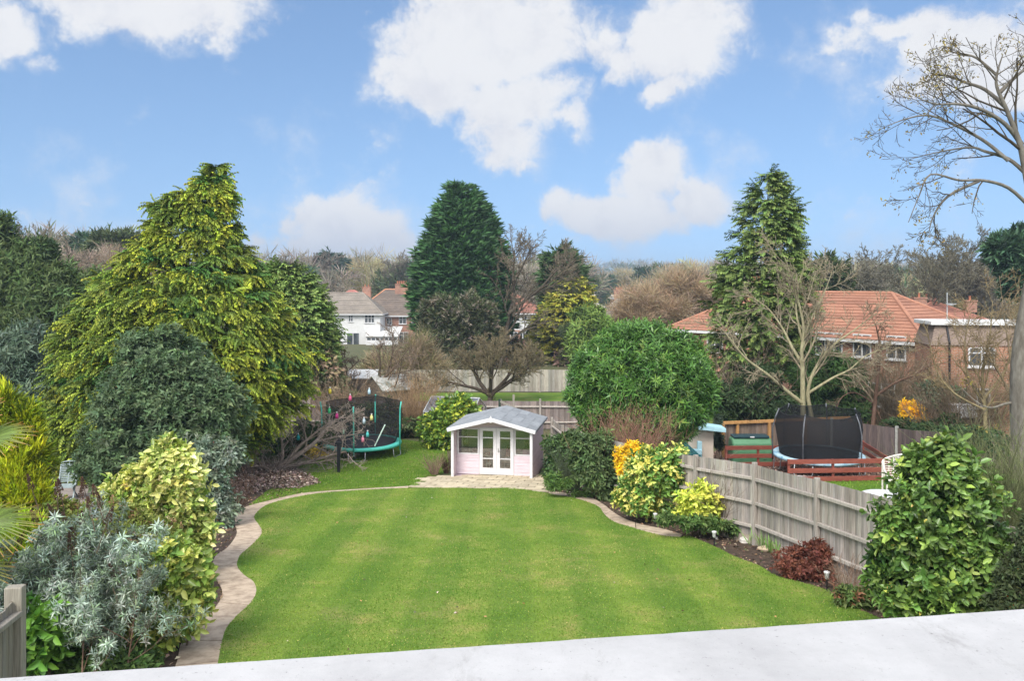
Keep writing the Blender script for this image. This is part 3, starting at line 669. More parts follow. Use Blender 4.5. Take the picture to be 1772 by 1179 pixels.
# fallen leaves on the soil
def litter(name, label, polys, n, size, seed, cols, dz=.02, hgt=0.0, ctr=None):
    rng = np.random.default_rng(seed); pts = []
    for poly in polys:
        q = np.array(poly); lo = q.min(0); hi = q.max(0); m_ = int(n * (hi[0] - lo[0]) * (hi[1] - lo[1])); X = rng.uniform(lo[0], hi[0], m_); Y = rng.uniform(lo[1], hi[1], m_); k = inpoly(X, Y, poly); pts.append(np.stack([X[k], Y[k]], 1))
    p = np.concatenate(pts); k = len(p); z = g(p[:, 1]) + dz + .02 * rng.random(k)
    if ctr is not None: z = z + hgt * np.exp(-(((p - np.array(ctr[:2])) / np.array(ctr[2:])) ** 2).sum(1)) * (.75 + .25 * rng.random(k))
    cc = np.array(cols)[rng.integers(0, len(cols), k)]
    v, q, c = scatter(T_leaf(1, .6, .08, .2, .2, 1), np.stack([p[:, 0], p[:, 1], z], 1), nrm(rng.standard_normal((k, 3)) * np.array((1, 1, .35))), nrm(np.array((0, 0, 1.)) + .5 * rng.standard_normal((k, 3))), size * rng.uniform(.6, 1.4, k), cc * .85, cc * 1.15, rng, .25, .05)
    o = quads_obj(name, v, q, leafmat('dry_leaf', .8, .1, .1), None, c); return tag(o, label, 'leaf litter', None, 'stuff')
BR = [(.16, .095, .06), (.10, .06, .045), (.22, .15, .10), (.075, .05, .04), (.28, .22, .16), (.06, .075, .03)]
litter('bed_litter', 'brown fallen leaves strewn over the soil beds', [bedR, LB + [tuple(G(455, 838)[:2]), (-14, 33), (-9.2, 24), (-5.3, 10)]], 55, .07, 8, BR)
LMP = [tuple(G(x, y)[:2]) for x, y in [(405, 868), (450, 850), (520, 846), (556, 838), (530, 824), (500, 806), (430, 800), (390, 830)]]
cc_ = G(475, 832); litter('leaf_pile', 'heap of dry brown leaves under the leaning bare fruit tree', [LMP], 300, .11, 9, [(.20, .145, .12), (.13, .09, .07), (.28, .22, .185), (.09, .06, .045)], .02, .13, (cc_[0], cc_[1], 1.6, 2.2))
litter('woodchip_litter', 'brown bark chips covering the play area around the blue trampoline', [CHIPP], 90, .08, 10, [(.19, .12, .085), (.10, .06, .05), (.27, .19, .15)], .015)
litter('lawn_litter', 'pale and dark leaf flecks scattered over the mown lawn', [LAWNP, BACKP], .8, .05, 11, [(.36, .31, .28), (.14, .08, .05), (.30, .16, .08), (.06, .05, .03), (.10, .07, .04)], .06)
# white coated flat roof the view is taken from
RA = np.array([-1.38, 680.]); hR = 1.15
def RP(x, y): Yv = F * hR / (y - HY); return np.array(((x - CX) / F * Yv, Yv))
ra, rb = RP(0, 1171), RP(1772, 1052); dv = (rb - ra) / np.linalg.norm(rb - ra); nv_ = np.array((dv[1], -dv[0]))
A_, B_ = ra - dv * 2.6, rb + dv * 3.4
zt = CZ - hR
def roofmat():
    m, nt, b = nodes_of('white_roof_coating')
    n = nz(nt, 1.6, 8, .7); r = ramp(nt, n.outputs['Fac'], [(.35, (.345, .34, .338)), (.62, (.445, .44, .436))])
    n2 = nz(nt, 42, 6, .8); r2 = ramp(nt, n2.outputs['Fac'], [(.30, (.35, .34, .33)), (.40, (1, 1, 1))])
    n3 = nz(nt, 5, 9, .8, 'Object', (1, .35, 1)); r3 = ramp(nt, n3.outputs['Fac'], [(.27, (.66, .65, .63)), (.45, (1, 1, 1))])
    nt.links.new(mulc(nt, mulc(nt, r.outputs[0], r2.outputs[0]), r3.outputs[0]), b.inputs['Base Color']); b.inputs['Roughness'].default_value = .75
    nn = nz(nt, 70, 5, .7); bump(nt, b, nn.outputs['Fac'], .35, .004); return m
t = thing('flat_roof_extension', 'white coated flat roof in the foreground with speckled dirt', 'roof', (A_[0], A_[1], zt))
mb = MB(); pts = [A_, B_, B_ + nv_ * 4.5, A_ + nv_ * 4.5]
L3 = lambda p, z: (p[0] - A_[0], p[1] - A_[1], z)
re_ = random.Random(77); ne = 160; fe = [A_ + (B_ - A_) * k / ne - nv_ * re_.uniform(-.0012, .0012) for k in range(ne + 1)]; bk = [A_ + nv_ * 4.5 + (B_ - A_) * k / ne for k in range(ne + 1)]; vs = []; fs = []
for k in range(ne + 1): wz = re_.uniform(-.0006, .0006); vs += [L3(fe[k] - nv_ * 0, -.22), L3(fe[k], -.016), L3(fe[k] + nv_ * .016, wz), L3(bk[k], 0), L3(bk[k], -.22)]
for k in range(ne): fs += [(5 * k + j, 5 * k + 5 + j, 5 * k + 6 + j, 5 * k + 1 + j) for j in range(4)] + [(5 * k + 4, 5 * k + 9, 5 * k + 5, 5 * k)]
fs += [(0, 1, 2, 3, 4), tuple(5 * ne + j for j in (4, 3, 2, 1, 0))]; mb.add(vs, fs); mb.build('roof_slab', roofmat(), t)
mb = MB(); inn = [A_ + nv_ * .15 + dv * .15, B_ + nv_ * .15 - dv * .15, B_ + nv_ * 4.35 - dv * .15, A_ + nv_ * 4.35 + dv * .15]
mb.hexa([L3(p, 2.7 - zt) for p in inn], [L3(p, -.222) for p in inn]); mb.build('wall', mat('render_white', (.7, .69, .66), (.6, .59, .57), .9, 2), t)
# ---------------------------------------------------------------- fences
OLDWOOD = mat('weathered_timber', (.48, .435, .385), (.22, .192, .165), .9, 5, 8, (9, 9, .55), .5, .01, .2, 0, True, .3, .68)
def fence(name, label, pts, h, side=1, bw=.1, gravel=.2, rails=(.45, 1.0, 1.55), tintc=(1, 1, 1), postc=(1, 1, 1), post_h=.06, pw=.1, seed=1, m=None, pm=None, gap=0.0, railm=None, post_front=True, cap=None, grav_m=None, postname='post', jagged=.007, railw=.07):
    r = random.Random(seed); m = m or OLDWOOD; pm = pm or m; loc = np.array((pts[0][0], pts[0][1], float(g(pts[0][1])))); t = thing(name, label, 'fence', loc)
    def W_(p, z): return (p[0] - loc[0], p[1] - loc[1], float(g(p[1])) + z - loc[2])
    for i in range(len(pts) - 1):
        a, b = np.array(pts[i], float), np.array(pts[i + 1], float); L = np.linalg.norm(b - a); d = (b - a) / L; nn = np.array((-d[1], d[0])) * side
        mb = MB(); n = max(1, int(L / bw)); sag = r.uniform(-.03, .03)
        for k in range(n):
            p = a + d * (L * k / n); q = a + d * (L * (k + 1 - gap) / n + .008); tt = h + r.uniform(-jagged, jagged) * .6 + sag * math.sin(math.pi * k / n); oo = nn * (.006 if k % 2 else 0); c = r.uniform(.62, 1.15); c = (c * tintc[0] * r.uniform(.96, 1.04), c * tintc[1], c * tintc[2] * r.uniform(.95, 1.05))
            bot = [W_(p + oo, gravel), W_(q + oo, gravel), W_(q + oo - nn * .014, gravel), W_(p + oo - nn * .014, gravel)]; top = [W_(p + oo, tt), W_(q + oo, tt + r.uniform(-.004, .004)), W_(q + oo - nn * .014, tt), W_(p + oo - nn * .014, tt)]
            mb.hexa(bot, top, c)
        mb.build('board_panel', m, t)
        for z in rails:
            mb = MB(); e = r.uniform(-.025, .025); mb.bar(W_(a + d * .02 + nn * .045, z + e), W_(b - d * .02 + nn * .045, z + r.uniform(-.02, .02)), .075, railw, (0, 0, 1), r.uniform(.98, 1.22)); mb.build('rail', railm or m, t, bevel=.008)
        if gravel > .05:
            mb = MB(); mb.bar(W_(a + nn * .012, gravel / 2), W_(b + nn * .012, gravel / 2), .03, gravel - .01, (0, 0, 1), (.95, .9, .82)); mb.build('gravel_board', grav_m or m, t)
    for i, p in enumerate(pts):
        p = np.array(p, float); q = np.array(pts[min(i + 1, len(pts) - 1)]) - np.array(pts[max(i - 1, 0)]); d = q / np.linalg.norm(q); nn = np.array((-d[1], d[0])) * side
        c = p + nn * (.062 if post_front else 0); w2 = pw / 2; hh = h + post_h + r.uniform(-.02, .03); mb = MB()
        cs = [c - d * w2 - nn * w2, c + d * w2 - nn * w2, c + d * w2 + nn * w2, c - d * w2 + nn * w2]
        if np.cross(cs[1] - cs[0], cs[2] - cs[0]) < 0: cs = cs[::-1]
        pf_ = r.uniform(.8, 1.0); mb.hexa([W_(x, -.2) for x in cs], [W_(x, hh) for x in cs], tuple(pf_ * v for v in postc)); mb.build(postname, pm, t, bevel=.012)
    return t
CONC = mat('concrete_post', (.42, .42, .39), (.28, .28, .25), .95, 6, 6, None, .4, .008, .2, 0, True)
fence('boundary_fence', 'weathered grey closeboard fence with horizontal rails along the right flower bed', RF, 1.86, 1, seed=3)
fence('rear_fence', 'grey brown board fence crossing behind the pink summer house', [(-13, 45.6), (-10.6, 45.5), (-8.2, 45.4), (-5.9, 45.3), (-4.0, 45.2), (-2.05, 45.2), (-.6, 45.2), (1.47, 45.1), (3.6, 45.1), (5.8, 45.3), (8, 46)], 1.5, -1, gravel=.05, rails=(.4, 1.2), tintc=(.66, .60, .62), seed=5, post_h=.12)
fence('far_fence', 'tall pale grey board fence beyond the apple tree', [(-16, 62.4), (-13, 62.4), (-10, 62.4), (-7, 62.3), (-4, 62.3), (-1, 62.3), (2, 62.3), (5, 62.3), (8, 62.4)], 1.62, -1, gravel=.04, rails=(), tintc=(.98, 1.0, .98), post_front=False, post_h=-.05, seed=6, bw=.15)
PALE = mat('sun_bleached_timber', (.36, .33, .28), (.20, .18, .15), .9, 5, 8, (14, 14, .6), .5, .01, .2, 0, True)
fence('near_left_fence', 'grey board fence with a chunky capped post at the lower left corner', [(-4.94, 8.62), (-4.72, 7.75), (-4.5, 6.9), (-4.28, 6.05)], 1.83, 1, bw=.095, gravel=.1, rails=(1.72,), tintc=(1.15, 1.15, 1.12), postc=(1.1, 1.1, 1.05), pw=.16, post_h=.13, seed=8, m=PALE, post_front=False, railw=.05)
DARKW = mat('dark_stained_timber', (.16, .125, .115), (.075, .058, .055), .85, 5, 7, (9, 9, .5), .4, .01, .2, 0, True)
def XG(x, y, Y): return ((x - CX) / F * Y, Y)
fence('dark_panel_fence', 'dark brown panel fence with pale concrete posts behind the white bench', [(16.0, 41.0), (14.35, 38.9), (16.25, 36.6), (18.1, 32.6), (19.5, 28.6), (20.6, 24.2)][1:], 1.5, 1, bw=.12, gravel=.15, rails=(), m=DARKW, pm=CONC, post_front=False, pw=.11, post_h=.07, seed=9, grav_m=CONC, postname='concrete_post')
NEWW = mat('orange_timber', (.48, .27, .10), (.34, .17, .06), .8, 5, 6, (4, 4, .6), .3, .006, .25, 0, True)
BRN = mat('brown_boards', (.25, .185, .14), (.11, .08, .065), .9, 5, 8, (9, 9, .5), .5, .01, .2, 0, True)
bp0, bp1 = XG(1250, 0, 38.0), XG(1470, 0, 39.5)
t = fence('orange_framed_fence', 'brown board fence in an orange timber frame behind the green tank', [bp0, XG(1275, 0, 38.2), XG(1330, 0, 38.5), XG(1392, 0, 38.9), bp1], 1.42, -1, gravel=.03, rails=(), m=BRN, pm=NEWW, post_h=.04, pw=.12, seed=12, jagged=.01)
loc = t.location
mb = MB(); mb.bar((0, -.08, 1.5), (bp1[0] - bp0[0], bp1[1] - bp0[1] - .08, 1.5 + float(g(39.5) - g(38))), .1, .13); mb.build('top_rail', NEWW, t, bevel=.01)
fence('distant_fence', 'short stretch of pale board fence under the golden cypress', [XG(912, 0, 96), XG(935, 0, 96), XG(960, 0, 97)], 1.75, -1, gravel=.0, rails=(), tintc=(.95, .92, .85), seed=14, bw=.18, post_front=False)
# ---------------------------------------------------------------- summer house
PINK = mat('pink_painted_boards', (.68, .575, .62), (.585, .485, .53), .6, 3, 6, (1, 1, 5), .15, .004, .3, 0, True)
WHITE = mat('white_gloss_paint', (.70, .69, .70), (.62, .61, .62), .45, 4, 5, None, .1, .003, .4, 0, True)
FELT = mat('grey_roof_felt', (.30, .318, .335), (.215, .23, .245), .9, 5, 8, None, .5, .006, .2, 0, True, .3, .7)
GLASS = glassmat('clear_pane', (.86, .88, .88), .15)
SHR = -R(9.5); SH0 = G(781.6, 826.3); SHZ = float(SH0[2])
t = thing('summer_house', 'small pale pink summer house with grey felt roof and white glazed doors', 'summer house', (SH0[0], SH0[1], SHZ - .04), SHR)
Wd, Dp, Hh, Rz, PO = 3.05, 3.1, 1.88, 2.27, .62       # width, depth, eaves, ridge, porch depth
hz = lambda x: Hh + (Rz - Hh) * (1 - abs(x - Wd / 2) / (Wd / 2))
def clad(mb, a, b, z0, z1, step, proud, holes=()):      # shiplap boards between a and b (local xy) from z0 up to z1
    n = max(1, int(round((z1 - z0) / step))); st = (z1 - z0) / n; a, b = Vector((*a, 0)), Vector((*b, 0)); nn = Vector((proud[0], proud[1], 0))
    for i in range(n):
        zl, zh = z0 + i * st, z0 + (i + 1) * st; tt = random.Random(i * 7 + int(z0 * 100)).uniform(.92, 1.05)
        q = [a + nn * .022, b + nn * .022, b, a]; q2 = [a + nn * .008, b + nn * .008, b, a]
        mb.hexa([(p.x, p.y, zl + .004) for p in q], [(p.x, p.y, zh) for p in q2], tt)
mb = MB(); clad(mb, (Wd - .02, .02), (Wd - .02, Dp), .03, Hh - .02, .115, (1, 0)); mb.build('side_wall', PINK, t)
mb = MB(); clad(mb, (.02, .02), (.02, PO), .03, Hh - .02, .115, (-1, 0)); clad(mb, (.02, PO + .0), (.02, Dp), .03, .82, .115, (-1, 0)); clad(mb, (.02, Dp - .5), (.02, Dp), .82, Hh - .02, .115, (-1, 0)); mb.box((.02, PO, 1.62), (.05, Dp - .5, Hh - .02)); 
mb.box((.05, .02, .03), (.058, PO, Hh - .03)); mb.build('side_wall', PINK, t)
mb = MB(); mb.box((.05, Dp - .05, .03), (Wd - .05, Dp, Hh)); mb.build('rear_wall', PINK, t)
INT = mat('interior_boards', (.66, .62, .59), (.56, .52, .49), .8, 4)
mb = MB(); mb.box((.06, Dp - .075, .08), (Wd - .06, Dp - .052, Hh)); mb.box((Wd - .06, PO + .06, .08), (Wd - .03, Dp - .08, Hh)); mb.build('interior_lining', INT, t)
mb = MB(); mb.box((0.0, .0, -.06), (Wd, Dp, .03)); mb.build('floor', mat('worn_pink_floor', (.66, .52, .57), (.42, .33, .34), .8, 3, 8, (1, 4, 1), .3, .004, .2, 0, True), t)
# front wall: two lower pink panels
for x0, x1 in ((.06, .93), (2.27, Wd - .05)):
    mb = MB(); clad(mb, (x0, PO), (x1, PO), .05, .80, .125, (0, -1)); mb.build('lower_panel', PINK, t)
# gable above the glazing
mb = MB(); vs = []; xsg = [.05, Wd / 2, Wd - .05]
mb.add([(.05, PO, 1.80), (Wd - .05, PO, 1.80), (Wd - .05, PO, hz(Wd - .05)), (Wd / 2, PO, Rz), (.05, PO, hz(.05))], [(0, 1, 2, 3, 4)]); mb.add([(.05, Dp, Hh - .03), (Wd - .05, Dp, Hh - .03), (Wd / 2, Dp, Rz)], [(0, 2, 1)]); mb.build('gable', PINK, t)
def glazed(name, x0, x1, z0, z1, bars, fw=.06, depth=.05, yy=PO, panes='pane', extra_low=0):
    mb = MB(); y0, y1 = yy - .02, yy + depth - .02
    mb.box((x0, y0, z0), (x0 + fw, y1, z1)); mb.box((x1 - fw, y0, z0), (x1, y1, z1)); mb.box((x0 + fw, y0 + .001, z1 - fw), (x1 - fw, y1 - .001, z1)); mb.box((x0 + fw, y0 + .001, z0), (x1 - fw, y1 - .001, z0 + fw + extra_low))
    for bz in bars: mb.box((x0 + fw, y0 + .004, bz - .018), (x1 - fw, y1 - .004, bz + .018))
    w = mb.build(name, WHITE, t, bevel=.006)
    pm = MB(); pm.box((x0 + fw, yy + .004, z0 + fw + extra_low), (x1 - fw, yy + .008, z1 - fw)); pm.build(panes, GLASS, w)
    return w
glazed('window', .08, .92, .80, 1.80, [1.46], .05)
glazed('window', 2.28, Wd - .08, .80, 1.80, [1.46], .05)
d1 = glazed('door', .94, 1.60, .06, 1.84, [1.45, .66], .13, .05, PO - .012, extra_low=.12)
d2 = glazed('door', 1.604, 2.26, .06, 1.84, [1.45, .66], .13, .05, PO - .012, extra_low=.12)
mb = MB(); mb.tube([(1.67, PO - .035, .98), (1.67, PO - .075, .98), (1.76, PO - .078, .98)], .012, 8); mb.box((1.655, PO - .04, .90), (1.685, PO - .032, 1.06)); mb.build('handle', mat('steel', (.6, .6, .6), (.5, .5, .5), .3, 5, metal=1), d2)
# window in the left side, seen through the glass
mb = MB()
for y_ in (PO + .1, (PO + Dp - .5) / 2 + .05, Dp - .56): mb.box((.012, y_ - .03, .82), (.06, y_ + .03, 1.62))
mb.box((.012, PO + .1, .82), (.059, Dp - .56, .88)); mb.box((.012, PO + .1, 1.30), (.058, Dp - .56, 1.34)); mb.box((.012, PO + .1, 1.56), (.059, Dp - .56, 1.62)); sw = mb.build('side_window', WHITE, t)
pm = MB(); pm.box((.034, PO + .1, .84), (.038, Dp - .56, 1.6)); pm.build('pane', GLASS, sw)
for x in (.035, Wd - .035):
    mb = MB(); mb.box((x - .05, -.045, -.05), (x + .05, .045, Hh - .02)); mb.build('corner_post', WHITE, t, bevel=.006)
for x in (.0, Wd - .03):
    mb = MB(); mb.box((x + .004, Dp - .03, .0), (x + .034, Dp + .02, Hh - .02)); mb.build('corner_post', WHITE, t)
mb = MB(); mb.box((-.01, -.035, -.1), (Wd + .01, .0, .02)); mb.build('front_step', mat('worn_pink_floor', (1, 1, 1)), t, bevel=.006)
ov, fo, bo = .14, .16, .14
for sg in (-1, 1):   # the two roof slopes with felt courses
    mb = MB(); xe = Wd / 2 + sg * (Wd / 2 + ov); ze = Hh - (Rz - Hh) / (Wd / 2) * ov; n = 5
    for i in range(n):
        f0, f1 = i / n, (i + 1) / n; xa, xb = xe + (Wd / 2 - xe) * f0, xe + (Wd / 2 - xe) * f1; za, zb = ze + (Rz - ze) * f0, ze + (Rz - ze) * f1
        for k in range(4):
            ya = -fo + (Dp + fo + bo) * k / 4; yb = -fo + (Dp + fo + bo) * (k + 1) / 4; u = .055 + .004 * ((k + i) % 2)
            mb.hexa([(xa, ya, za), (xa, yb, za), (xb, yb, zb), (xb, ya, zb)][::sg], [(xa, ya, za + u + .004), (xa, yb, za + u), (xb, yb, zb + u - .006), (xb, ya, zb + u - .004)][::sg], random.Random(i * 9 + k + sg).uniform(.88, 1.1))
    mb.build('roof', FELT, t)
    mb = MB(); mb.bar((Wd / 2, -fo - .015, Rz - .01), (xe, -fo - .015, ze - .01), .03, .135, (0, 0, 1)); mb.build('bargeboard', WHITE, t, bevel=.004)
    mb = MB(); mb.bar((xe + sg * .012, -fo, ze + .01), (xe + sg * .012, Dp + bo, ze + .01), .02, .09); mb.build('fascia', mat('grey_roof_felt', (1, 1, 1)), t)
mb = MB(); dx = Wd / 2; mb.add([(dx - .04, -fo - .04, Rz - .12), (dx + .04, -fo - .04, Rz - .12), (dx + .045, -fo - .04, Rz + .06), (dx, -fo - .04, Rz + .14), (dx - .045, -fo - .04, Rz + .06)] + [(dx - .04, -fo - .032, Rz - .12), (dx + .04, -fo - .032, Rz - .12), (dx + .045, -fo - .032, Rz + .06), (dx, -fo - .032, Rz + .14), (dx - .045, -fo - .032, Rz + .06)], [(0, 1, 2, 3, 4), (9, 8, 7, 6, 5), (0, 5, 6, 1), (1, 6, 7, 2), (2, 7, 8, 3), (3, 8, 9, 4), (4, 9, 5, 0)]); mb.build('finial', WHITE, t)
# things kept inside it
def inside(x, y, z=0.03): c, s = math.cos(SHR), math.sin(SHR); return (SH0[0] + c * x - s * y, SH0[1] + s * x + c * y, SHZ - .04 + z)
def table(name, label, loc, w, d, h, m, rz=0.0):
    t = thing(name, label, 'table', loc, rz); mb = MB(); mb.box((-w / 2, -d / 2, h - .03), (w / 2, d / 2, h)); mb.build('tabletop', m, t, bevel=.006)
    for sx in (-1, 1):
        for sy in (-1, 1): mb = MB(); a, b = sx * (w / 2 - .04), sy * (d / 2 - .04); mb.box((a - .02, b - .02, 0), (a + .02, b + .02, h - .031)); mb.build('leg', m, t)
    return t
def chair(name, label, loc, m, h=.62, sh=.32, w=.3, rz=0.0, group=None):
    t = thing(name, label, 'chair', loc, rz, group); mb = MB(); mb.box((-w / 2, -w / 2, sh - .025), (w / 2, w / 2, sh)); mb.build('seat', m, t, bevel=.005)
    mb = MB(); mb.box((-w / 2, w / 2 - .03, h - .1), (w / 2, w / 2, h)); [mb.box((-w / 2 + k * w / 4 - .0, w / 2 - .025, sh), (-w / 2 + k * w / 4 + .02, w / 2 - .005, h - .09)) for k in range(4)]; mb.box((w / 2 - .02, w / 2 - .025, sh), (w / 2, w / 2 - .005, h - .09)); mb.build('backrest', m, t)
    for sx in (-1, 1):
        for sy in (-1, 1): mb = MB(); mb.box((sx * (w / 2 - .02) - .016, sy * (w / 2 - .02) - .016, 0), (sx * (w / 2 - .02) + .016, sy * (w / 2 - .02) + .016, sh - .026)); mb.build('leg', m, t)
    return t
RED = mat('red_plastic', (.42, .05, .07), (.33, .035, .05), .5, 6); CHW = mat('white_children_furniture', (.7, .69, .68), (.62, .61, .6), .5, 5)
table('play_table', 'low white table inside the pink summer house', inside(1.75, 1.75), .8, .55, .5, CHW, SHR)
chair('play_chair', 'small white child chair behind the left glass door of the summer house', inside(1.25, 1.35), CHW, rz=SHR + 2.9)
chair('play_chair', 'small white child chair behind the right glass door of the summer house', inside(1.95, 1.2), CHW, rz=SHR + 3.3)
t = thing('toy_bag', 'red bag standing on the low white table in the summer house', 'bag', inside(1.9, 1.8, .53), SHR); mb = MB(); mb.hexa([(-.16, -.1, 0), (.16, -.1, 0), (.16, .1, 0), (-.16, .1, 0)], [(-.14, -.06, .34), (.14, -.06, .34), (.14, .06, .34), (-.14, .06, .34)]); mb.build('body', RED, t, bevel=.02); mb = MB(); mb.tube([(-.08, 0, .33), (-.07, 0, .43), (.07, 0, .43), (.08, 0, .33)], .012, 6); mb.build('handle', RED, t)
t = thing('red_chair', 'red child chair left of the white table in the summer house', 'chair', inside(1.02, 1.6), SHR + .3); mb = MB(); mb.box((-.15, -.15, .28), (.15, .15, .31)); mb.build('seat', RED, t, bevel=.01); mb = MB(); mb.box((-.15, .12, .31), (.15, .15, .66)); mb.build('backrest', RED, t, bevel=.01)
for sx in (-1, 1):
    for sy in (-1, 1): mb = MB(); mb.box((sx * .13 - .014, sy * .13 - .014, 0), (sx * .13 + .014, sy * .13 + .014, .279)); mb.build('leg', RED, t)
mb = MB(); [mb.box((-.25 + .02 * k, -.18, .07 * k + .002 * k), (.25 - .01 * k, .18, .07 * k + .068), (1, .95 - .1 * k, .85)) for k in range(4)]; o = mb.build('cushion_pile', mat('cushion_fabric', (.5, .42, .36), (.4, .33, .3), .9, 8, tint=True), None, bevel=.02, loc=inside(.72, 1.3, .62)); o.rotation_euler = (0, 0, SHR); tag(o, 'flat folded cushions behind the left window of the summer house', 'cushions')
mb = MB(); mb.box((-.35, -.25, 0), (.35, .25, .58)); o = mb.build('storage_chest', mat('chest_pink', (.55, .35, .42), (.48, .3, .36), .7, 4), None, bevel=.02, loc=inside(.68, 1.3, .03)); o.rotation_euler = (0, 0, SHR); tag(o, 'dusky pink chest under the left window inside the summer house', 'chest')
t = thing('toy_kitchen', 'pink toy cabinet with a dark top in the right corner of the summer house', 'toy', inside(2.72, 1.35), SHR); mb = MB(); mb.box((-.2, -.2, 0), (.2, .2, .95)); mb.build('cabinet', mat('toy_pink', (.75, .42, .55), (.65, .35, .48), .5, 4), t, bevel=.01); mb = MB(); mb.box((-.14, -.15, .952), (.2, .15, 1.2)); mb.build('hood', mat('toy_black', (.03, .03, .03), (.02, .02, .02), .5, 4), t, bevel=.01)
# ---------------------------------------------------------------- trampolines
def trampoline(name, label, cx, cy, zrim, rad, padc, padc2, polec, tilt, net, nlegs, ph0, pole_angles, pole_h, flare, net_span, padm, polem, polr=.032):
    gz = float(g(cy)); t = thing(name, label, 'trampoline', (cx, cy, gz)); t.rotation_euler = (tilt, 0, 0); h = zrim
    mb = MB(); n = 64; prof = [(rad - .25, h + .015), (rad - .13, h + .035), (rad - .02, h + .02), (rad, h - .03), (rad - .005, h - .10), (rad - .03, h - .10), (rad - .035, h - .04), (rad - .25, h - .012)]
    mb.lathe(prof, n, closed=True); pad = mb.build('pad', padm, t, smooth=True)
    mb = MB(); mb.lathe([(0.001, h - .012), (rad * .5, h - .008), (rad - .24, h + .002), (rad - .24, h - .006), (0.001, h - .02)], 48); mb.build('mat', mat('black_woven_mat', (.022, .022, .026), (.012, .012, .014), .7, 9), t, smooth=True)
    GAL = mat('galvanised_steel', (.42, .43, .45), (.33, .34, .36), .45, 8, metal=.6)
    for k in range(nlegs):
        a0 = ph0 + 2 * math.pi * k / nlegs; a1 = a0 + .42; p = lambda a, rr, z: (rr * math.cos(a), rr * math.sin(a), z); fl = -math.tan(tilt)
        zz = lambda a, rr: (g(cy + rr * math.sin(a)) - gz) - math.tan(tilt) * rr * math.sin(a) + .02
        mb = MB(); mb.tube([p(a0, rad - .08, h - .05), p(a0, rad - .02, float(zz(a0, rad)) + .08), p(a0 + .03, rad - .02, float(zz(a0, rad))), p(a1 - .03, rad - .02, float(zz(a1, rad))), p(a1, rad - .02, float(zz(a1, rad)) + .08), p(a1, rad - .08, h - .05)], .021, 8); mb.build('leg', GAL, t, smooth=True)
    for a in pole_angles:
        mb = MB(); q = lambda rr, z: (rr * math.cos(a), rr * math.sin(a), z)
        mb.tube([q(rad + .02, h - .28), q(rad + .02, h + pole_h * .55), q(rad + flare * .35, h + pole_h * .8), q(rad + flare, h + pole_h)], polr, 10); mb.build('pole', polem, t, smooth=True)
    a0, a1, rn = net_span; n = 48; mb = MB(); vs = []; fs = []
    for i in range(n + 1):
        a = a0 + (a1 - a0) * i / n
        for j, (zf) in enumerate((0, .33, .66, 1.0)):
            rr = rad + (-.27 if zf == 0 else (rad - .27 - rad) * .6 if zf < .5 and rn < rad - .1 else 0) + (rn - rad) * zf ** 2 + .015 * math.sin(9 * a + j); near = min(abs((a - b + math.pi) % (2 * math.pi) - math.pi) for b in pole_angles)
            z = h + (pole_h - .04) * zf - (.10 * zf * min(1, near / .45)); vs.append((rr * math.cos(a), rr * math.sin(a), z))
    fs = [(i * 4 + j, (i + 1) * 4 + j, (i + 1) * 4 + j + 1, i * 4 + j + 1) for i in range(n) for j in range(3)]; mb.add(vs, fs); mb.build('net', net, t, smooth=True)
    mb = MB(); mb.tube([vs[i * 4 + 3] for i in range(n + 1)], .014, 6); mb.build('net_hem', mat('black_webbing', (.02, .02, .022), (.012, .012, .014), .8, 9), t)
    return t, gz
TURQ = mat('turquoise_foam', (.10, .52, .42), (.06, .40, .33), .7, 4, 6, tint=True)
lc = G(627, 789); lc = np.array((P(627, 772, 38.6)[0], 38.6))
t, gz = trampoline('trampoline', 'round trampoline with turquoise pad and poles and a torn black net at the back', lc[0], lc[1], .56, 1.74, None, None, None, R(1.0), netmat('torn_net', (.006, .006, .008), .74), 5, -1.75, [R(195), R(268), R(80), R(-12)], 1.85, .08, (R(-14), R(168), 1.74), TURQ, TURQ)
mb = MB(); mb.bar((.75, -1.25, .62), (1.12, -.7, 1.45), .05, .03); mb.build('loose_pole', mat('pale_green_plastic', (.5, .62, .52), (.42, .54, .45), .6, 5), t)
BLUEP = mat('faded_blue_pad', (.42, .58, .66), (.10, .28, .42), .7, 2.2, 7, tint=True, lo=.34, hi=.50)
rc = (P(1416, 783, 33.9)[0], 33.9)
trampoline('enclosed_trampoline', 'round trampoline with faded blue pad and tall black safety net', rc[0], rc[1], .74, 1.72, None, None, None, R(1.5), netmat('safety_net', (.003, .003, .005), .76), 4, -2.45, [R(232), R(-48), R(172), R(8), R(60), R(120)], 1.76, -.22, (R(0), R(360), 1.52), BLUEP, mat('grey_tube', (.20, .21, .23), (.10, .105, .12), .5, 5, metal=.4), .024)
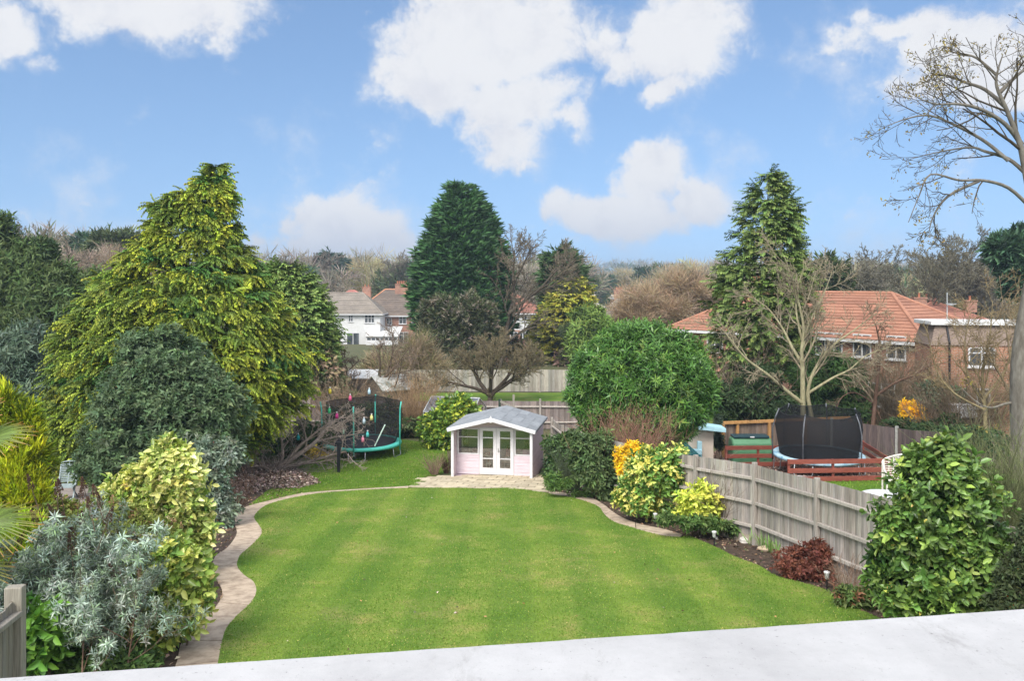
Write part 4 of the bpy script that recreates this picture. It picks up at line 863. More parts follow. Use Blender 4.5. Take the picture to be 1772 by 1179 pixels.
# ---------------------------------------------------------------- red board edging, tank, playhouse, bench, table
REDW = mat('red_stained_timber', (.27, .075, .05), (.17, .045, .032), .65, 5, 6, (1, 1, 5), .3, .005, .3, 0, True)
def board_run(name, label, pts, heights, bh, zoff=0.0, side=1):
    loc = np.array((*pts[0], float(g(pts[0][1])))); t = thing(name, label, 'fence', loc)
    for z in heights:
        mb = MB()
        for a, b in zip(pts[:-1], pts[1:]): mb.bar((a[0] - loc[0], a[1] - loc[1], float(g(a[1])) - loc[2] + z), (b[0] - loc[0], b[1] - loc[1], float(g(b[1])) - loc[2] + z), .04, bh, (0, 0, 1), random.Random(z).uniform(.9, 1.1))
        mb.build('board', REDW, t, bevel=.006)
    for p, q in zip(pts, pts[1:] + [pts[-2]]):
        d = np.array(q) - np.array(p); d = d / np.linalg.norm(d); nn = np.array((-d[1], d[0])) * side; c = np.array(p) + d * .06 + nn * .065; zz = float(g(p[1])) - loc[2]; mb = MB(); mb.box((c[0] - loc[0] - .045, c[1] - loc[1] - .04, zz - .1), (c[0] - loc[0] + .045, c[1] - loc[1] + .04, zz + heights[-1] + bh / 2 - .01)); mb.build('post', REDW, t, bevel=.005)
    return t
f0 = XG(1363, 0, 31.0); f1 = XG(1440, 0, 31.1); f2 = XG(1541, 0, 31.4)
board_run('red_board_fence', 'low red stained three board fence in front of the blue trampoline', [f0, f1, f2], [.12, .42, .74], .17, side=1)
board_run('red_board_fence', 'low red stained fence running back from the white bench beside the trampoline', [(f2[0] + .03, f2[1] + .1), (XG(1490, 0, 37.5))], [.42, .74], .17, side=1)
board_run('red_board_fence', 'low red stained board fence in front of the green tank', [XG(1255, 0, 35.6), XG(1310, 0, 35.8), XG(1365, 0, 35.8)], [.12, .46, .80], .17, side=1)
GRT = mat('green_plastic', (.10, .24, .13), (.075, .19, .10), .5, 3, 5); tc_ = XG(1298, 0, 36.9); gzt = float(g(36.9))
t = thing('storage_tank', 'green plastic tank with dark blue green lid behind the red boards', 'tank', (tc_[0], tc_[1], gzt)); mb = MB(); pf = [(-.42, 0), (.42, 0), (.44, .5), (.40, .85), (.22, 1.06), (-.22, 1.06), (-.40, .85), (-.44, .5)]
vs = []; secs = [(-.84, .86), (-.80, 1), (.80, 1), (.84, .86)]
for x, k in secs: vs += [(x, a * k, .53 + (b - .53) * k) for a, b in pf]
fs = [(i * 8 + k, i * 8 + (k + 1) % 8, (i + 1) * 8 + (k + 1) % 8, (i + 1) * 8 + k) for i in range(3) for k in range(8)] + [tuple(reversed(range(8))), tuple(24 + k for k in range(8))]
mb.add(vs, [f[::-1] for f in fs]); mb.build('body', GRT, t, bevel=.03); mb = MB(); mb.box((-.78, -.30, 1.062), (.74, .28, 1.16)); mb.build('lid', mat('dark_teal_plastic', (.025, .06, .075), (.018, .045, .055), .45, 4), t, bevel=.03); mb = MB(); mb.box((-.08, -.315, 1.09), (.10, -.302, 1.14)); mb.build('label_plate', WHITE, t)
for sx in (-1, 1): mb = MB(); mb.box((sx * .5 - .05, -.455, .2), (sx * .5 + .05, -.43, .55)); mb.build('rib', GRT, t)
SKYB = mat('pale_blue_paint', (.40, .62, .68), (.32, .53, .6), .6, 5, 5); TEAL = mat('teal_paint', (.035, .20, .20), (.02, .14, .14), .5, 6, 5); CRM = mat('cream_board', (.66, .56, .46), (.58, .49, .4), .8, 3, 5)
pc = XG(1224, 0, 36.0); t = thing('playhouse', 'pale blue and cream wooden playhouse half hidden behind the laurel', 'playhouse', (pc[0], pc[1], float(g(36.0))))
mb = MB(); mb.box((-.75, .2, .0), (.30, .26, 1.45)); mb.build('wall', CRM, t); mb = MB(); mb.hexa([(-1.0, -.25, 1.62), (.72, -.25, 1.45), (.72, .6, 1.45), (-1.0, .6, 1.62)], [(-1.0, -.25, 1.86), (.72, -.25, 1.62), (.72, .6, 1.62), (-1.0, .6, 1.86)]); mb.build('roof', SKYB, t, bevel=.01)
mb = MB(); mb.box((-.42, -.1, -.1), (-.24, .06, 1.05)); mb.build('post', SKYB, t, bevel=.01); mb = MB(); mb.box((-.95, -.16, .52), (-.25, .09, .72)); mb.build('crossbeam', SKYB, t, bevel=.01); mb = MB(); mb.box((-1.05, .12, 0), (-.9, .25, 1.6)); mb.build('post', SKYB, t, bevel=.01)
sl = XG(1200, 0, 33.6); t = thing('slatted_slide', 'dark teal slatted ramp leaning by the pale blue playhouse', 'slide', (sl[0], sl[1], float(g(33.9))))
for k in range(4): mb = MB(); mb.bar((-.65 + .1 * k, .25 + .3 * k, 1.25), (.45 + .1 * k, -.15 + .3 * k, .25), .17, .03); mb.build('slat', TEAL, t, bevel=.005)
mb = MB(); mb.bar((-.4, .1, .78), (-.1, 1.1, .78), .06, .05); mb.bar((.1, -.1, .30), (.4, .9, .30), .06, .05); mb.build('bearer', TEAL, t)
sk = XG(1232, 0, 34.2); t = thing('rubble_sack', 'white and black plastic sack lying beside the playhouse', 'sack', (sk[0], sk[1], float(g(34.2))))
bm = bmesh.new(); bmesh.ops.create_icosphere(bm, subdivisions=4, radius=1); rs_ = random.Random(3)
for v in bm.verts: k = 1 + .13 * math.sin(7 * v.co.x + 3 * v.co.y) * math.cos(6 * v.co.z + 2 * v.co.y) + .05 * math.sin(19 * v.co.x + 13 * v.co.z); v.co = Vector((v.co.x * .42 * k, v.co.y * .26 * k, max(-.9, v.co.z) * .24 * k + .22))
me = bpy.data.meshes.new('sack_body'); bm.to_mesh(me); bm.free(); me.materials.append(mat('sack_plastic', (.72, .72, .76), (.03, .03, .05), .4, 2.6, 3, (3, 1, 1), .2, .01, .4, 0, False, .44, .5)); o = bpy.data.objects.new('body', me); COL.objects.link(o); o.parent = t
mb = MB(); mb.tube([(.40, 0, .22), (.47, .02, .25), (.55, .03, .27)], [.09, .04, .09], 10); mb.build('tied_neck', mat('sack_plastic', (1, 1, 1)), t, smooth=True)
BENW = mat('cream_cast_metal', (.74, .70, .63), (.66, .62, .56), .5, 6, 4); bc = XG(1584, 0, 28.3); gb = float(g(28.3)); t = thing('garden_bench', 'cream lattice garden bench with an arched back behind the camellia', 'bench', (bc[0], bc[1], gb), R(-8))
arch = lambda x: .98 + .26 * math.cos(x / .95 * math.pi / 2) ** .6 if abs(x) < .95 else .98
mb = MB()
for k in range(9): z = .52 + .075 * k; xl = .92 if z < .98 else .92 * max(0.05, math.acos(min(1, max(0, (z - .98) / .26)) ** 1.6) * 2 / math.pi); mb.box((-xl, .262, z - .014), (xl, .278, z + .014))
for k in range(13): x = -.9 + .15 * k; mb.box((x - .013, .255, .46), (x + .013, .285, arch(x) - .01))
mb.tube([(x, .27, arch(x)) for x in np.linspace(-.945, .945, 25)], .03, 8); mb.build('backrest', BENW, t)
mb = MB(); [mb.box((-.93, -.26 + .08 * k, .42), (.93, -.205 + .08 * k, .45)) for k in range(6)]; mb.build('seat', BENW, t)
for sx in (-1, 1):
    mb = MB(); mb.tube([(sx * .95, .27, .98), (sx * .95, .0, .70), (sx * .95, -.26, .68), (sx * .95, -.27, .45)], .028, 8); mb.build('armrest', BENW, t)
    for y_, z_ in ((.27, .98), (-.25, .45)): mb = MB(); mb.tube([(sx * .95, y_, -.03), (sx * .95, y_, z_)], .03, 8); mb.build('leg', BENW, t)
tc2 = P(1532, 856, 23.3); t = thing('round_table', 'round white garden table just beyond the grey fence', 'table', (tc2[0], tc2[1], float(g(23.3)))); hT = tc2[2] - float(g(23.3)); PLW = mat('white_plastic', (.64, .64, .64), (.58, .58, .58), .35, 5, 3)
mb = MB(); mb.lathe([(.001, hT), (.58, hT), (.61, hT - .012), (.61, hT - .05), (.57, hT - .05), (.56, hT - .03), (.001, hT - .03)], 40); mb.build('tabletop', PLW, t, smooth=False)
for a in range(4): mb = MB(); c_, s_ = math.cos(a * 1.571 + .6), math.sin(a * 1.571 + .6); mb.tube([(c_ * .42, s_ * .42, hT - .04), (c_ * .5, s_ * .5, -.02)], .03, 8); mb.build('leg', PLW, t)
# yellow tool left on the ground in front of the red boards' gap
yt = XG(1395, 0, 30.9); t = thing('yellow_handled_tool', 'long yellow handled garden tool lying against the lowest red board', 'garden tool', (yt[0], yt[1] - .05, float(g(30.85)))); mb = MB(); mb.tube([(-.35, -.06, .08), (.3, -.06, .05)], .022, 8); mb.build('shaft', mat('yellow_plastic', (.62, .50, .10), (.55, .44, .08), .5, 5), t); mb = MB(); mb.box((.3, -.09, .03), (.52, -.03, .09)); mb.build('head', mat('toy_black', (1, 1, 1)), t, bevel=.01)
# folding chair in the left neighbour's garden
CHG = mat('grey_green_paint', (.36, .43, .43), (.28, .34, .34), .6, 6, 4); cb_ = P(116, 857, 27.3); cy_ = 27.3; t = thing('folding_chair', 'grey green slatted folding chair between the golden conifer and dark shrub', 'chair', (cb_[0], cy_, float(g(cy_))), R(12))
zo = cb_[2] - float(g(cy_)); hB = 1.05
mb = MB(); mb.tube([(-.25, .05, .42), (-.24, .30, 1.08), (0, .33, 1.12), (.24, .30, 1.08), (.25, .05, .42)], .026, 6)
for k in range(11): z = .52 + .05 * k; y_ = .05 + (z - .42) / .66 * .25; mb.box((-.235, y_ - .01, z - .015), (.235, y_ + .008, z + .015))
mb.bar((0, .07, .46), (0, .32, 1.1), .03, .02); mb.build('backrest', CHG, t)
mb = MB(); [mb.box((-.25, -.38 + .07 * k, .40 + .004 * k), (.25, -.325 + .07 * k, .425 + .004 * k)) for k in range(7)]; mb.bar((-.25, -.38, .40), (-.25, .12, .40), .03, .05); mb.bar((.25, -.38, .40), (.25, .12, .40), .03, .05); mb.build('seat', CHG, t)
for sx in (-1, 1):
    mb = MB(); mb.bar((sx * .27, -.42, -.02), (sx * .25, .12, .66), .035, .035); mb.build('leg', CHG, t); mb = MB(); mb.bar((sx * .23, .32, -.04), (sx * .23, -.3, .40), .03, .035); mb.build('leg', CHG, t)
mb = MB(); mb.bar((-.26, -.36, .06), (.26, -.36, .06), .03, .03); mb.build('stretcher', CHG, t)
# black post, greenhouse, sheds
pb = G(586, 819); t = thing('black_post', 'short black square post on the grass before the turquoise trampoline', 'post', pb); mb = MB(); BLK = mat('black_metal', (.012, .013, .017), (.008, .008, .01), .5, 6); mb.box((-.055, -.055, -.1), (.055, .055, 1.12)); mb.build('shaft', BLK, t, bevel=.006); mb = MB(); mb.box((-.12, -.075, 1.121), (.12, .075, 1.22)); mb.build('head', BLK, t, bevel=.01)
mb = MB(); mb.bar((.02, -.07, .35), (.10, -.07, 1.1), .035, .03); mb.build('stay', BLK, t)
ALU = mat('aluminium', (.6, .62, .62), (.5, .52, .52), .4, 6, metal=.5); ggl = glassmat('greenhouse_glass', (.72, .78, .78), .5)
gh = XG(788, 0, 43.2); gzh = float(g(43.2)); t = thing('greenhouse', 'small glass greenhouse with a hazy pitched roof behind the green shrub', 'greenhouse', (gh[0], gh[1], gzh), R(-14))
gw, gd, ge, gr_ = 1.25, 1.2, 1.35, 1.95
mb = MB()
for x in (-gw, 0, gw):
    for y_ in (-gd, gd): mb.bar((x, y_, 0), (x, y_, ge), .04, .04, (0, 1, 0))
    mb.bar((x, -gd, ge), (x, 0, gr_), .04, .04); mb.bar((x, gd, ge), (x, 0, gr_), .04, .04)
for z, y_ in ((ge, -gd), (ge, gd), (gr_, 0), (.05, -gd), (.05, gd)): mb.bar((-gw, y_, z), (gw, y_, z), .05, .05)
mb.build('frame', ALU, t)
for sg in (-1, 1):
    mb = MB(); mb.hexa([(-gw, sg * gd, ge), (gw, sg * gd, ge), (gw, 0, gr_), (-gw, 0, gr_)], [(-gw, sg * gd, ge + .012), (gw, sg * gd, ge + .012), (gw, 0, gr_ + .012), (-gw, 0, gr_ + .012)]); mb.build('roof_pane', ggl, t)
    mb = MB(); mb.box((-gw, sg * gd - .004, .06), (gw, sg * gd + .004, ge - .03)); mb.build('wall_pane', ggl, t)
    mb = MB(); mb.add([(sg * gw, -gd, .06), (sg * gw, gd, .06), (sg * gw, gd, ge), (sg * gw, 0, gr_), (sg * gw, -gd, ge)], [(0, 1, 2, 3, 4)]); mb.build('end_pane', ggl, t)
SHEDW = mat('shed_timber', (.22, .18, .14), (.12, .1, .08), .9, 5, 6, (9, 9, .5), .4); PALR = mat('pale_shed_roof', (.62, .62, .60), (.46, .46, .44), .9, 3, 6); MOSS = mat('mossy_corrugated_roof', (.50, .50, .47), (.17, .18, .15), .95, 1.6, 9, None, .6, .03, .2, 0, False, .42, .58)
def shed(name, label, x, Y, w, d, h, r_, roofm, rz, ridge_x=True):
    gx = XG(x, 0, Y); t = thing(name, label, 'shed', (gx[0], Y, float(g(Y))), rz); mb = MB(); mb.box((-w / 2, -d / 2, -.1), (w / 2, d / 2, h)); mb.build('wall', SHEDW, t)
    for sg in (-1, 1): mb = MB(); mb.hexa([(-w / 2 - .1, sg * (d / 2 + .15), h + .002), (w / 2 + .1, sg * (d / 2 + .15), h + .002), (w / 2 + .1, 0, h + r_), (-w / 2 - .1, 0, h + r_)], [(-w / 2 - .1, sg * (d / 2 + .15), h + .05), (w / 2 + .1, sg * (d / 2 + .15), h + .05), (w / 2 + .1, 0, h + r_ + .05), (-w / 2 - .1, 0, h + r_ + .05)]); mb.build('roof', roofm, t)
    mb = MB(); [mb.add([(sx * w / 2, -d / 2, h), (sx * w / 2, d / 2, h), (sx * w / 2, 0, h + r_)], [(0, 1, 2)]) for sx in (-1, 1)]; mb.build('gable', SHEDW, t)
    return t
shed('garden_shed', 'low shed with a pale flat looking roof behind the old apple tree', 604, 53, 3.4, 2.2, 2.0, .40, PALR, R(4))
shed('garden_shed', 'shed with a grey mossy pitched roof left of the far board fence', 672, 50.5, 2.0, 2.3, 1.55, .75, MOSS, R(38))
shed('garden_shed', 'small shed with a yellow moss roof beneath the golden cypress', 948, 93, 4.2, 3.0, 2.2, 1.5, mat('yellow_moss_roof', (.22, .20, .05), (.12, .10, .06), .95, 1.2, 7), R(20))
gd_ = XG(870, 0, 44.2); t = thing('garden_gate', 'dark green and pale gate frame with a sloping brace behind the summer house roof', 'gate', (gd_[0], 44.2, float(g(44.2)))); DG = mat('dark_green_paint', (.03, .05, .035), (.02, .035, .025), .7, 5)
mb = MB(); mb.box((-.22, -.05, 0), (-.1, .07, 1.72)); mb.build('post', DG, t); mb = MB(); mb.bar((-.12, -.09, 1.62), (.75, -.09, 1.2), .05, .1); mb.build('brace', mat('sun_bleached_timber', (1, 1, 1)), t); mb = MB(); mb.box((.5, -.05, 0), (.6, .05, 1.95)); mb.build('post', mat('sun_bleached_timber', (1, 1, 1)), t)
# solar lights and stones in the right bed
def solar(label, x, y):
    b = G(x, y); t = thing('solar_light', label, 'garden light', b, 0, 'solar stake lights in the right flower bed'); mb = MB(); mb.tube([(0, 0, -.05), (0, 0, .2)], .014, 8); mb.build('stake', BLK, t); mb = MB(); mb.lathe([(.001, .36), (.055, .345), (.06, .33), (.045, .31), (.04, .22), (.02, .2), (.001, .2)], 14); mb.build('lamp_head', PLW, t, smooth=True)
solar('white solar stake light at the lawn edge left of the bulb leaves', 1236, 946); solar('white solar stake light below the red brown shrub', 1431, 1022); solar('white solar stake light in front of the variegated round bush', 1134, 912)
def stone(label, x, y, r_, seed, c):
    b = G(x, y); bm = bmesh.new(); bmesh.ops.create_icosphere(bm, subdivisions=3, radius=1); rg = random.Random(seed); ph = [rg.uniform(0, 6) for _ in range(4)]
    for v in bm.verts: k = 1 + .16 * math.sin(3 * v.co.x + ph[0]) + .12 * math.sin(4 * v.co.y + ph[1]) + .1 * math.sin(5 * v.co.z + ph[2]); v.co = Vector((v.co.x * r_ * k, v.co.y * r_ * .8 * k, v.co.z * r_ * .65 * k))
    me = bpy.data.meshes.new('stone'); bm.to_mesh(me); bm.free(); me.materials.append(mat('stone_' + c, *{'pale': ((.62, .58, .52), (.45, .42, .38)), 'tan': ((.5, .4, .28), (.38, .3, .2))}[c], .9, 4)); o = bpy.data.objects.new('stone', me); COL.objects.link(o); o.location = (b[0], b[1], b[2] + r_ * .4); tag(o, label, 'stone')
stone('pale stone near the bulb leaves at the fence foot', 1287, 940, .12, 1, 'pale'); stone('tan stone beside the bulb leaves and the grey fence', 1322, 955, .13, 2, 'tan'); stone('white stone in front of the small yellow green shrub', 1240, 934, .05, 4, 'pale')
# ---------------------------------------------------------------- houses
BRK = brickmat('red_brick', (.36, .15, .085), (.26, .10, .06), (.36, .30, .25))
BRKO = brickmat('orange_brick', (.42, .19, .10), (.32, .13, .075), (.38, .32, .26))
def tilemat(name, c1, c2, spots=.25):
    m, nt, b = nodes_of(name); a = nt.nodes.new('ShaderNodeAttribute'); a.attribute_name = 'tint'
    n = nz(nt, .8, 8, .7); r = ramp(nt, n.outputs['Fac'], [(.3, c2), (.65, c1)]); n2 = nz(nt, 7, 4, .7, 'Object', (1, 1, 3)); r2 = ramp(nt, n2.outputs['Fac'], [(.3, (.75, .73, .7)), (.7, (1.2, 1.18, 1.15))])
    nt.links.new(mulc(nt, mulc(nt, r.outputs[0], r2.outputs[0]), a.outputs['Color']), b.inputs['Base Color']); b.inputs['Roughness'].default_value = .85; bump(nt, b, n2.outputs['Fac'], .4, .02); MATS[name] = m; return m
TERRA = tilemat('terracotta_tile', (.34, .165, .105), (.25, .115, .075)); BROWNT = tilemat('brown_tile', (.16, .125, .10), (.085, .07, .06)); PINKT = tilemat('pinkish_red_tile', (.42, .17, .14), (.32, .12, .10)); GREYT = tilemat('grey_brown_tile', (.25, .22, .185), (.16, .14, .12)); REDB = tilemat('red_brown_tile', (.33, .15, .105), (.23, .10, .075)); PALET = tilemat('pale_grey_tile', (.42, .39, .35), (.30, .28, .25))
RENDW = mat('white_render', (.62, .62, .61), (.54, .54, .53), .9, 2); UPVC = mat('white_window_frame', (.62, .62, .62), (.56, .56, .56), .4, 4); POT = mat('chimney_pot', (.45, .18, .10), (.35, .13, .07), .8, 4)
def roof_face(mb, A, B, C, D, n, step=.035, rg=None):
    A, B, C, D = (np.array(v, float) for v in (A, B, C, D)); nn = np.cross(B - A, D - A); nn = nn / np.linalg.norm(nn)
    if nn[2] < 0: nn = -nn
    for i in range(n):
        t0, t1 = i / n, (i + 1) / n; a0, b0 = A + (D - A) * t0, B + (C - B) * t0; a1, b1 = A + (D - A) * t1, B + (C - B) * t1; c = rg.uniform(.86, 1.12) if rg else 1.0
        mb.add([a0 + nn * step, b0 + nn * step, b1 + nn * .002, a1 + nn * .002, a0, b0], [(0, 1, 2, 3), (4, 5, 1, 0)], c)
def hip_roof(t, w, d, z, rise, m, ov=.35, hl=True, hr=True, courses=14, run=None, ridge=True, seed=1, ridgem=None, gut=None):
    x0, x1, y0, y1 = -ov, w + ov, -ov, d + ov; run = run or (d / 2 + ov); yc = d / 2; rl = x0 + run if hl else x0; rr = x1 - run if hr else x1; ze = z - rise / (d / 2) * ov * .5; zr = z + rise; rg = random.Random(seed); mb = MB()
    roof_face(mb, (x0, y0, ze), (x1, y0, ze), (rr, yc, zr), (rl, yc, zr), courses, rg=rg); roof_face(mb, (x1, y1, ze), (x0, y1, ze), (rl, yc, zr), (rr, yc, zr), courses, rg=rg)
    if hr: roof_face(mb, (x1, y0, ze), (x1, y1, ze), (rr, yc, zr), (rr, yc, zr), courses, rg=rg)
    else: mb.add([(x1, y0, ze), (x1, y1, ze), (x1, yc, zr)], [(0, 1, 2)])
    if hl: roof_face(mb, (x0, y1, ze), (x0, y0, ze), (rl, yc, zr), (rl, yc, zr), courses, rg=rg)
    else: mb.add([(x0, y0, ze), (x0, y1, ze), (x0, yc, zr)], [(0, 2, 1)])
    mb.add([(x0, y0, ze - .02), (x1, y0, ze - .02), (x1, y1, ze - .02), (x0, y1, ze - .02)], [(0, 3, 2, 1)], .5)
    o = mb.build('roof', m, t)
    if ridge:
        mb = MB(); mb.tube([(rl, yc, zr), (rr, yc, zr)], .12, 8, 1.15)
        for (cx_, cy_, rx) in ((x0, y0, rl), (x0, y1, rl)) if hl else (): mb.tube([(cx_, cy_, ze + .02), (rx, yc, zr)], .11, 8, 1.15)
        for (cx_, cy_, rx) in ((x1, y0, rr), (x1, y1, rr)) if hr else (): mb.tube([(cx_, cy_, ze + .02), (rx, yc, zr)], .11, 8, 1.15)
        mb.build('ridge_tiles', ridgem or m, o)
    mb = MB(); mb.bar((x0, y0 - .04, ze - .10), (x1, y0 - .04, ze - .10), .1, .16); mb.bar((x0 - .04, y0, ze - .10), (x0 - .04, y1, ze - .10), .1, .16); mb.bar((x1 + .04, y0, ze - .10), (x1 + .04, y1, ze - .10), .1, .16); mb.build('gutter', gut or UPVC, t)
    return o
def window(t, x, z, w, h, mull=(.5,), trans=(), face=0.0, horiz=True, sill=True, cor=None):
    """window on the wall plane y=face (or x=face when horiz is False) of thing t"""
    S_ = (lambda a, y_, b: (a, face + y_, b)) if horiz else (lambda a, y_, b: (face + y_ * (cor or 1), a, b)); f = .07; mb = MB()
    def bx(a0, a1, y0, y1, b0, b1): p, q = S_(a0, y0, b0), S_(a1, y1, b1); mb.box(tuple(min(i, j) for i, j in zip(p, q)), tuple(max(i, j) for i, j in zip(p, q)))
    bx(x, x + f, -.06, .02, z, z + h); bx(x + w - f, x + w, -.06, .02, z, z + h); bx(x + f, x + w - f, -.058, .02, z + h - f, z + h); bx(x + f, x + w - f, -.058, .02, z, z + f)
    for m_ in mull: bx(x + w * m_ - .045, x + w * m_ + .045, -.055, .02, z + f, z + h - f)
    for m_ in trans: bx(x + f, x + w - f, -.052, .02, z + h * m_ - .03, z + h * m_ + .03)
    o = mb.build('window', UPVC, t); mb = MB(); bx(x + f * .5, x + w - f * .5, -.03, -.018, z + f * .5, z + h - f * .5); mb.build('pane', darkglass(), o)
    if sill: mb = MB(); bx(x - .06, x + w + .06, -.14, .02, z - .07, z - .002); mb.build('sill', UPVC, o)
    return o
def chimney(parent, x, y, z, w, d, h, pots=2, m=None):
    mb = MB(); mb.box((x - w / 2, y - d / 2, z), (x + w / 2, y + d / 2, z + h)); mb.box((x - w / 2 - .06, y - d / 2 - .06, z + h + .001), (x + w / 2 + .06, y + d / 2 + .06, z + h + .14)); c = mb.build('chimney', m or BRK, parent)
    for k in range(pots): mb = MB(); px_ = x + (k - (pots - 1) / 2) * (w * .8 / max(pots, 1)); mb.lathe([(.11, z + h + .14), (.10, z + h + .5), (.13, z + h + .52), (.13, z + h + .58), (.08, z + h + .58), (.08, z + h + .3)], 12, (px_, y, 0)); mb.build('pot', POT, c)
    return c
def walls(t, w, d, z0, z1, m, name='wall'): mb = MB(); mb.box((0, 0, z0), (w, d, z1)); return mb.build(name, m, t)
# the brick pair with the terracotta hipped roof
aH = math.atan2(-14.0, 10.8); LH = 17.7; z5 = CZ - 3.16; t = thing('brick_house', 'large red brick house with a broad terracotta hipped roof', 'house', (11.08, 60.0, float(g(52))), aH); zb = z5 - float(g(52))
walls(t, LH, 8.0, -.6, zb, BRK); r5 = hip_roof(t, LH, 8.0, zb + .1, 2.45, TERRA, .3, courses=15, seed=5, hl=True)
for x_, z_, w_, h_, mu in ((LH - 6.5, 3.55, 1.75, 1.3, (.36, .68)), (LH - 4.1, 3.55, 1.1, 1.3, (.5,)), (LH - 2.1, 3.55, 1.1, 1.3, (.5,)), (3.1, 3.2, 1.3, 1.5, (.5,)), (LH - 7.0, .9, 2.2, 1.4, (.33, .66)), (LH - 3.2, .9, 1.6, 1.3, (.5,))): window(t, x_, z_, w_, h_, mu, (.75,))
mb = MB(); mb.tube([(2.6, -.1, 0), (2.6, -.1, zb - .1)], .05, 8); mb.build('downpipe', BLK, t)
chimney(r5, 3.6, 4.6, zb + 1.2, 1.0, .6, 1.9, 2); 
mb = MB(); mb.box((2.8, -2.0, -.6), (6.2, -.02, 2.2)); mb.build('porch', BRK, t); mb = MB(); roof_face(mb, (2.6, -2.3, 2.2), (6.4, -2.3, 2.2), (6.4, -.03, 3.0), (2.6, -.03, 3.0), 6, rg=random.Random(2)); mb.build('porch_roof', TERRA, t)
mb = MB(); mb.tube([(3.9, 4.6, zb + 3.2), (3.9, 4.6, zb + 4.6)], .02, 6); mb.tube([(3.0, 4.6, zb + 4.4), (4.9, 4.6, zb + 4.5)], .012, 5); [mb.tube([(3.1 + .25 * k, 4.35, zb + 4.41 + .012 * k), (3.1 + .25 * k, 4.85, zb + 4.41 + .012 * k)], .008, 4) for k in range(7)]; mb.build('aerial', ALU, t)
# flat-roofed brick house further right
Y6 = 40.5; x6 = (1612 - CX) / F * Y6; t = thing('brick_house', 'orange brick house with slate band and white flat roof edge behind twiggy trees', 'house', (x6, Y6, float(g(Y6))), R(-9)); top6 = CZ - (555 - HY) * Y6 / F - float(g(Y6)); SLATE = mat('slate_hanging', (.27, .205, .165), (.14, .105, .085), .9, 4, 6, (2, 2, 9), .6, .02)
walls(t, 7.5, 2.6, -.6, top6 - 1.15, BRKO); mb = MB(); mb.hexa([(-.05, -.06, top6 - 1.15), (7.6, -.06, top6 - 1.15), (7.6, 2.6, top6 - 1.15), (-.05, 2.6, top6 - 1.15)], [(.25, .3, top6 - .22), (7.5, .3, top6 - .22), (7.5, 2.5, top6 - .22), (.25, 2.5, top6 - .22)]); mb.build('slate_band', SLATE, t)
mb = MB(); mb.box((.0, .08, top6 - .218), (7.7, 2.75, top6 - .03)); mb.build('flat_roof', RENDW, t, bevel=.02)
def wx(px): return (px - CX) / F * Y6 - x6
for (xa, xb, ya, yb, mu, tr) in ((1671, 1714, 600, 634, (.5,), (.7,)), (1684, 1706, 671, 703, (), (.72,))): zt_ = CZ - (ya - HY) * Y6 / F - float(g(Y6)); zb_ = CZ - (yb - HY) * Y6 / F - float(g(Y6)); window(t, wx(xa), zb_, wx(xb) - wx(xa), zt_ - zb_, mu, tr)
mb = MB(); mb.tube([(.75, -.12, 0), (.75, -.12, top6 - 1.0), (.75, .25, top6 - .3)], .05, 8); mb.build('downpipe', BLK, t)
mb = MB(); mb.tube([(1.0, 1.0, top6), (1.0, 1.0, top6 + 1.3)], .02, 6); mb.lathe([(.001, -.06), (.18, -.03), (.24, .03), (.18, -.02), (.001, -.05)], 16, (1.15, .9, top6 + .75)); mb.build('satellite_dish', ALU, t)
zt_ = float(g(39.2)); px7 = XG(1664, 0, 39.0); mb = MB(); mb.box((-.55, -.3, 0), (.55, .3, .55)); mb.box((-.6, -.34, .551), (.6, .34, .62)); o = mb.build('white_planter', RENDW, None, bevel=.03, loc=(px7[0], 39.0, CZ - (722 - HY) * 39.0 / F)); tag(o, 'white trough against the orange brick wall below the small window', 'trough')
def far_house(name, label, px0, px1, Y, eave_y, ridge_y, wallm, roofm, d=8.0, rz=0.0, hl=True, hr=True, wins=(), chim=(), ovh=.4, base_h=None, ridgem=None, low=None, group=None):
    x0, x1 = (px0 - CX) / F * Y, (px1 - CX) / F * Y; gz = float(g(Y)); ze = CZ - (eave_y - HY) * Y / F - gz; zr = CZ - (ridge_y - HY) * (Y + d / 2) / F - gz; t = thing(name, label, 'house', (x0, Y, gz), rz, group); w = x1 - x0
    walls(t, w, d, -1, ze, wallm); rf = hip_roof(t, w, d, ze, zr - ze, roofm, ovh, hl, hr, 12, seed=int(px0), ridgem=ridgem)
    if low: mb = MB(); mb.box((-.03, -.03, -1), (w + .03, d * .5, low[0])); mb.build('lower_wall', low[1], t)
    for (a, b, ya, yb, mu, tr) in wins: za = CZ - (ya - HY) * Y / F - gz; zb_ = CZ - (yb - HY) * Y / F - gz; window(t, (a - CX) / F * Y - x0, zb_, (b - a) / F * Y, za - zb_, mu, tr, face=(-.03 if low and zb_ < low[0] else 0))
    for (cx_, w_, ytop, ybot, pots, yo) in chim: zc = CZ - (ybot - HY) * Y / F - gz; zc2 = CZ - (ytop - HY) * Y / F - gz; chimney(rf, (cx_ - CX) / F * Y - x0, d * yo, zc - .6, w_ * Y / F, .9, zc2 - zc + .6 - .5, pots)
    return t
TERR = tilemat('orange_ridge', (.5, .24, .14), (.4, .18, .1))
far_house('brick_house', 'red brick house with dark brown hipped roof and tall chimney beyond the old apple tree', 612, 737, 138, 544, 501, BRK, BROWNT, 9, R(2), True, True, ((668, 678, 551, 562, (.5,), ()), (690, 703, 548, 561, (.5,), (.6,)), (712, 724, 546, 559, (.5,), (.6,)), (664, 682, 575, 598, (.33, .66), (.75,)), (690, 706, 575, 598, (.5,), (.75,))), ((691, 23, 487, 505, 5, .45),), .5, ridgem=TERR)
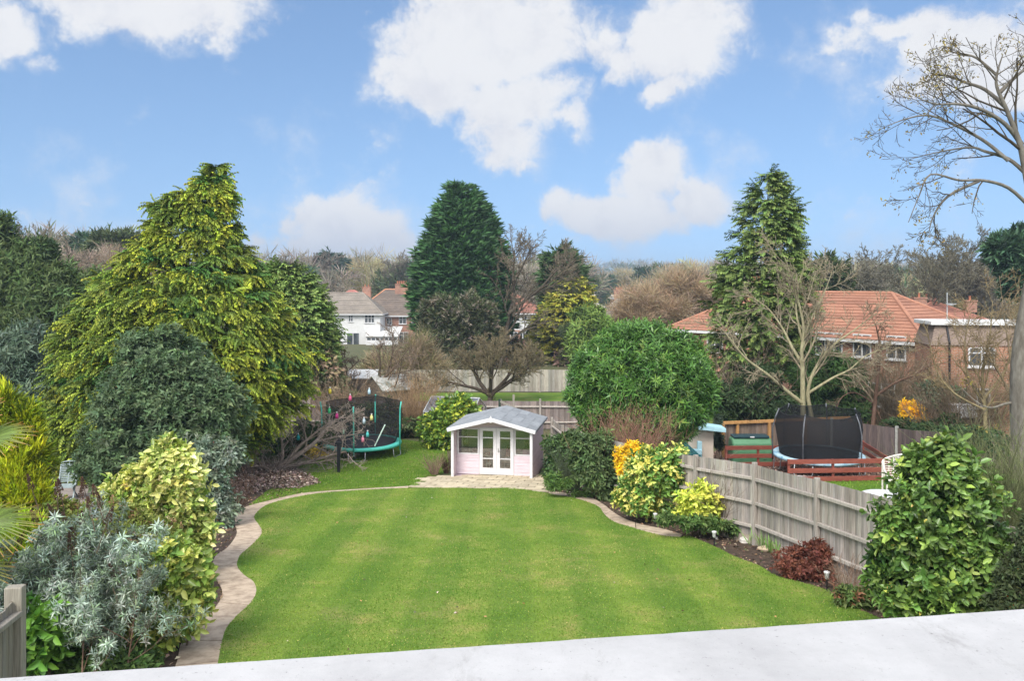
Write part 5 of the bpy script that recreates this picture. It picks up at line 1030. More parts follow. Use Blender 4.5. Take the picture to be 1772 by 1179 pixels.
far_house('white_house', 'white rendered house with grey brown roof and black gutter left of the brick house', 505, 658, 133, 541, 507, RENDW, GREYT, 6.5, R(0), True, True, ((603, 611, 546, 557, (.5,), (.6,)), (631, 648, 545, 559, (.35, .68), (.6,)), (566, 590, 575, 596, (.3, .6), ()), (600, 622, 576, 597, (.5,), ())), (), .45)
t0_ = XG(660, 0, 131); t = thing('conservatory', 'white conservatory with a pale sloping roof against the brick house', 'conservatory', (t0_[0] - 2.2, 131.0, float(g(131)))); gz = float(g(131)); zc = CZ - (585 - HY) * 131 / F - gz; mb = MB()
for k in range(8): mb.box((k * .66 - .06, -.06, 0), (k * .66 + .06, .06, zc))
mb.box((-.1, -.1, zc), (4.75, .1, zc + .2)); mb.box((-.1, -.08, .0), (4.75, .05, .7)); mb.build('frame', UPVC, t); mb = MB(); mb.box((0, .0, .7), (4.6, .02, zc)); mb.build('pane', darkglass(), t); mb = MB(); mb.hexa([(-.2, -.3, zc + .2), (4.8, -.3, zc + .2), (4.8, 5, zc + 1.4), (-.2, 5, zc + 1.4)], [(-.2, -.3, zc + .28), (4.8, -.3, zc + .28), (4.8, 5, zc + 1.5), (-.2, 5, zc + 1.5)]); mb.build('roof', PALR, t)
far_house('red_roofed_house', 'house with pinkish red roof rising behind the white and brick houses', 556, 648, 165, 533, 503, RENDW, PINKT, 9, 0, True, True, (), ((628, 15, 493, 510, 2, .5),), .5)
far_house('white_house', 'white upper storeyed house with brown roof between dark cypress and golden cypress', 862, 934, 128, 540, 508, RENDW, REDB, 8, R(-4), False, True, ((881, 888, 545, 556, (.5,), ()), (903, 912, 543, 556, (.5,), ()), (883, 896, 574, 585, (.5,), ()), (900, 914, 572, 586, (.33, .66), ())), (), .5, low=(2.35, BRK))
far_house('grey_roofed_house', 'house with dark grey gabled roof and brick chimney right of the golden cypress', 1022, 1102, 158, 556, 512, BRK, GREYT, 9, R(-24), True, True, (), ((1060, 16, 498, 518, 4, .5),), .4)
far_house('grey_roofed_house', 'house with pale grey roof left of the dark grey gabled one', 1000, 1046, 175, 532, 511, RENDW, PALET, 9, R(6), True, True, (), ((1016, 10, 504, 512, 1, .5),), .4)
far_house('flat_roofed_house', 'brown brick house with a thin flat roof line behind the russet bare trees', 1064, 1112, 168, 516, 511.5, BRK, PALET, 8, 0, False, False, (), (), .3)
far_house('red_roofed_house', 'house with reddish brown roof behind the terracotta hipped roof', 1570, 1706, 88, 556, 517, BRK, REDB, 9, R(-5), True, True, (), ((1601, 21, 509, 534, 1, .2), (1640, 17, 511, 520, 2, .6), (1690, 18, 514, 531, 1, .25)), .4)
far_house('white_house', 'small white gable end glimpsed beyond the golden conifer', 500, 524, 150, 500, 484, RENDW, GREYT, 6, R(0), False, False, (), (), .3)
# ================================================================ planting
SH_SMALL = T_shoot(7, .55, .20, 70, 20, .6, seed=1)          # generic small-leaved shoot
SH_LANCE = T_shoot(8, .75, .16, 75, 25, .55, .04, .35, seed=2)
SH_BROAD = T_shoot(6, .52, .27, 80, 30, .75, .05, .2, seed=3, leaf=T_leaf2, tvar=.4)
SH_UP = T_shoot(9, .6, .10, 40, 8, .8, .02, .0, seed=4)      # upright feathery golden shoot
TUFT = T_shoot(9, .62, .13, 55, 12, .7, .02, .12, seed=5)
FROND = T_frond(6, 1.0, .5, .36, .085, seed=6)
FLAT = T_frond(5, 1.0, .15, .36, .085, seed=7)
TWIGLET = T_join([T_place(T_leaf(1.0 - .1 * k, .022, 0, .1, .2, 1), np.array((.12 * k, 0, 0)), (math.cos(.35 * (k - 2)), math.sin(.35 * (k - 2)), .25 * ((k % 3) - 1)), (0, .2, 1)) for k in range(5)])
def px2w(x, y, Y): return Vector(P(x, y, Y))
def gbase(x, Y): return np.array(((x - CX) / F * Y, Y, float(g(Y))))
# --- the golden conifer and its neighbours on the left
gc = conifer('golden_conifer', 'tall broad golden green conifer with drooping yellow tips', [(288, 372, 3), (305, 371, 14), (330, 366, 30), (352, 340, 62), (380, 332, 74), (415, 330, 80), (440, 326, 98), (490, 322, 136), (540, 320, 168), (600, 322, 198), (660, 322, 208), (710, 314, 204), (750, 295, 188), (790, 265, 150), (820, 255, 120)], 33.5, 800, 44, FROND, .50, (.013, .036, .007), (.31, .335, .028), 21, droop=-.05, base=318, jit=.3, start=.55, rj=(.78, 1.09), latw=.16, rndd=.42, bz=.06, vj=.2, green=.45, tipw=16)
conifer('feathery_cypress', 'mid green feathery cypress just behind the right flank of the golden conifer', [(452, 492, 4), (475, 500, 22), (510, 512, 42), (560, 520, 52), (620, 522, 52), (690, 520, 48)], 48, 420, 12, FLAT, .85, (.030, .062, .020), (.15, .21, .05), 23, droop=-.25, base=515, rndd=.4)
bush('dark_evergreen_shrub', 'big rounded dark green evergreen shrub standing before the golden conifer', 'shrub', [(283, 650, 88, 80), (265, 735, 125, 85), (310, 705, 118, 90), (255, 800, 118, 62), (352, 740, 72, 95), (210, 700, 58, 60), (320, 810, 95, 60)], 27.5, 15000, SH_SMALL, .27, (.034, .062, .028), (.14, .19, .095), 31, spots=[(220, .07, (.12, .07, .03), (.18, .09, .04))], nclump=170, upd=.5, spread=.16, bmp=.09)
bush('cotoneaster', 'loose grey green shrub with pinkish twigs between the dark shrub and the path', 'shrub', [(372, 850, 36, 70), (350, 800, 36, 45), (388, 900, 22, 45), (395, 790, 25, 35)], 22.5, 2300, SH_SMALL, .2, (.075, .10, .07), (.24, .29, .215), 32, spots=[(260, .05, (.16, .07, .05), (.24, .10, .07))], nclump=70, depth=.9, inner=.1, bmp=.2, spread=.3)
twig_bush('bare_shrub', 'dark brown twiggy shrub at the bend of the path', gbase(408, 24.5), 50, 1.2, .55, (.12, .075, .055), 33)
bush('evergreen_tree', 'huge dull dark green evergreen tree filling the far left side', 'tree', [(40, 520, 85, 105), (110, 590, 75, 120), (15, 620, 90, 110), (110, 690, 85, 75), (155, 560, 55, 85), (70, 440, 30, 30), (0, 440, 45, 60)], 45, 13000, SH_LANCE, .5, (.028, .048, .018), (.115, .16, .055), 34, nclump=150, nst=6)
bush('grey_green_laurel', 'grey green narrow leaved laurel in front of the far left evergreen tree', 'shrub', [(45, 635, 48, 75), (70, 700, 50, 50), (20, 690, 50, 60)], 38, 4600, SH_LANCE, .45, (.035, .058, .036), (.13, .175, .12), 35, nclump=70)
bush('golden_dwarf_conifer', 'bright lime yellow dwarf conifer beside the folding chair', 'conifer', [(35, 850, 44, 52), (15, 805, 44, 52), (36, 772, 18, 36), (4, 738, 18, 50), (12, 706, 7, 18), (58, 868, 24, 38), (42, 728, 5, 20), (66, 800, 8, 22)], 21, 5200, SH_UP, .34, (.10, .14, .008), (.58, .60, .03), 36, upd=1.3, rnd=.28, nclump=120, m='conifer_leaf', spread=.14, dep=.9, inner=.35)
bush('golden_hedge_plant', 'low yellow green feathery shrub beneath the palm leaves', 'shrub', [(18, 985, 35, 45), (60, 945, 45, 28), (10, 940, 30, 40)], 15, 1500, SH_UP, .24, (.08, .13, .01), (.36, .46, .03), 37, upd=1.0, rnd=.35, nclump=50)
bush('variegated_shrub', 'large cream and yellow variegated shrub on the left border', 'shrub', [(285, 835, 60, 55), (255, 858, 68, 45), (315, 870, 45, 55), (300, 800, 30, 28), (338, 935, 24, 62), (292, 785, 12, 20)], 17.5, 3600, SH_BROAD, .22, (.19, .24, .045), (.54, .52, .19), 38, mix=[(.25, (.08, .14, .025), (.20, .26, .05)), (.15, (.40, .40, .13), (.62, .60, .33))], nclump=110, depth=.4, upd=.15, m='glossy_leaf', inner=.5)
bush('speckled_laurel', 'yellow green speckled laurel at the foot of the variegated shrub', 'shrub', [(305, 1035, 50, 55), (285, 985, 55, 45), (325, 1000, 32, 55), (275, 1085, 50, 46), (240, 1110, 55, 40)], 12.7, 3000, SH_BROAD, .19, (.15, .20, .035), (.46, .47, .13), 39, mix=[(.4, (.07, .13, .02), (.16, .24, .05))], nclump=90, m='glossy_leaf', inner=.4)
bush('privet_bush', 'fine leaved olive green bush between the buddleia and the variegated shrub', 'shrub', [(235, 930, 80, 42), (180, 905, 60, 35), (270, 965, 50, 40), (120, 900, 60, 30)], 15.8, 5200, SH_SMALL, .15, (.06, .075, .016), (.18, .22, .045), 40, mix=[(.15, (.15, .09, .05), (.2, .12, .06))], nclump=120)
bush('large_leaved_shrub', 'fresh green large leaved shrub beside the capped fence post', 'shrub', [(55, 1080, 26, 26), (90, 1085, 26, 30), (70, 1115, 28, 24), (45, 1060, 14, 12)], 11.3, 260, SH_BROAD, .26, (.03, .085, .012), (.13, .26, .035), 41, nclump=30, m='glossy_leaf')
bush('ground_cover', 'low dark green plants under the buddleia stems', 'plants', [(110, 1140, 60, 30), (190, 1145, 60, 28), (60, 1150, 40, 26), (240, 1150, 36, 24)], 11.7, 1300, SH_SMALL, .16, (.03, .06, .018), (.12, .19, .05), 43, nclump=50, stem=False)
# buddleia: grey felted leaves on upright stems, dark spent flower spikes
def buddleia():
    r = random.Random(50); rng = np.random.default_rng(50); Yb = 11.6; b = gbase(120, Yb); prm = dict(n=(10, 6, 2), t0=(.12, .25, .3), ang=((22, 50), (25, 55), (25, 60)), ratio=(.5, .5, .45), wig=(.05, .08, .1, .12), trop=(.06, .07, .03, .0), rr=.6, rmin=.003)
    out = {i: [] for i in range(7)}
    for k in range(14):
        x = r.uniform(15, 255); p = Vector(((x - CX) / F * Yb + r.uniform(-.1, .1), Yb + r.uniform(-.5, .9), float(g(Yb)) - .05)); top = r.uniform(925, 1030) + abs(x - 140) * .25; hgt = (CZ - (top - HY) * Yb / F) - p.z
        grow(r, p, Vector(((x - 130) / 900, r.uniform(-.12, .12), 1)), hgt * .95, .014, 0, prm, out)
    t = thing('buddleia', 'tall grey green buddleia with dark spent flower spikes in the near left corner', 'shrub', b)
    part_mesh('stem', tubes(out[0] + out[1], 6, (.26, .17, .12), rng, .1), BARK, t, b, True); part_mesh('crown', tubes(out[2] + out[3], 4, (.24, .19, .14), rng, .1), BARK, t, b)
    pos = []; d = []
    for lv in (1, 2, 3):
        for pts, rr in out[lv]:
            for f in ((1.0, .62, .3) if lv > 1 else (1.0, .75)):
                q = f * (len(pts) - 1); i = min(int(q), len(pts) - 2); pos.append(pts[i].lerp(pts[i + 1], q - i)); d.append((pts[i + 1] - pts[i]).normalized() + Vector((r.gauss(0, .25), r.gauss(0, .25), .1)))
    pos = np.array([tuple(p) for p in pos]); d = nrm(np.array([tuple(p) for p in d])); k = len(pos); T = T_shoot(7, .9, .17, 85, 40, .35, .03, .35, seed=9)
    u = rng.random(k)[:, None]; CB = np.where(u < .25, np.array((.18, .25, .12)), np.array((.31, .365, .30)))
    part_mesh('foliage', scatter(T, pos, d, nrm(rng.standard_normal((k, 3))), .10 * rng.uniform(.6, 1.3, k), np.array((.10, .135, .105)), CB * 1.15, rng, .18, .05), leafmat('felt_leaf', .8, .15, .2), t, b)
    spk = crop([(175, 155), (325, 160), (455, 150), (430, 205), (485, 250), (545, 245), (445, 345), (360, 335), (580, 320), (395, 405), (383, 480), (270, 530), (625, 635), (580, 690), (305, 300), (310, 210), (480, 440), (200, 330), (95, 450), (125, 600), (520, 190)], 3.11, 0, 800)
    for i, (x, y) in enumerate(spk):
        Ys = Yb + r.uniform(-.3, .5); c = px2w(x, y, Ys); dd = Vector((r.uniform(-.7, .7), r.uniform(-.2, .2), 1)).normalized(); L = r.uniform(.14, .26); n = 150; f = rng.random(n); a = rng.uniform(0, 6.28, n); u_ = dd.orthogonal().normalized(); w_ = dd.cross(u_); rad = .028 * (1 - f * .85)
        ps = np.array(c)[None] + f[:, None] * L * np.array(dd)[None] + (rad * np.cos(a))[:, None] * np.array(u_) + (rad * np.sin(a))[:, None] * np.array(w_)
        od = nrm(ps - (np.array(c)[None] + f[:, None] * L * np.array(dd)[None]) + .02 * np.array(dd)); v1 = scatter(T_leaf(1, .5, .1, 0, .2, 1), ps, od, nrm(rng.standard_normal((n, 3))), .028, (.05, .028, .022), (.13, .075, .055), rng, .2)
        v2 = tubes([([c - dd * L * 2.2, c - dd * L, c, c + dd * L * .9], [.006, .006, .005, .003])], 5, (.16, .11, .08), rng); part_mesh('flower_spike', merge([v1, v2]), BARK, t, b)
buddleia()
# fan palm whose leaves reach in from the left
def palm():
    r = random.Random(60); rng = np.random.default_rng(60); Yp = 11.0; b = gbase(-75, Yp); t = thing('fan_palm', 'fan palm with orange tipped leaves reaching in at the left edge', 'palm', b); crown = px2w(-75, 830, Yp)
    part_mesh('trunk', tubes([([Vector(b), Vector(b).lerp(crown, .5), crown], [.11, .12, .10])], 10, (.16, .11, .07), rng), BARK, t, b, True)
    fans = [((-28, 762), (1, .0, .10), .62), ((-40, 912), (1, -.1, -.02), .80), ((-60, 985), (.8, -.35, -.35), .6), ((-110, 780), (-.6, .3, .5), .6), ((-100, 900), (-.7, -.3, .1), .6), ((-60, 740), (.1, .6, .8), .6)]
    for (hx, hy), ax, L in fans:
        hub = px2w(hx, hy, Yp + r.uniform(-.15, .1)); ax = Vector(ax).normalized(); up = Vector((-.25, -.35, 1)); side = ax.cross(up).normalized(); nn = side.cross(ax).normalized(); parts = []
        for k in range(34):
            a = R(-95 + 190 * k / 33); d = (ax * math.cos(a) + side * math.sin(a)).normalized(); l = L * (.72 + .28 * math.cos(a * .8)) * r.uniform(.9, 1.06); w = .030
            p0 = hub; p1 = hub + d * l * .55 + nn * .02; p2 = hub + d * l + Vector((0, 0, -.10 * l * r.uniform(.3, 1.4))); sd_ = nn.cross(d).normalized() * w / 2
            V = np.array([tuple(q) for q in (p0 - sd_ * .25, p0 + nn * .004, p0 + sd_ * .25, p1 - sd_, p1 + nn * .012, p1 + sd_, p2 - sd_ * .12, p2 + nn * .002, p2 + sd_ * .12, p1.lerp(p2, .72) - sd_ * .5, p1.lerp(p2, .72) + nn * .008, p1.lerp(p2, .72) + sd_ * .5)]); gcol = np.array((.11, .165, .03)) * r.uniform(.7, 1.35)
            C = np.tile(gcol, (12, 1)); C[9:12] = np.array((.20, .18, .035)); C[6:9] = np.array((.50, .20, .04)) if r.random() < .75 else np.array((.12, .05, .05)); Q = np.array([(0, 1, 4, 3), (1, 2, 5, 4), (3, 4, 10, 9), (4, 5, 11, 10), (9, 10, 7, 6), (10, 11, 8, 7)]); parts.append((V, Q, C))
        f = part_mesh('fan_leaf', merge(parts), leafmat('palm_leaf', .45, .4, .15), t, b); part_mesh('stalk', tubes([([crown, crown.lerp(hub, .5) + Vector((0, 0, .05)), hub], [.014, .012, .01])], 6, (.18, .22, .06), rng), BARK, f, b); bpy.data.objects[f.name].children[0].location = (0, 0, 0)
palm()
# --- leaning bare fruit tree hung with coloured bottles
FT = dict(n=(7, 5, 4, 3), t0=(.25, .2, .25, .3), ang=((30, 65), (30, 70), (30, 70), (30, 60)), ratio=(.62, .58, .55, .5), wig=(.16, .17, .18, .18, .18), trop=(.0, .01, .02, .0, .0), rr=.55, rmin=.006, taper=.7)
fb_ = gbase(478, 34.6)
bare_tree('fruit_tree', 'bare fruit tree leaning hard to the right before the turquoise trampoline', 'tree', fb_, FT, 71, (.40, .325, .27), (.44, .36, .30), dirs=[((.75, -.1, .55), 3.6, .13), ((.9, .1, .25), 3.0, .09, (.1, 0, .1)), ((-.7, -.2, .25), 2.2, .08), ((-.3, -.5, .45), 1.8, .07), ((.3, .3, 1.0), 2.4, .07, (.1, .1, 0)), ((.8, -.15, .55), 2.8, .07, (.5, 0, .5))])
ORN = [((571, 676), 'yellow', 'highest left'), ((639, 677), 'pale blue', 'highest right'), ((606, 688), 'pink', 'upper middle'), ((583, 719), 'magenta', 'left of centre'), ((643, 722), 'lemon', 'right'), ((630, 728), 'silver blue', 'x'), ((594, 746), 'pale green', 'x'), ((636, 751), 'turquoise', 'x'), ((628, 760), 'rose', 'x'), ((516, 756), 'teal', 'x'), ((570, 710), 'green', 'x')]
OC = {'yellow': (.7, .55, .05), 'pale blue': (.45, .62, .72), 'pink': (.72, .12, .25), 'magenta': (.6, .05, .25), 'lemon': (.72, .66, .25), 'silver blue': (.45, .55, .62), 'pale green': (.4, .65, .5), 'turquoise': (.1, .5, .48), 'rose': (.75, .25, .35), 'teal': (.03, .38, .38), 'green': (.06, .5, .2)}
for (x, y), cn, w_ in ORN:
    Yo = 35.0; p = px2w(x, y, Yo); t = thing('hanging_bottle', '%s bottle hanging on a string in the leaning bare fruit tree' % cn, 'ornament', p, 0, 'coloured bottles hanging in the bare fruit tree'); mb = MB(); mb.lathe([(.001, -.14), (.06, -.13), (.065, -.02), (.05, .04), (.025, .08), (.025, .12), (.001, .12)], 12); mb.build('bottle', mat('bottle_' + cn.replace(' ', '_'), OC[cn], tuple(v * .7 for v in OC[cn]), .25, 6, bs_=0), t, smooth=True); mb = MB(); mb.tube([(0, 0, .11), (0, 0, .42)], .004, 4); mb.build('string', BLK, t); mb = MB(); mb.lathe([(.03, .10), (.03, .14), (.001, .14)], 10); mb.build('cap', PLW, t)
twig_bush('brushwood_pile', 'grey heap of cut branches at the foot of the leaning fruit tree', gbase(468, 34.0), 90, 1.0, 1.7, (.33, .275, .235), 72, upf=.35, r0=.013, wig=.2)
bush('yellow_shrub', 'small yellow leaved shrub low beside the turquoise trampoline', 'shrub', [(546, 788, 14, 10), (540, 796, 10, 8)], 37.6, 360, SH_BROAD, .22, (.40, .30, .04), (.65, .50, .08), 73, nclump=14)
bush('ivy_bank', 'dark green ivy growing under the golden conifer behind the leaf heap', 'ivy', [(440, 815, 55, 26), (500, 790, 50, 26), (540, 760, 36, 36)], 38.3, 2600, SH_SMALL, .26, (.025, .045, .018), (.08, .12, .045), 74, nclump=50)
bush('ivy_bank', 'dark green undergrowth behind the turquoise trampoline net', 'shrub', [(655, 730, 38, 36), (600, 735, 45, 28), (700, 745, 24, 26)], 43, 2400, SH_SMALL, .36, (.035, .05, .02), (.10, .125, .05), 75, nclump=50, mix=[(.2, (.14, .10, .06), (.22, .16, .10))])
twig_bush('dry_grass_clump', 'tall buff coloured dry shrub between the trampoline and the greenhouse', gbase(715, 43.3), 210, 3.1, 1.25, (.42, .285, .16), 76, sub=5, r0=.009)
twig_bush('bare_shrub', 'buff brown bare shrub left of the tall buff one behind the trampoline', gbase(585, 44.5), 150, 3.0, 1.7, (.36, .26, .17), 77, sub=5, r0=.009)
bush('lime_laurel', 'glossy green shrub with lime young leaves left of the summer house', 'shrub', [(778, 722, 34, 32), (755, 740, 28, 26), (800, 712, 20, 22), (770, 752, 40, 18)], 40.2, 2600, SH_BROAD, .33, (.04, .085, .016), (.12, .20, .03), 78, mix=[(.3, (.20, .28, .03), (.44, .46, .06))], nclump=50, m='glossy_leaf')
twig_bush('dead_shrub', 'small pinkish brown dead shrub at the left corner of the summer house', gbase(752, 33.2), 70, .85, .45, (.36, .25, .19), 79, r0=.007)
twig_bush('dark_dead_shrub', 'dark brown withered clump against the left post of the summer house', gbase(772, 33.6), 60, .75, .22, (.12, .07, .05), 80, r0=.008)
# --- middle distance, left
OA = dict(n=(6, 6, 5, 4), t0=(.35, .2, .2, .25), ang=((35, 75), (30, 65), (30, 65), (30, 65)), ratio=(.7, .6, .55, .5), wig=(.07, .1, .13, .15, .18), trop=(.02, .03, .04, .03, .0), rr=.6, rmin=.011, taper=.6)
bare_tree('old_apple_tree', 'gnarled bare tree with wide dark limbs in front of the white houses', 'tree', gbase(606, 50), OA, 81, (.15, .115, .085), (.27, .205, .15), dirs=[((.08, 0, 1), 3.0, .2), ((.75, .1, .65), 3.8, .15, (.1, 0, .7)), ((-.7, 0, .7), 3.2, .13, (0, 0, .8)), ((.95, -.1, .3), 4.2, .13, (.3, 0, .8)), ((-.85, .1, .45), 2.6, .09, (0, 0, .9))])
AP = dict(n=(7, 7, 6, 4), t0=(.3, .2, .15, .2), ang=((20, 55), (25, 55), (25, 55), (25, 50)), ratio=(.72, .62, .55, .5), wig=(.06, .09, .11, .13, .15), trop=(.02, .06, .07, .06, .04), rr=.55, rmin=.011, taper=.6)
bare_tree('apple_tree', 'bare vase shaped apple tree on the far lawn before the pale fence', 'tree', gbase(848, 56.5), AP, 82, (.085, .065, .05), (.24, .20, .12), dirs=[((.55, 0, .75), 2.7, .16, (.05, 0, .45)), ((-.6, .1, .75), 2.7, .16, (-.05, 0, .45)), ((0, 0, 1), .7, .22), ((.85, .1, .45), 3.1, .12, (.2, 0, .6)), ((-.9, 0, .4), 3.1, .12, (-.2, 0, .6)), ((0, .4, 1), 3.0, .12, (0, 0, .5)), ((0, -.5, .9), 2.7, .11, (0, 0, .5))])
bush('grey_yew', 'dull grey green bushy evergreen in front of the tall dark cypress', 'tree', [(785, 548, 50, 38), (765, 590, 42, 52), (810, 600, 48, 52), (775, 640, 65, 36), (830, 560, 30, 36)], 71, 11500, TUFT, .5, (.035, .045, .022), (.10, .115, .06), 83, mix=[(.22, (.13, .115, .09), (.24, .21, .17))], nclump=110)
bush('bramble_thicket', 'brown and olive bramble thicket left of the apple tree', 'thicket', [(725, 625, 26, 26), (690, 652, 45, 18), (740, 655, 40, 18), (660, 655, 36, 16)], 64, 2600, TWIGLET, 1.3, (.15, .12, .08), (.30, .24, .15), 84, mix=[(.3, (.07, .08, .035), (.14, .15, .06))], nclump=60, inner=.5)
conifer('dark_cypress', 'tall dense dark green cypress at the centre of the skyline', [(326, 798, 2), (338, 800, 8), (356, 802, 20), (386, 801, 37), (424, 800, 52), (470, 799, 64), (520, 799, 71), (560, 801, 70), (630, 802, 45)], 86, 900, 18, TUFT, 1.15, (.014, .034, .012), (.05, .115, .035), 85, droop=-.55, jit=.2, rj=(.72, 1.16), start=.5, latw=.13, rndd=.25, trad=.35, vj=.25)
LB_ = dict(n=(7, 7, 6, 4), t0=(.3, .25, .2, .2), ang=((20, 55), (25, 60), (25, 55), (25, 50)), ratio=(.65, .6, .55, .5), wig=(.06, .08, .11, .14, .16), trop=(.03, .03, .03, .02, .0), rr=.6, rmin=.017, taper=.6)
bare_tree('bare_tree', 'bare dark limbed tree leaning right beside the tall dark cypress', 'tree', gbase(862, 83), LB_, 86, (.12, .10, .075), (.22, .185, .13), dirs=[((.35, 0, 1), 7.5, .28), ((.75, 0, .75), 7.0, .18, (1.0, 0, 5.2)), ((.1, 0, 1), 6.5, .16, (1.5, 0, 5.0))])
conifer('twin_cypress', 'dark pointed cypress crest above the golden cypress', [(438, 969, 3), (455, 972, 18), (480, 974, 27), (520, 976, 32), (600, 978, 30)], 97, 260, 10, TUFT, 1.2, (.018, .036, .014), (.06, .105, .035), 87, droop=-.4)
conifer('golden_cypress', 'yellow streaked cypress with horizontal boughs near the middle houses', [(478, 985, 3), (500, 990, 18), (530, 985, 36), (560, 980, 52), (600, 980, 60), (632, 980, 50)], 92, 330, 10, FLAT, 1.35, (.03, .05, .014), (.30, .29, .035), 88, droop=-.12, rndd=.25, gaps=(1.3, .35, .4))
def cordyline():
    rng = np.random.default_rng(61); b = gbase(982, 88); t = thing('cabbage_palm', 'small spiky cabbage palm below the golden cypress', 'palm', b); top = px2w(982, 575, 88); n = 260; d = nrm(rng.standard_normal((n, 3)) + np.array((0, 0, .25))); part_mesh('trunk', tubes([([Vector(b), top], [.12, .1])], 8, (.2, .15, .1), rng), BARK, t, b); part_mesh('crown', scatter(T_leaf(1, .06, .01, .25, .2, 1), np.tile(np.array(top), (n, 1)), d, nrm(rng.standard_normal((n, 3))), rng.uniform(.8, 1.5, n), (.04, .06, .03), (.15, .19, .09), rng), leafmat('leaf'), t, b)
cordyline()
bush('bamboo', 'bright light green bamboo behind the laurel', 'bamboo', [(1022, 560, 30, 26), (1012, 600, 26, 42), (1040, 590, 24, 30)], 84, 1600, SH_LANCE, .8, (.055, .09, .02), (.17, .25, .05), 89, nclump=40, upd=.6)
bush('russet_thicket', 'wide russet brown bare thicket left of the terracotta roof', 'thicket', [(1150, 535, 66, 44), (1100, 555, 46, 34), (1205, 518, 46, 44), (1185, 500, 30, 20), (1090, 590, 44, 30), (1160, 590, 50, 30), (1232, 540, 26, 50)], 99, 7500, TWIGLET, 1.5, (.15, .11, .075), (.33, .245, .16), 90, nclump=110, inner=.5, upd=.9, bmp=.24, depth=.6)
bush('undergrowth', 'low dark shrubs along the far side of the pale fence', 'shrub', [(885, 615, 28, 20), (1000, 630, 36, 24), (965, 645, 40, 12), (1040, 640, 30, 28), (910, 640, 30, 12)], 86, 1500, SH_SMALL, .8, (.04, .045, .022), (.12, .12, .055), 91, mix=[(.4, (.13, .09, .07), (.22, .15, .11))], nclump=40)
# --- right of the summer house and along the fence
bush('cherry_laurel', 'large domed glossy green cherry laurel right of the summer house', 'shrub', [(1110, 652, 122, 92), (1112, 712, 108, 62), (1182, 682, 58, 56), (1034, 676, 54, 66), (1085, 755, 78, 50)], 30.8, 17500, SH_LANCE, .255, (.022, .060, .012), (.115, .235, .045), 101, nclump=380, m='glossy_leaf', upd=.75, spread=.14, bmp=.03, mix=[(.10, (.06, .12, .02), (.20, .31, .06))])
twig_bush('bare_spiraea', 'reddish brown bare twiggy shrub in front of the cherry laurel', gbase(1095, 27.4), 240, 2.8, 1.15, (.36, .20, .14), 102, sub=6, r0=.007)
bush('dark_shrub', 'dark green shrub against the right side of the summer house', 'shrub', [(972, 785, 26, 34), (960, 810, 18, 24)], 30.5, 1300, SH_BROAD, .22, (.02, .045, .015), (.08, .13, .04), 103, nclump=30, m='glossy_leaf')
bush('mixed_evergreen', 'dark leaved shrub with red stems between the summer house bush and the yellow column', 'shrub', [(1035, 800, 34, 50), (1012, 790, 30, 40), (1050, 840, 28, 36)], 27, 2300, SH_SMALL, .23, (.035, .06, .022), (.13, .18, .07), 104, nclump=60, spots=[(150, .07, (.16, .06, .045), (.24, .09, .06))])
twig_bush('feathery_shrub', 'soft grey green feathery shrub beside the paving', gbase(992, 28.6), 260, 1.5, .5, (.12, .155, .09), 105, sub=5, r0=.006)
bush('ground_cover', 'low green plants at the corner of the paving', 'plants', [(965, 835, 22, 8), (1000, 862, 24, 8), (1020, 868, 20, 10)], 27.4, 420, SH_LANCE, .2, (.04, .08, .02), (.13, .2, .05), 106, nclump=16, stem=False)
bush('golden_column', 'bright golden yellow upright shrub behind the variegated round bush', 'shrub', [(1086, 795, 17, 26), (1100, 785, 18, 14), (1090, 815, 22, 20), (1108, 790, 10, 10)], 24.6, 1500, SH_SMALL, .16, (.42, .27, .012), (.74, .50, .03), 107, nclump=40)
bush('variegated_round_bush', 'rounded green and cream variegated bush in front of the grey fence', 'shrub', [(1140, 825, 52, 46), (1115, 855, 46, 38), (1160, 820, 32, 46), (1095, 845, 26, 26), (1165, 860, 26, 36)], 23.2, 4000, SH_BROAD, .2, (.045, .095, .018), (.13, .23, .045), 108, mix=[(.38, (.30, .32, .06), (.60, .55, .17))], nclump=100, m='glossy_leaf')
bush('yellow_green_shrub', 'small open yellow green shrub at the foot of the grey fence', 'shrub', [(1208, 868, 28, 24), (1195, 885, 18, 14), (1220, 885, 20, 16), (1215, 850, 12, 10)], 21.2, 420, SH_BROAD, .2, (.26, .32, .04), (.58, .58, .12), 109, nclump=30, depth=.7, inner=.1)
twig_bush('bare_climber', 'thin bare climbing stems against the grey fence', gbase(1243, 21.2), 34, 2.0, .45, (.21, .16, .12), 110, sub=7, r0=.007, wig=.2)
bush('herb_patch', 'low green weeds under the grey fence near the bulb leaves', 'plants', [(1235, 905, 30, 8), (1270, 915, 20, 8), (1200, 905, 24, 7), (1160, 900, 24, 6)], 20.8, 480, SH_SMALL, .16, (.04, .08, .02), (.14, .2, .06), 111, nclump=24, stem=False)
def bulbs():
    rng = np.random.default_rng(112); cs = [G(1309, 945), G(1320, 950), G(1332, 957), G(1345, 962), G(1313, 935)]; pos = np.concatenate([c[None] + rng.normal(0, .07, (22, 3)) * np.array((1, 1, 0)) for c in cs]); n = len(pos); d = nrm(np.array((0, 0, 1.)) + .22 * rng.standard_normal((n, 3))); o = bpy.data.objects; t = thing('bulb_plant', 'clump of upright green bulb leaves by the fence post', 'bulb plants', cs[1]); part_mesh('foliage', scatter(T_leaf(1, .06, .01, .12, .2, 1), pos, d, nrm(rng.standard_normal((n, 3))), rng.uniform(.25, .5, n), (.06, .12, .03), (.18, .30, .08), rng), leafmat('leaf'), t, cs[1])
bulbs()
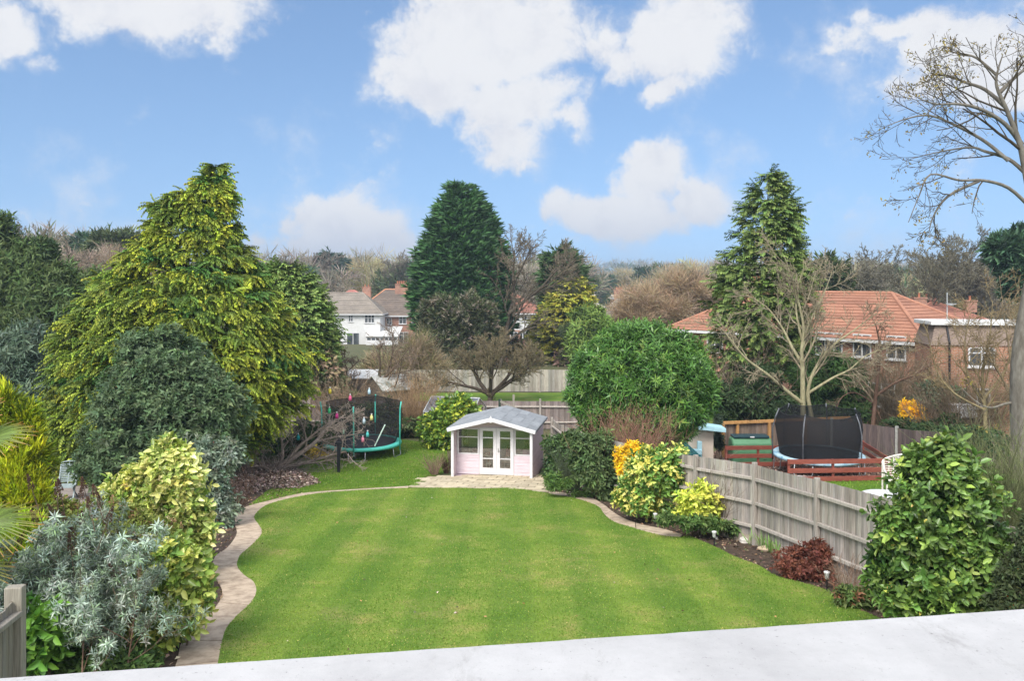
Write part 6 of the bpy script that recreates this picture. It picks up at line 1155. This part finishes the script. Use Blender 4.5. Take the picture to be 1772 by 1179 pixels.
bush('russet_shrub', 'rusty red brown shrub with withered leaves in front of the grey fence', 'shrub', [(1395, 975, 42, 32), (1375, 985, 28, 24), (1430, 1000, 30, 24), (1410, 955, 24, 18)], 17.0, 1350, SH_SMALL, .14, (.085, .030, .022), (.20, .075, .05), 113, nclump=70, depth=.7, rnd=.8, inner=.1)
twig_bush('dry_shrub', 'buff dry stems between the russet shrub and the camellia', gbase(1470, 15.6), 50, .75, .5, (.32, .22, .16), 114, r0=.006)
bush('edging_plants', 'low mixed green plants at the lawn edge below the camellia', 'plants', [(1510, 1045, 34, 12), (1470, 1030, 24, 8), (1545, 1065, 40, 14)], 14.9, 520, SH_SMALL, .16, (.05, .08, .025), (.17, .22, .07), 115, nclump=26, stem=False, mix=[(.3, (.16, .07, .04), (.26, .12, .07))])
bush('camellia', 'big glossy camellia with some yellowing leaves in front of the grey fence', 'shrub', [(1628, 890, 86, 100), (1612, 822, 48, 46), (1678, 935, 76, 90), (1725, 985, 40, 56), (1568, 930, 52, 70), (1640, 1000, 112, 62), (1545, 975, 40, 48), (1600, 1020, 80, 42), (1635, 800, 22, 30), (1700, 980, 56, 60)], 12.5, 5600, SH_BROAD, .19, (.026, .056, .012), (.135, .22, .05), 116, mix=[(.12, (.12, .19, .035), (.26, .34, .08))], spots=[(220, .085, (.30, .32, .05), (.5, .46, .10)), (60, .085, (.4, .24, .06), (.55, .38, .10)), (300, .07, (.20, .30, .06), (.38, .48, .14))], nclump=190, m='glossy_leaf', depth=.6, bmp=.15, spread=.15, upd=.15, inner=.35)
bush('camellia_seedling', 'smaller glossy evergreen behind the right shoulder of the camellia', 'shrub', [(1690, 830, 28, 24), (1705, 850, 24, 30), (1680, 860, 30, 24)], 14.6, 420, SH_BROAD, .2, (.035, .075, .014), (.12, .21, .045), 117, nclump=26, m='glossy_leaf')
twig_bush('broom', 'feathery fine green broom at the right edge', gbase(1768, 13.6), 650, 2.95, 1.0, (.185, .215, .095), 118, sub=7, r0=.0055, curve=.015, wig=.1)
bush('pyracantha', 'dark thorny shrub with orange berries at the lower right edge', 'shrub', [(1770, 1000, 40, 48), (1785, 950, 30, 50), (1755, 1050, 40, 26)], 11.2, 1900, SH_SMALL, .12, (.025, .035, .016), (.075, .095, .04), 119, spots=[(150, .03, (.40, .12, .015), (.5, .16, .02))], nclump=60, depth=.7)
# --- neighbouring garden on the right
def limb(r, pts, r0, r1, prm, out, lev=1, kids=6, klen=(1.2, 2.4), ang=(25, 60), t0=.25):
    V = [Vector(p) for p in catmull(pts, 4)]; n = len(V); rr = [r0 + (r1 - r0) * i / (n - 1) for i in range(n)]; out[lev].append((V, rr))
    for k in range(kids):
        f = (t0 + (1 - t0) * (k + r.random()) / kids) * (n - 1); i = min(int(f), n - 2); d = (V[i + 1] - V[i]).normalized(); a = R(r.uniform(*ang)); cd = d * math.cos(a) + rand_perp(d, r) * math.sin(a); grow(r, V[i].lerp(V[i + 1], f - i), cd, r.uniform(*klen) * (1.1 - .4 * f / n), rr[i] * .55, lev + 1, prm, out)
def limb_tree(name, label, base, limbs, prm, seed, col, twig, extra=None, split=2, **kw):
    r = random.Random(seed); rng = np.random.default_rng(seed); out = {i: [] for i in range(7)}
    for l in limbs: limb(r, l['p'], l['r'][0], l['r'][1], prm, out, l.get('lev', 1), l.get('k', 6), l.get('kl', (1.2, 2.4)), l.get('a', (25, 60)), l.get('t0', .25))
    t = thing(name, label, 'tree', base); part_mesh('trunk', merge([tubes(out[i], (10, 10)[i], col, rng, .04) for i in range(2) if out[i]]), BARK, t, base, True); B = [tubes(out[i], (8, 6, 5, 4, 3, 3)[i], twig, rng, .15) for i in range(2, 7) if out[i]]
    if extra: B2 = extra(out, r, rng); part_mesh('seed_clusters', B2, leafmat('dry_leaf', .8, .1, .1), t, base)
    part_mesh('crown', merge(B), BARK, t, base); return t
def PP(lst, Y, j=0.0): return [P(x, y, Y + (k * j)) for k, (x, y) in enumerate(lst)]
BT = dict(n=(5, 5, 5, 3), t0=(.2, .2, .2, .2), ang=((20, 50), (22, 50), (25, 50), (25, 50)), ratio=(.6, .6, .58, .5), wig=(.05, .07, .1, .12, .14), trop=(.02, .03, .03, .02, .0), rr=.5, rmin=.0045, taper=.6)
def seeds(out, r, rng):
    pos = []
    for lv in (3, 4, 5):
        for pts, rr in out[lv]:
            if r.random() < .2: pos += [tuple(pts[-1] + Vector((r.gauss(0, .05), r.gauss(0, .05), r.gauss(-.03, .05)))) for _ in range(r.randint(2, 6))]
    pos = np.array(pos); n = len(pos); return scatter(T_leaf(1, .45, .05, .2, .2, 1), pos, nrm(rng.standard_normal((n, 3)) + np.array((0, 0, -.8))), nrm(rng.standard_normal((n, 3))), .075 * rng.uniform(.5, 1.3, n), (.10, .075, .02), (.17, .135, .04), rng, .25)
YR = 20.0; bR = gbase(1775, YR)
limb_tree('ash_tree', 'tall bare ash tree with thick grey trunk and seed clusters at the right edge', bR, [
    dict(p=[bR - (0, 0, .2), P(1778, 780, YR), P(1773, 690, YR), P(1774, 600, YR), P(1792, 480, YR), P(1798, 400, YR), P(1786, 330, YR)], r=(.40, .13), k=0, lev=0),
    dict(p=PP([(1782, 335), (1770, 270), (1762, 240), (1742, 190), (1725, 150), (1726, 125), (1735, 95)], YR, -.05), r=(.085, .011), k=9, kl=(.9, 1.9), a=(25, 55), t0=.2),
    dict(p=PP([(1784, 360), (1745, 325), (1700, 312), (1660, 312), (1610, 302), (1590, 340), (1572, 385)], YR, -.1), r=(.045, .008), k=6, kl=(.5, 1.1)),
    dict(p=PP([(1694, 313), (1640, 340), (1615, 375), (1608, 400)], YR - .2, -.05), r=(.04, .008), k=6, kl=(.4, .9)),
    dict(p=PP([(1775, 300), (1745, 275), (1705, 262), (1680, 255), (1630, 262), (1575, 275)], YR, .1), r=(.05, .008), k=7, kl=(.7, 1.4)),
    dict(p=PP([(1745, 278), (1705, 245), (1660, 220), (1610, 200), (1570, 205), (1535, 218)], YR, .12), r=(.045, .008), k=8, kl=(.6, 1.3)),
    dict(p=PP([(1768, 250), (1740, 215), (1700, 190), (1660, 180), (1620, 180), (1590, 170)], YR, -.15), r=(.06, .01), k=10, kl=(.6, 1.3)),
    dict(p=PP([(1740, 185), (1705, 155), (1670, 142), (1640, 130), (1615, 130)], YR, .15), r=(.05, .01), k=10, kl=(.6, 1.2)),
    dict(p=PP([(1730, 160), (1760, 130), (1785, 110), (1800, 80)], YR, .1), r=(.05, .01), k=9, kl=(.6, 1.3)),
    dict(p=PP([(1725, 130), (1690, 100), (1660, 92), (1635, 88)], YR, .1), r=(.035, .008), k=8, kl=(.4, .9)),
    dict(p=PP([(1786, 330), (1840, 250), (1900, 180), (1950, 120)], YR, .1), r=(.14, .02), k=9, kl=(1.0, 2.0)),
    dict(p=PP([(1768, 700), (1745, 698), (1715, 706), (1690, 696), (1660, 668)], YR, .05), r=(.04, .006), k=4, kl=(.3, .8))], BT, 121, (.20, .185, .155), (.10, .085, .06), seeds)
conifer('see_through_conifer', 'tall mid green conifer with a thin tip in front of the terracotta roof', [(293, 1333, 2), (315, 1331, 14), (340, 1328, 34), (375, 1328, 50), (430, 1328, 60), (480, 1320, 74), (530, 1316, 84), (580, 1314, 86), (620, 1312, 70), (660, 1312, 40)], 45, 620, 12, FLAT, .72, (.022, .045, .012), (.135, .185, .045), 122, droop=.05, rj=(.7, 1.08), gaps=(.85, .38, .35), rndd=.5, trad=.2, start=.4)
BY = dict(n=(7, 8, 7, 5), t0=(.3, .2, .2, .2), ang=((18, 45), (22, 50), (25, 55), (25, 55)), ratio=(.62, .58, .55, .5), wig=(.06, .08, .11, .13, .15), trop=(.03, .02, .02, .01, .0), rr=.58, rmin=.0105, taper=.6)
YB = 39.8; bb = gbase(1396, YB)
limb_tree('pale_bare_tree', 'pale greenish bare tree with wide spreading limbs behind the black net', bb, [
    dict(p=[bb, P(1390, 720, YB), P(1389, 650, YB), P(1387, 610, YB), P(1390, 560, YB), P(1372, 490, YB), P(1358, 445, YB)], r=(.15, .015), k=13, kl=(1.2, 2.8), t0=.35),
    dict(p=[bb + (.35, 0, 0), P(1404, 720, YB), P(1398, 680, YB), P(1410, 640, YB), P(1440, 600, YB), P(1480, 570, YB), P(1520, 540, YB)], r=(.12, .012), k=11, kl=(1.0, 2.4), t0=.35),
    dict(p=PP([(1391, 700), (1365, 680), (1330, 650), (1290, 620), (1262, 585), (1240, 560)], YB, -.2), r=(.10, .012), k=11, kl=(.9, 2.2)),
    dict(p=PP([(1388, 630), (1370, 600), (1352, 565), (1325, 530), (1290, 510)], YB, .2), r=(.085, .012), k=10, kl=(1.0, 2.2)),
    dict(p=PP([(1400, 680), (1440, 655), (1470, 640), (1500, 615), (1540, 600)], YB, -.2), r=(.07, .01), k=9, kl=(.8, 1.9)),
    dict(p=PP([(1389, 600), (1400, 560), (1425, 510), (1440, 470)], YB, .2), r=(.07, .01), k=9, kl=(.9, 2.0)),
    dict(p=PP([(1388, 590), (1378, 540), (1380, 500), (1390, 465)], YB, .1), r=(.06, .01), k=8, kl=(.8, 1.8))], BY, 123, (.36, .335, .20), (.33, .285, .19))
bush('ivy_hedge', 'dark ivy covered hedge behind the orange framed fence', 'hedge', [(1285, 692, 50, 34), (1340, 702, 52, 24), (1255, 700, 30, 34), (1310, 660, 40, 30)], 41.5, 3600, SH_SMALL, .34, (.018, .034, .014), (.07, .105, .04), 124, nclump=70)
bush('evergreen_bush', 'mid green fluffy evergreen bush behind the black trampoline net', 'shrub', [(1435, 660, 52, 46), (1400, 650, 36, 40), (1470, 690, 40, 36), (1440, 710, 60, 30)], 43, 4200, SH_LANCE, .4, (.025, .055, .016), (.095, .165, .05), 125, nclump=80)
twig_bush('grey_bare_bush', 'tangled grey brown bare bush left of the pale bare tree', gbase(1268, 42.2), 120, 4.3, 1.7, (.30, .24, .175), 126, sub=8, r0=.016, wig=.22)
twig_bush('bare_thicket', 'dense olive brown bare bushes in front of the long brick wall', gbase(1545, 42.3), 210, 4.6, 2.2, (.245, .20, .13), 127, sub=9, r0=.013, wig=.18)
twig_bush('bare_thicket', 'brown bare bushes climbing before the corner of the flat roofed brick house', gbase(1625, 38.4), 110, 3.6, 1.3, (.23, .175, .12), 128, sub=8, r0=.012, wig=.2)
RT = dict(n=(6, 7, 6, 4), t0=(.25, .2, .2, .2), ang=((25, 55), (25, 60), (25, 60), (25, 60)), ratio=(.62, .58, .55, .5), wig=(.08, .1, .13, .15, .16), trop=(.03, .03, .03, .02, .0), rr=.58, rmin=.008, taper=.6)
YT = 40.0; bt_ = gbase(1508, YT); limb_tree('reddish_bare_tree', 'small bare tree with a dark reddish trunk right of the black net', bt_, [dict(p=[bt_, P(1513, 710, YT), P(1518, 660, YT), P(1522, 600, YT), P(1515, 560, YT)], r=(.12, .02), k=9, kl=(.9, 2.0)), dict(p=PP([(1516, 685), (1550, 662), (1580, 650), (1605, 635), (1650, 625)], YT, -.1), r=(.07, .01), k=7, kl=(.6, 1.3)), dict(p=PP([(1514, 700), (1480, 680), (1455, 690), (1445, 720)], YT, -.1), r=(.04, .01), k=4, kl=(.5, 1.0))], RT, 129, (.17, .105, .075), (.24, .185, .125))
YW = 35.0; bw = gbase(1705, YW); limb_tree('twiggy_tree', 'yellowish brown twiggy tree in front of the flat roofed house', bw, [dict(p=[bw, P(1705, 720, YW), P(1700, 650, YW), P(1712, 590, YW), P(1718, 520, YW)], r=(.10, .012), k=14, kl=(1.0, 2.0)), dict(p=PP([(1703, 690), (1740, 640), (1755, 580), (1765, 520)], YW, .1), r=(.06, .01), k=12, kl=(.8, 1.8)), dict(p=PP([(1703, 700), (1675, 650), (1670, 590), (1680, 540)], YW, .1), r=(.06, .01), k=12, kl=(.8, 1.7)), dict(p=PP([(1704, 710), (1650, 680), (1620, 640), (1610, 600)], YW, .1), r=(.05, .01), k=10, kl=(.6, 1.5))], RT, 130, (.27, .22, .12), (.30, .235, .125))
twig_bush('bare_thicket', 'fine yellowish brown bare bushes along the orange brick wall', gbase(1690, 38.6), 170, 4.8, 2.0, (.29, .225, .14), 137, sub=9, r0=.011, wig=.2)
YW2 = 34.0; bw2 = gbase(1755, YW2); limb_tree('twiggy_tree', 'brown twiggy tree between the other twiggy one and the ash trunk', bw2, [dict(p=[bw2, P(1755, 700, YW2), P(1748, 620, YW2), P(1735, 530, YW2)], r=(.08, .012), k=14, kl=(1.0, 2.0)), dict(p=PP([(1754, 690), (1725, 640), (1700, 600), (1680, 570)], YW2, .1), r=(.05, .01), k=11, kl=(.7, 1.6))], RT, 138, (.24, .19, .12), (.28, .215, .13))
bush('forsythia', 'bright yellow forsythia blooming behind the dark panel fence', 'shrub', [(1575, 718, 22, 14), (1585, 706, 12, 12), (1565, 706, 8, 10), (1600, 722, 10, 8)], 39.6, 900, SH_SMALL, .2, (.62, .34, .006), (.85, .52, .02), 131, nclump=40, depth=.6)
bush('ivy_topping', 'dark green ivy spilling along the top of the dark panel fence', 'ivy', [(1555, 737, 30, 9, 0), (1600, 744, 32, 11, -1.2), (1645, 752, 32, 12, -3), (1690, 758, 34, 14, -6), (1735, 772, 34, 16, -9.5), (1640, 735, 30, 14, -1)], 39.3, 3200, SH_SMALL, .24, (.02, .04, .016), (.075, .12, .045), 132, nclump=70, stem=False)
bush('grey_leaved_shrub', 'grey green shrub between the forsythia and the small white window', 'shrub', [(1640, 700, 34, 34), (1610, 680, 30, 30), (1660, 730, 30, 16)], 39.8, 1500, SH_SMALL, .3, (.04, .06, .035), (.13, .165, .10), 133, nclump=36, depth=.6)
twig_bush('wild_rose', 'bare arching rose stems with red hips beside the ash trunk', gbase(1735, 18.5), 60, 2.6, .9, (.27, .21, .175), 134, sub=8, r0=.006, wig=.22)
twig_bush('brown_climber', 'dead brown climber stems on the fence behind the black net', gbase(1490, 39.4), 60, 1.5, .7, (.17, .115, .08), 135, sub=6, r0=.012, wig=.25)
bush('topiary', 'dark clipped conifer squeezed between the playhouse and the orange post', 'shrub', [(1242, 740, 7, 14), (1243, 765, 8, 14), (1242, 722, 5, 10)], 37.0, 700, SH_SMALL, .14, (.02, .03, .02), (.06, .085, .05), 136, nclump=24)
# --- skyline
FTR = dict(n=(8, 7, 6, 4), t0=(.35, .2, .2, .2), ang=((20, 50), (22, 50), (25, 50), (25, 50)), ratio=(.55, .58, .55, .5), wig=(.05, .08, .1, .12, .14), trop=(.02, .03, .03, .02, .0), rr=.58, rmin=.022, taper=.65)
def sky_tree(label, x, top, Y, seed, col, twig, spread=.45, name='bare_tree', stems=3, rmin=None):
    b = gbase(x, Y); h = CZ - (top - HY) * Y / F - b[2]; pr = dict(FTR); pr['rmin'] = rmin or .00026 * Y; r = random.Random(seed)
    return bare_tree(name, label, 'tree', b, pr, seed, col, twig, dirs=[((0, 0, 1), h * .62, h * .018)] + [((math.cos(a) * spread, math.sin(a) * spread, 1), h * .6, h * .012, (0, 0, h * r.uniform(.12, .3))) for a in [6.283 * k / stems + r.uniform(-.3, .3) for k in range(stems)]])
sky_tree('bare spreading tree on the skyline left of the golden conifer', 140, 398, 72, 141, (.15, .13, .10), (.22, .185, .14), .6)
sky_tree('round headed bare tree just right of the tall see through conifer', 1450, 436, 78, 142, (.12, .115, .09), (.20, .19, .145), .5, stems=5)
bush('dark_holly', 'dark evergreen inside the round headed bare tree on the right', 'tree', [(1432, 485, 26, 34), (1440, 515, 34, 28)], 77, 1500, TUFT, .9, (.02, .035, .016), (.07, .10, .04), 143, nclump=30)
sky_tree('tall airy bare tree above the chimneys on the right skyline', 1612, 398, 92, 144, (.13, .12, .09), (.21, .195, .135), .5, stems=4)
sky_tree('bare tree between the tall airy one and the dark pine', 1690, 432, 98, 145, (.13, .12, .095), (.20, .18, .14), .55, stems=4)
bush('pine', 'dark blue green pine with layered pads at the far right skyline', 'tree', [(1748, 430, 30, 12), (1768, 412, 22, 10), (1765, 462, 38, 18), (1735, 445, 16, 8), (1775, 440, 20, 14), (1770, 492, 30, 14)], 62, 3200, TUFT, .75, (.018, .038, .022), (.06, .115, .06), 146, nclump=70, spread=.25)
sky_tree('far left bare tree peeping over the evergreen tree', 8, 385, 66, 147, (.16, .14, .11), (.24, .21, .15), .5)
bush('spreading_cedar', 'flat topped dark evergreen on the skyline touching the golden conifer', 'tree', [(205, 425, 42, 15), (180, 440, 30, 14), (235, 440, 30, 18)], 95, 2200, TUFT, 1.0, (.03, .045, .022), (.085, .105, .045), 148, nclump=50)
bush('brown_thicket', 'brown purple bare thicket below the skyline cedar', 'thicket', [(200, 475, 60, 36), (140, 490, 50, 34), (170, 530, 60, 40)], 88, 3200, TWIGLET, 1.5, (.14, .105, .085), (.27, .21, .17), 149, nclump=60, inner=.5)
conifer('blue_cedar', 'bluish dark cedar standing behind the pinkish red roof', [(440, 575, 2), (455, 574, 14), (475, 574, 22), (500, 575, 28), (530, 576, 26)], 205, 260, 9, TUFT, 2.3, (.022, .04, .03), (.065, .105, .075), 150, droop=-.1, trad=.3)
sky_tree('slim bare tree standing up right of the bluish cedar', 690, 447, 180, 151, (.2, .18, .14), (.25, .23, .18), .4)
sky_tree('bare tree rising behind the feathery cypress', 535, 442, 190, 152, (.17, .16, .13), (.24, .21, .17), .45)
def far_wood():
    """woods on the rising ground: crowns of clustered twigs or needles with a trunk each, as one mass"""
    rng = np.random.default_rng(160); parts = []; pol = []
    def crown(x, Y, h, w, kind):
        gz = float(g(Y)); n = int(np.clip(190 - Y * .12, 60, 190)); u = nrm(rng.standard_normal((n, 3))); rr = rng.random(n) ** .33
        if kind == 2: f = rng.random(n) ** .8; a = rng.uniform(0, 6.28, n); q = np.stack([x + w * .5 * (1 - f) * np.cos(a), Y + w * .5 * (1 - f) * np.sin(a), gz + h * (.12 + .88 * f)], 1); d = nrm(np.stack([np.cos(a), np.sin(a), .3 + 0 * a], 1))
        else: q = np.array((x, Y, gz + h * .62)) + u * rr[:, None] * np.array((w * .5, w * .5, h * .38)); d = nrm(u + np.array((0, 0, .8)) + .4 * rng.standard_normal((n, 3)))
        col = [((.13, .11, .085), (.23, .20, .16)), ((.045, .06, .03), (.10, .13, .06)), ((.022, .045, .028), (.06, .10, .055)), ((.15, .13, .075), (.25, .22, .12))][kind]
        s = (1.5 + Y * .004) * (.9 if kind in (1, 2) else 1.3); T = TWF if kind in (0, 3) else TUFT
        parts.append(scatter(T, q, d, nrm(rng.standard_normal((n, 3))), s * rng.uniform(.6, 1.3, n), col[0], col[1], rng, .2)); pol.append(([(x, Y, gz - .2), (x, Y, gz + h * .35), (x + rng.normal(0, .4), Y, gz + h * .7)], [h * .022, h * .016, h * .006]))
    TWF = T_join([T_place(T_leaf(1.0, .05, 0, .1, .2, 1), np.array((.1 * k, 0, 0)), (math.cos(.4 * (k - 2)), math.sin(.4 * (k - 2)), .3 * ((k % 3) - 1)), (0, .2, 1)) for k in range(6)])
    def row(x0, x1, Y0, Y1, n, htop, kinds, wr=(6, 11)):
        for _ in range(n):
            Y = rng.uniform(Y0, Y1); px = rng.uniform(x0, x1); ty = rng.uniform(*htop); h = CZ - (ty - HY) * Y / F - float(g(Y)); h = float(np.clip(h, 4, 24)); crown((px - CX) / F * Y, Y, h, rng.uniform(*wr) * (1 + Y / 900), int(rng.choice(kinds)))
    row(430, 730, 175, 260, 44, (448, 482), [0, 0, 1, 2, 2, 3]); row(-150, 260, 105, 170, 46, (405, 455), [0, 0, 1, 1, 2, 3]); row(-900, -150, 105, 200, 40, (400, 460), [0, 1, 2])
    row(1010, 1260, 230, 330, 34, (462, 490), [0, 0, 1, 3, 2]); row(1240, 1800, 130, 230, 40, (462, 492), [0, 0, 1, 3, 2]); row(1800, 2700, 100, 200, 40, (420, 470), [0, 1, 2, 3]); row(820, 1010, 180, 260, 24, (450, 490), [0, 0, 1, 3])
    row(-1200, 3000, 330, 520, 120, (452, 482), [0, 0, 1, 2, 3], (9, 15)); row(-1500, 3300, 700, 1150, 150, (455, 472), [0, 1, 2, 0], (14, 26)); row(-1500, 3300, 1250, 1700, 130, (456, 470), [0, 1, 2], (24, 40))
    parts.append(tubes([p for p in pol], 5, (.12, .10, .08), rng)); v, q, c = merge(parts); o = quads_obj('distant_wood', v, q, leafmat('leaf'), None, c); tag(o, 'hazy mixed woodland covering the rising ground along the horizon', 'wood', None, 'stuff')
far_wood()
bush('hedge_bank', 'mixed dark shrubs closing the gap between golden conifer and the garden shed', 'shrub', [(560, 650, 30, 40), (548, 700, 36, 36), (585, 690, 30, 30)], 47, 1900, SH_SMALL, .42, (.03, .042, .02), (.10, .115, .05), 161, mix=[(.35, (.15, .11, .07), (.27, .20, .13))], nclump=40)
# ---------------------------------------------------------------- the hazy air
def haze():
    mb = MB(); mb.box((-2600, -60, -4), (2600, 2150, 62)); m = bpy.data.materials.new('hazy_air'); m.use_nodes = True; nt = m.node_tree; nt.nodes.clear()
    v = nt.nodes.new('ShaderNodeVolumePrincipled'); v.inputs['Color'].default_value = (.62, .78, .95, 1); v.inputs['Density'].default_value = .00055; v.inputs['Anisotropy'].default_value = .2
    o = nt.nodes.new('ShaderNodeOutputMaterial'); nt.links.new(v.outputs[0], o.inputs['Volume']); h = mb.build('haze', m); h['kind'] = 'stuff'; h['label'] = 'thin bluish haze softening the distant trees and hills'; h['category'] = 'haze'
haze()
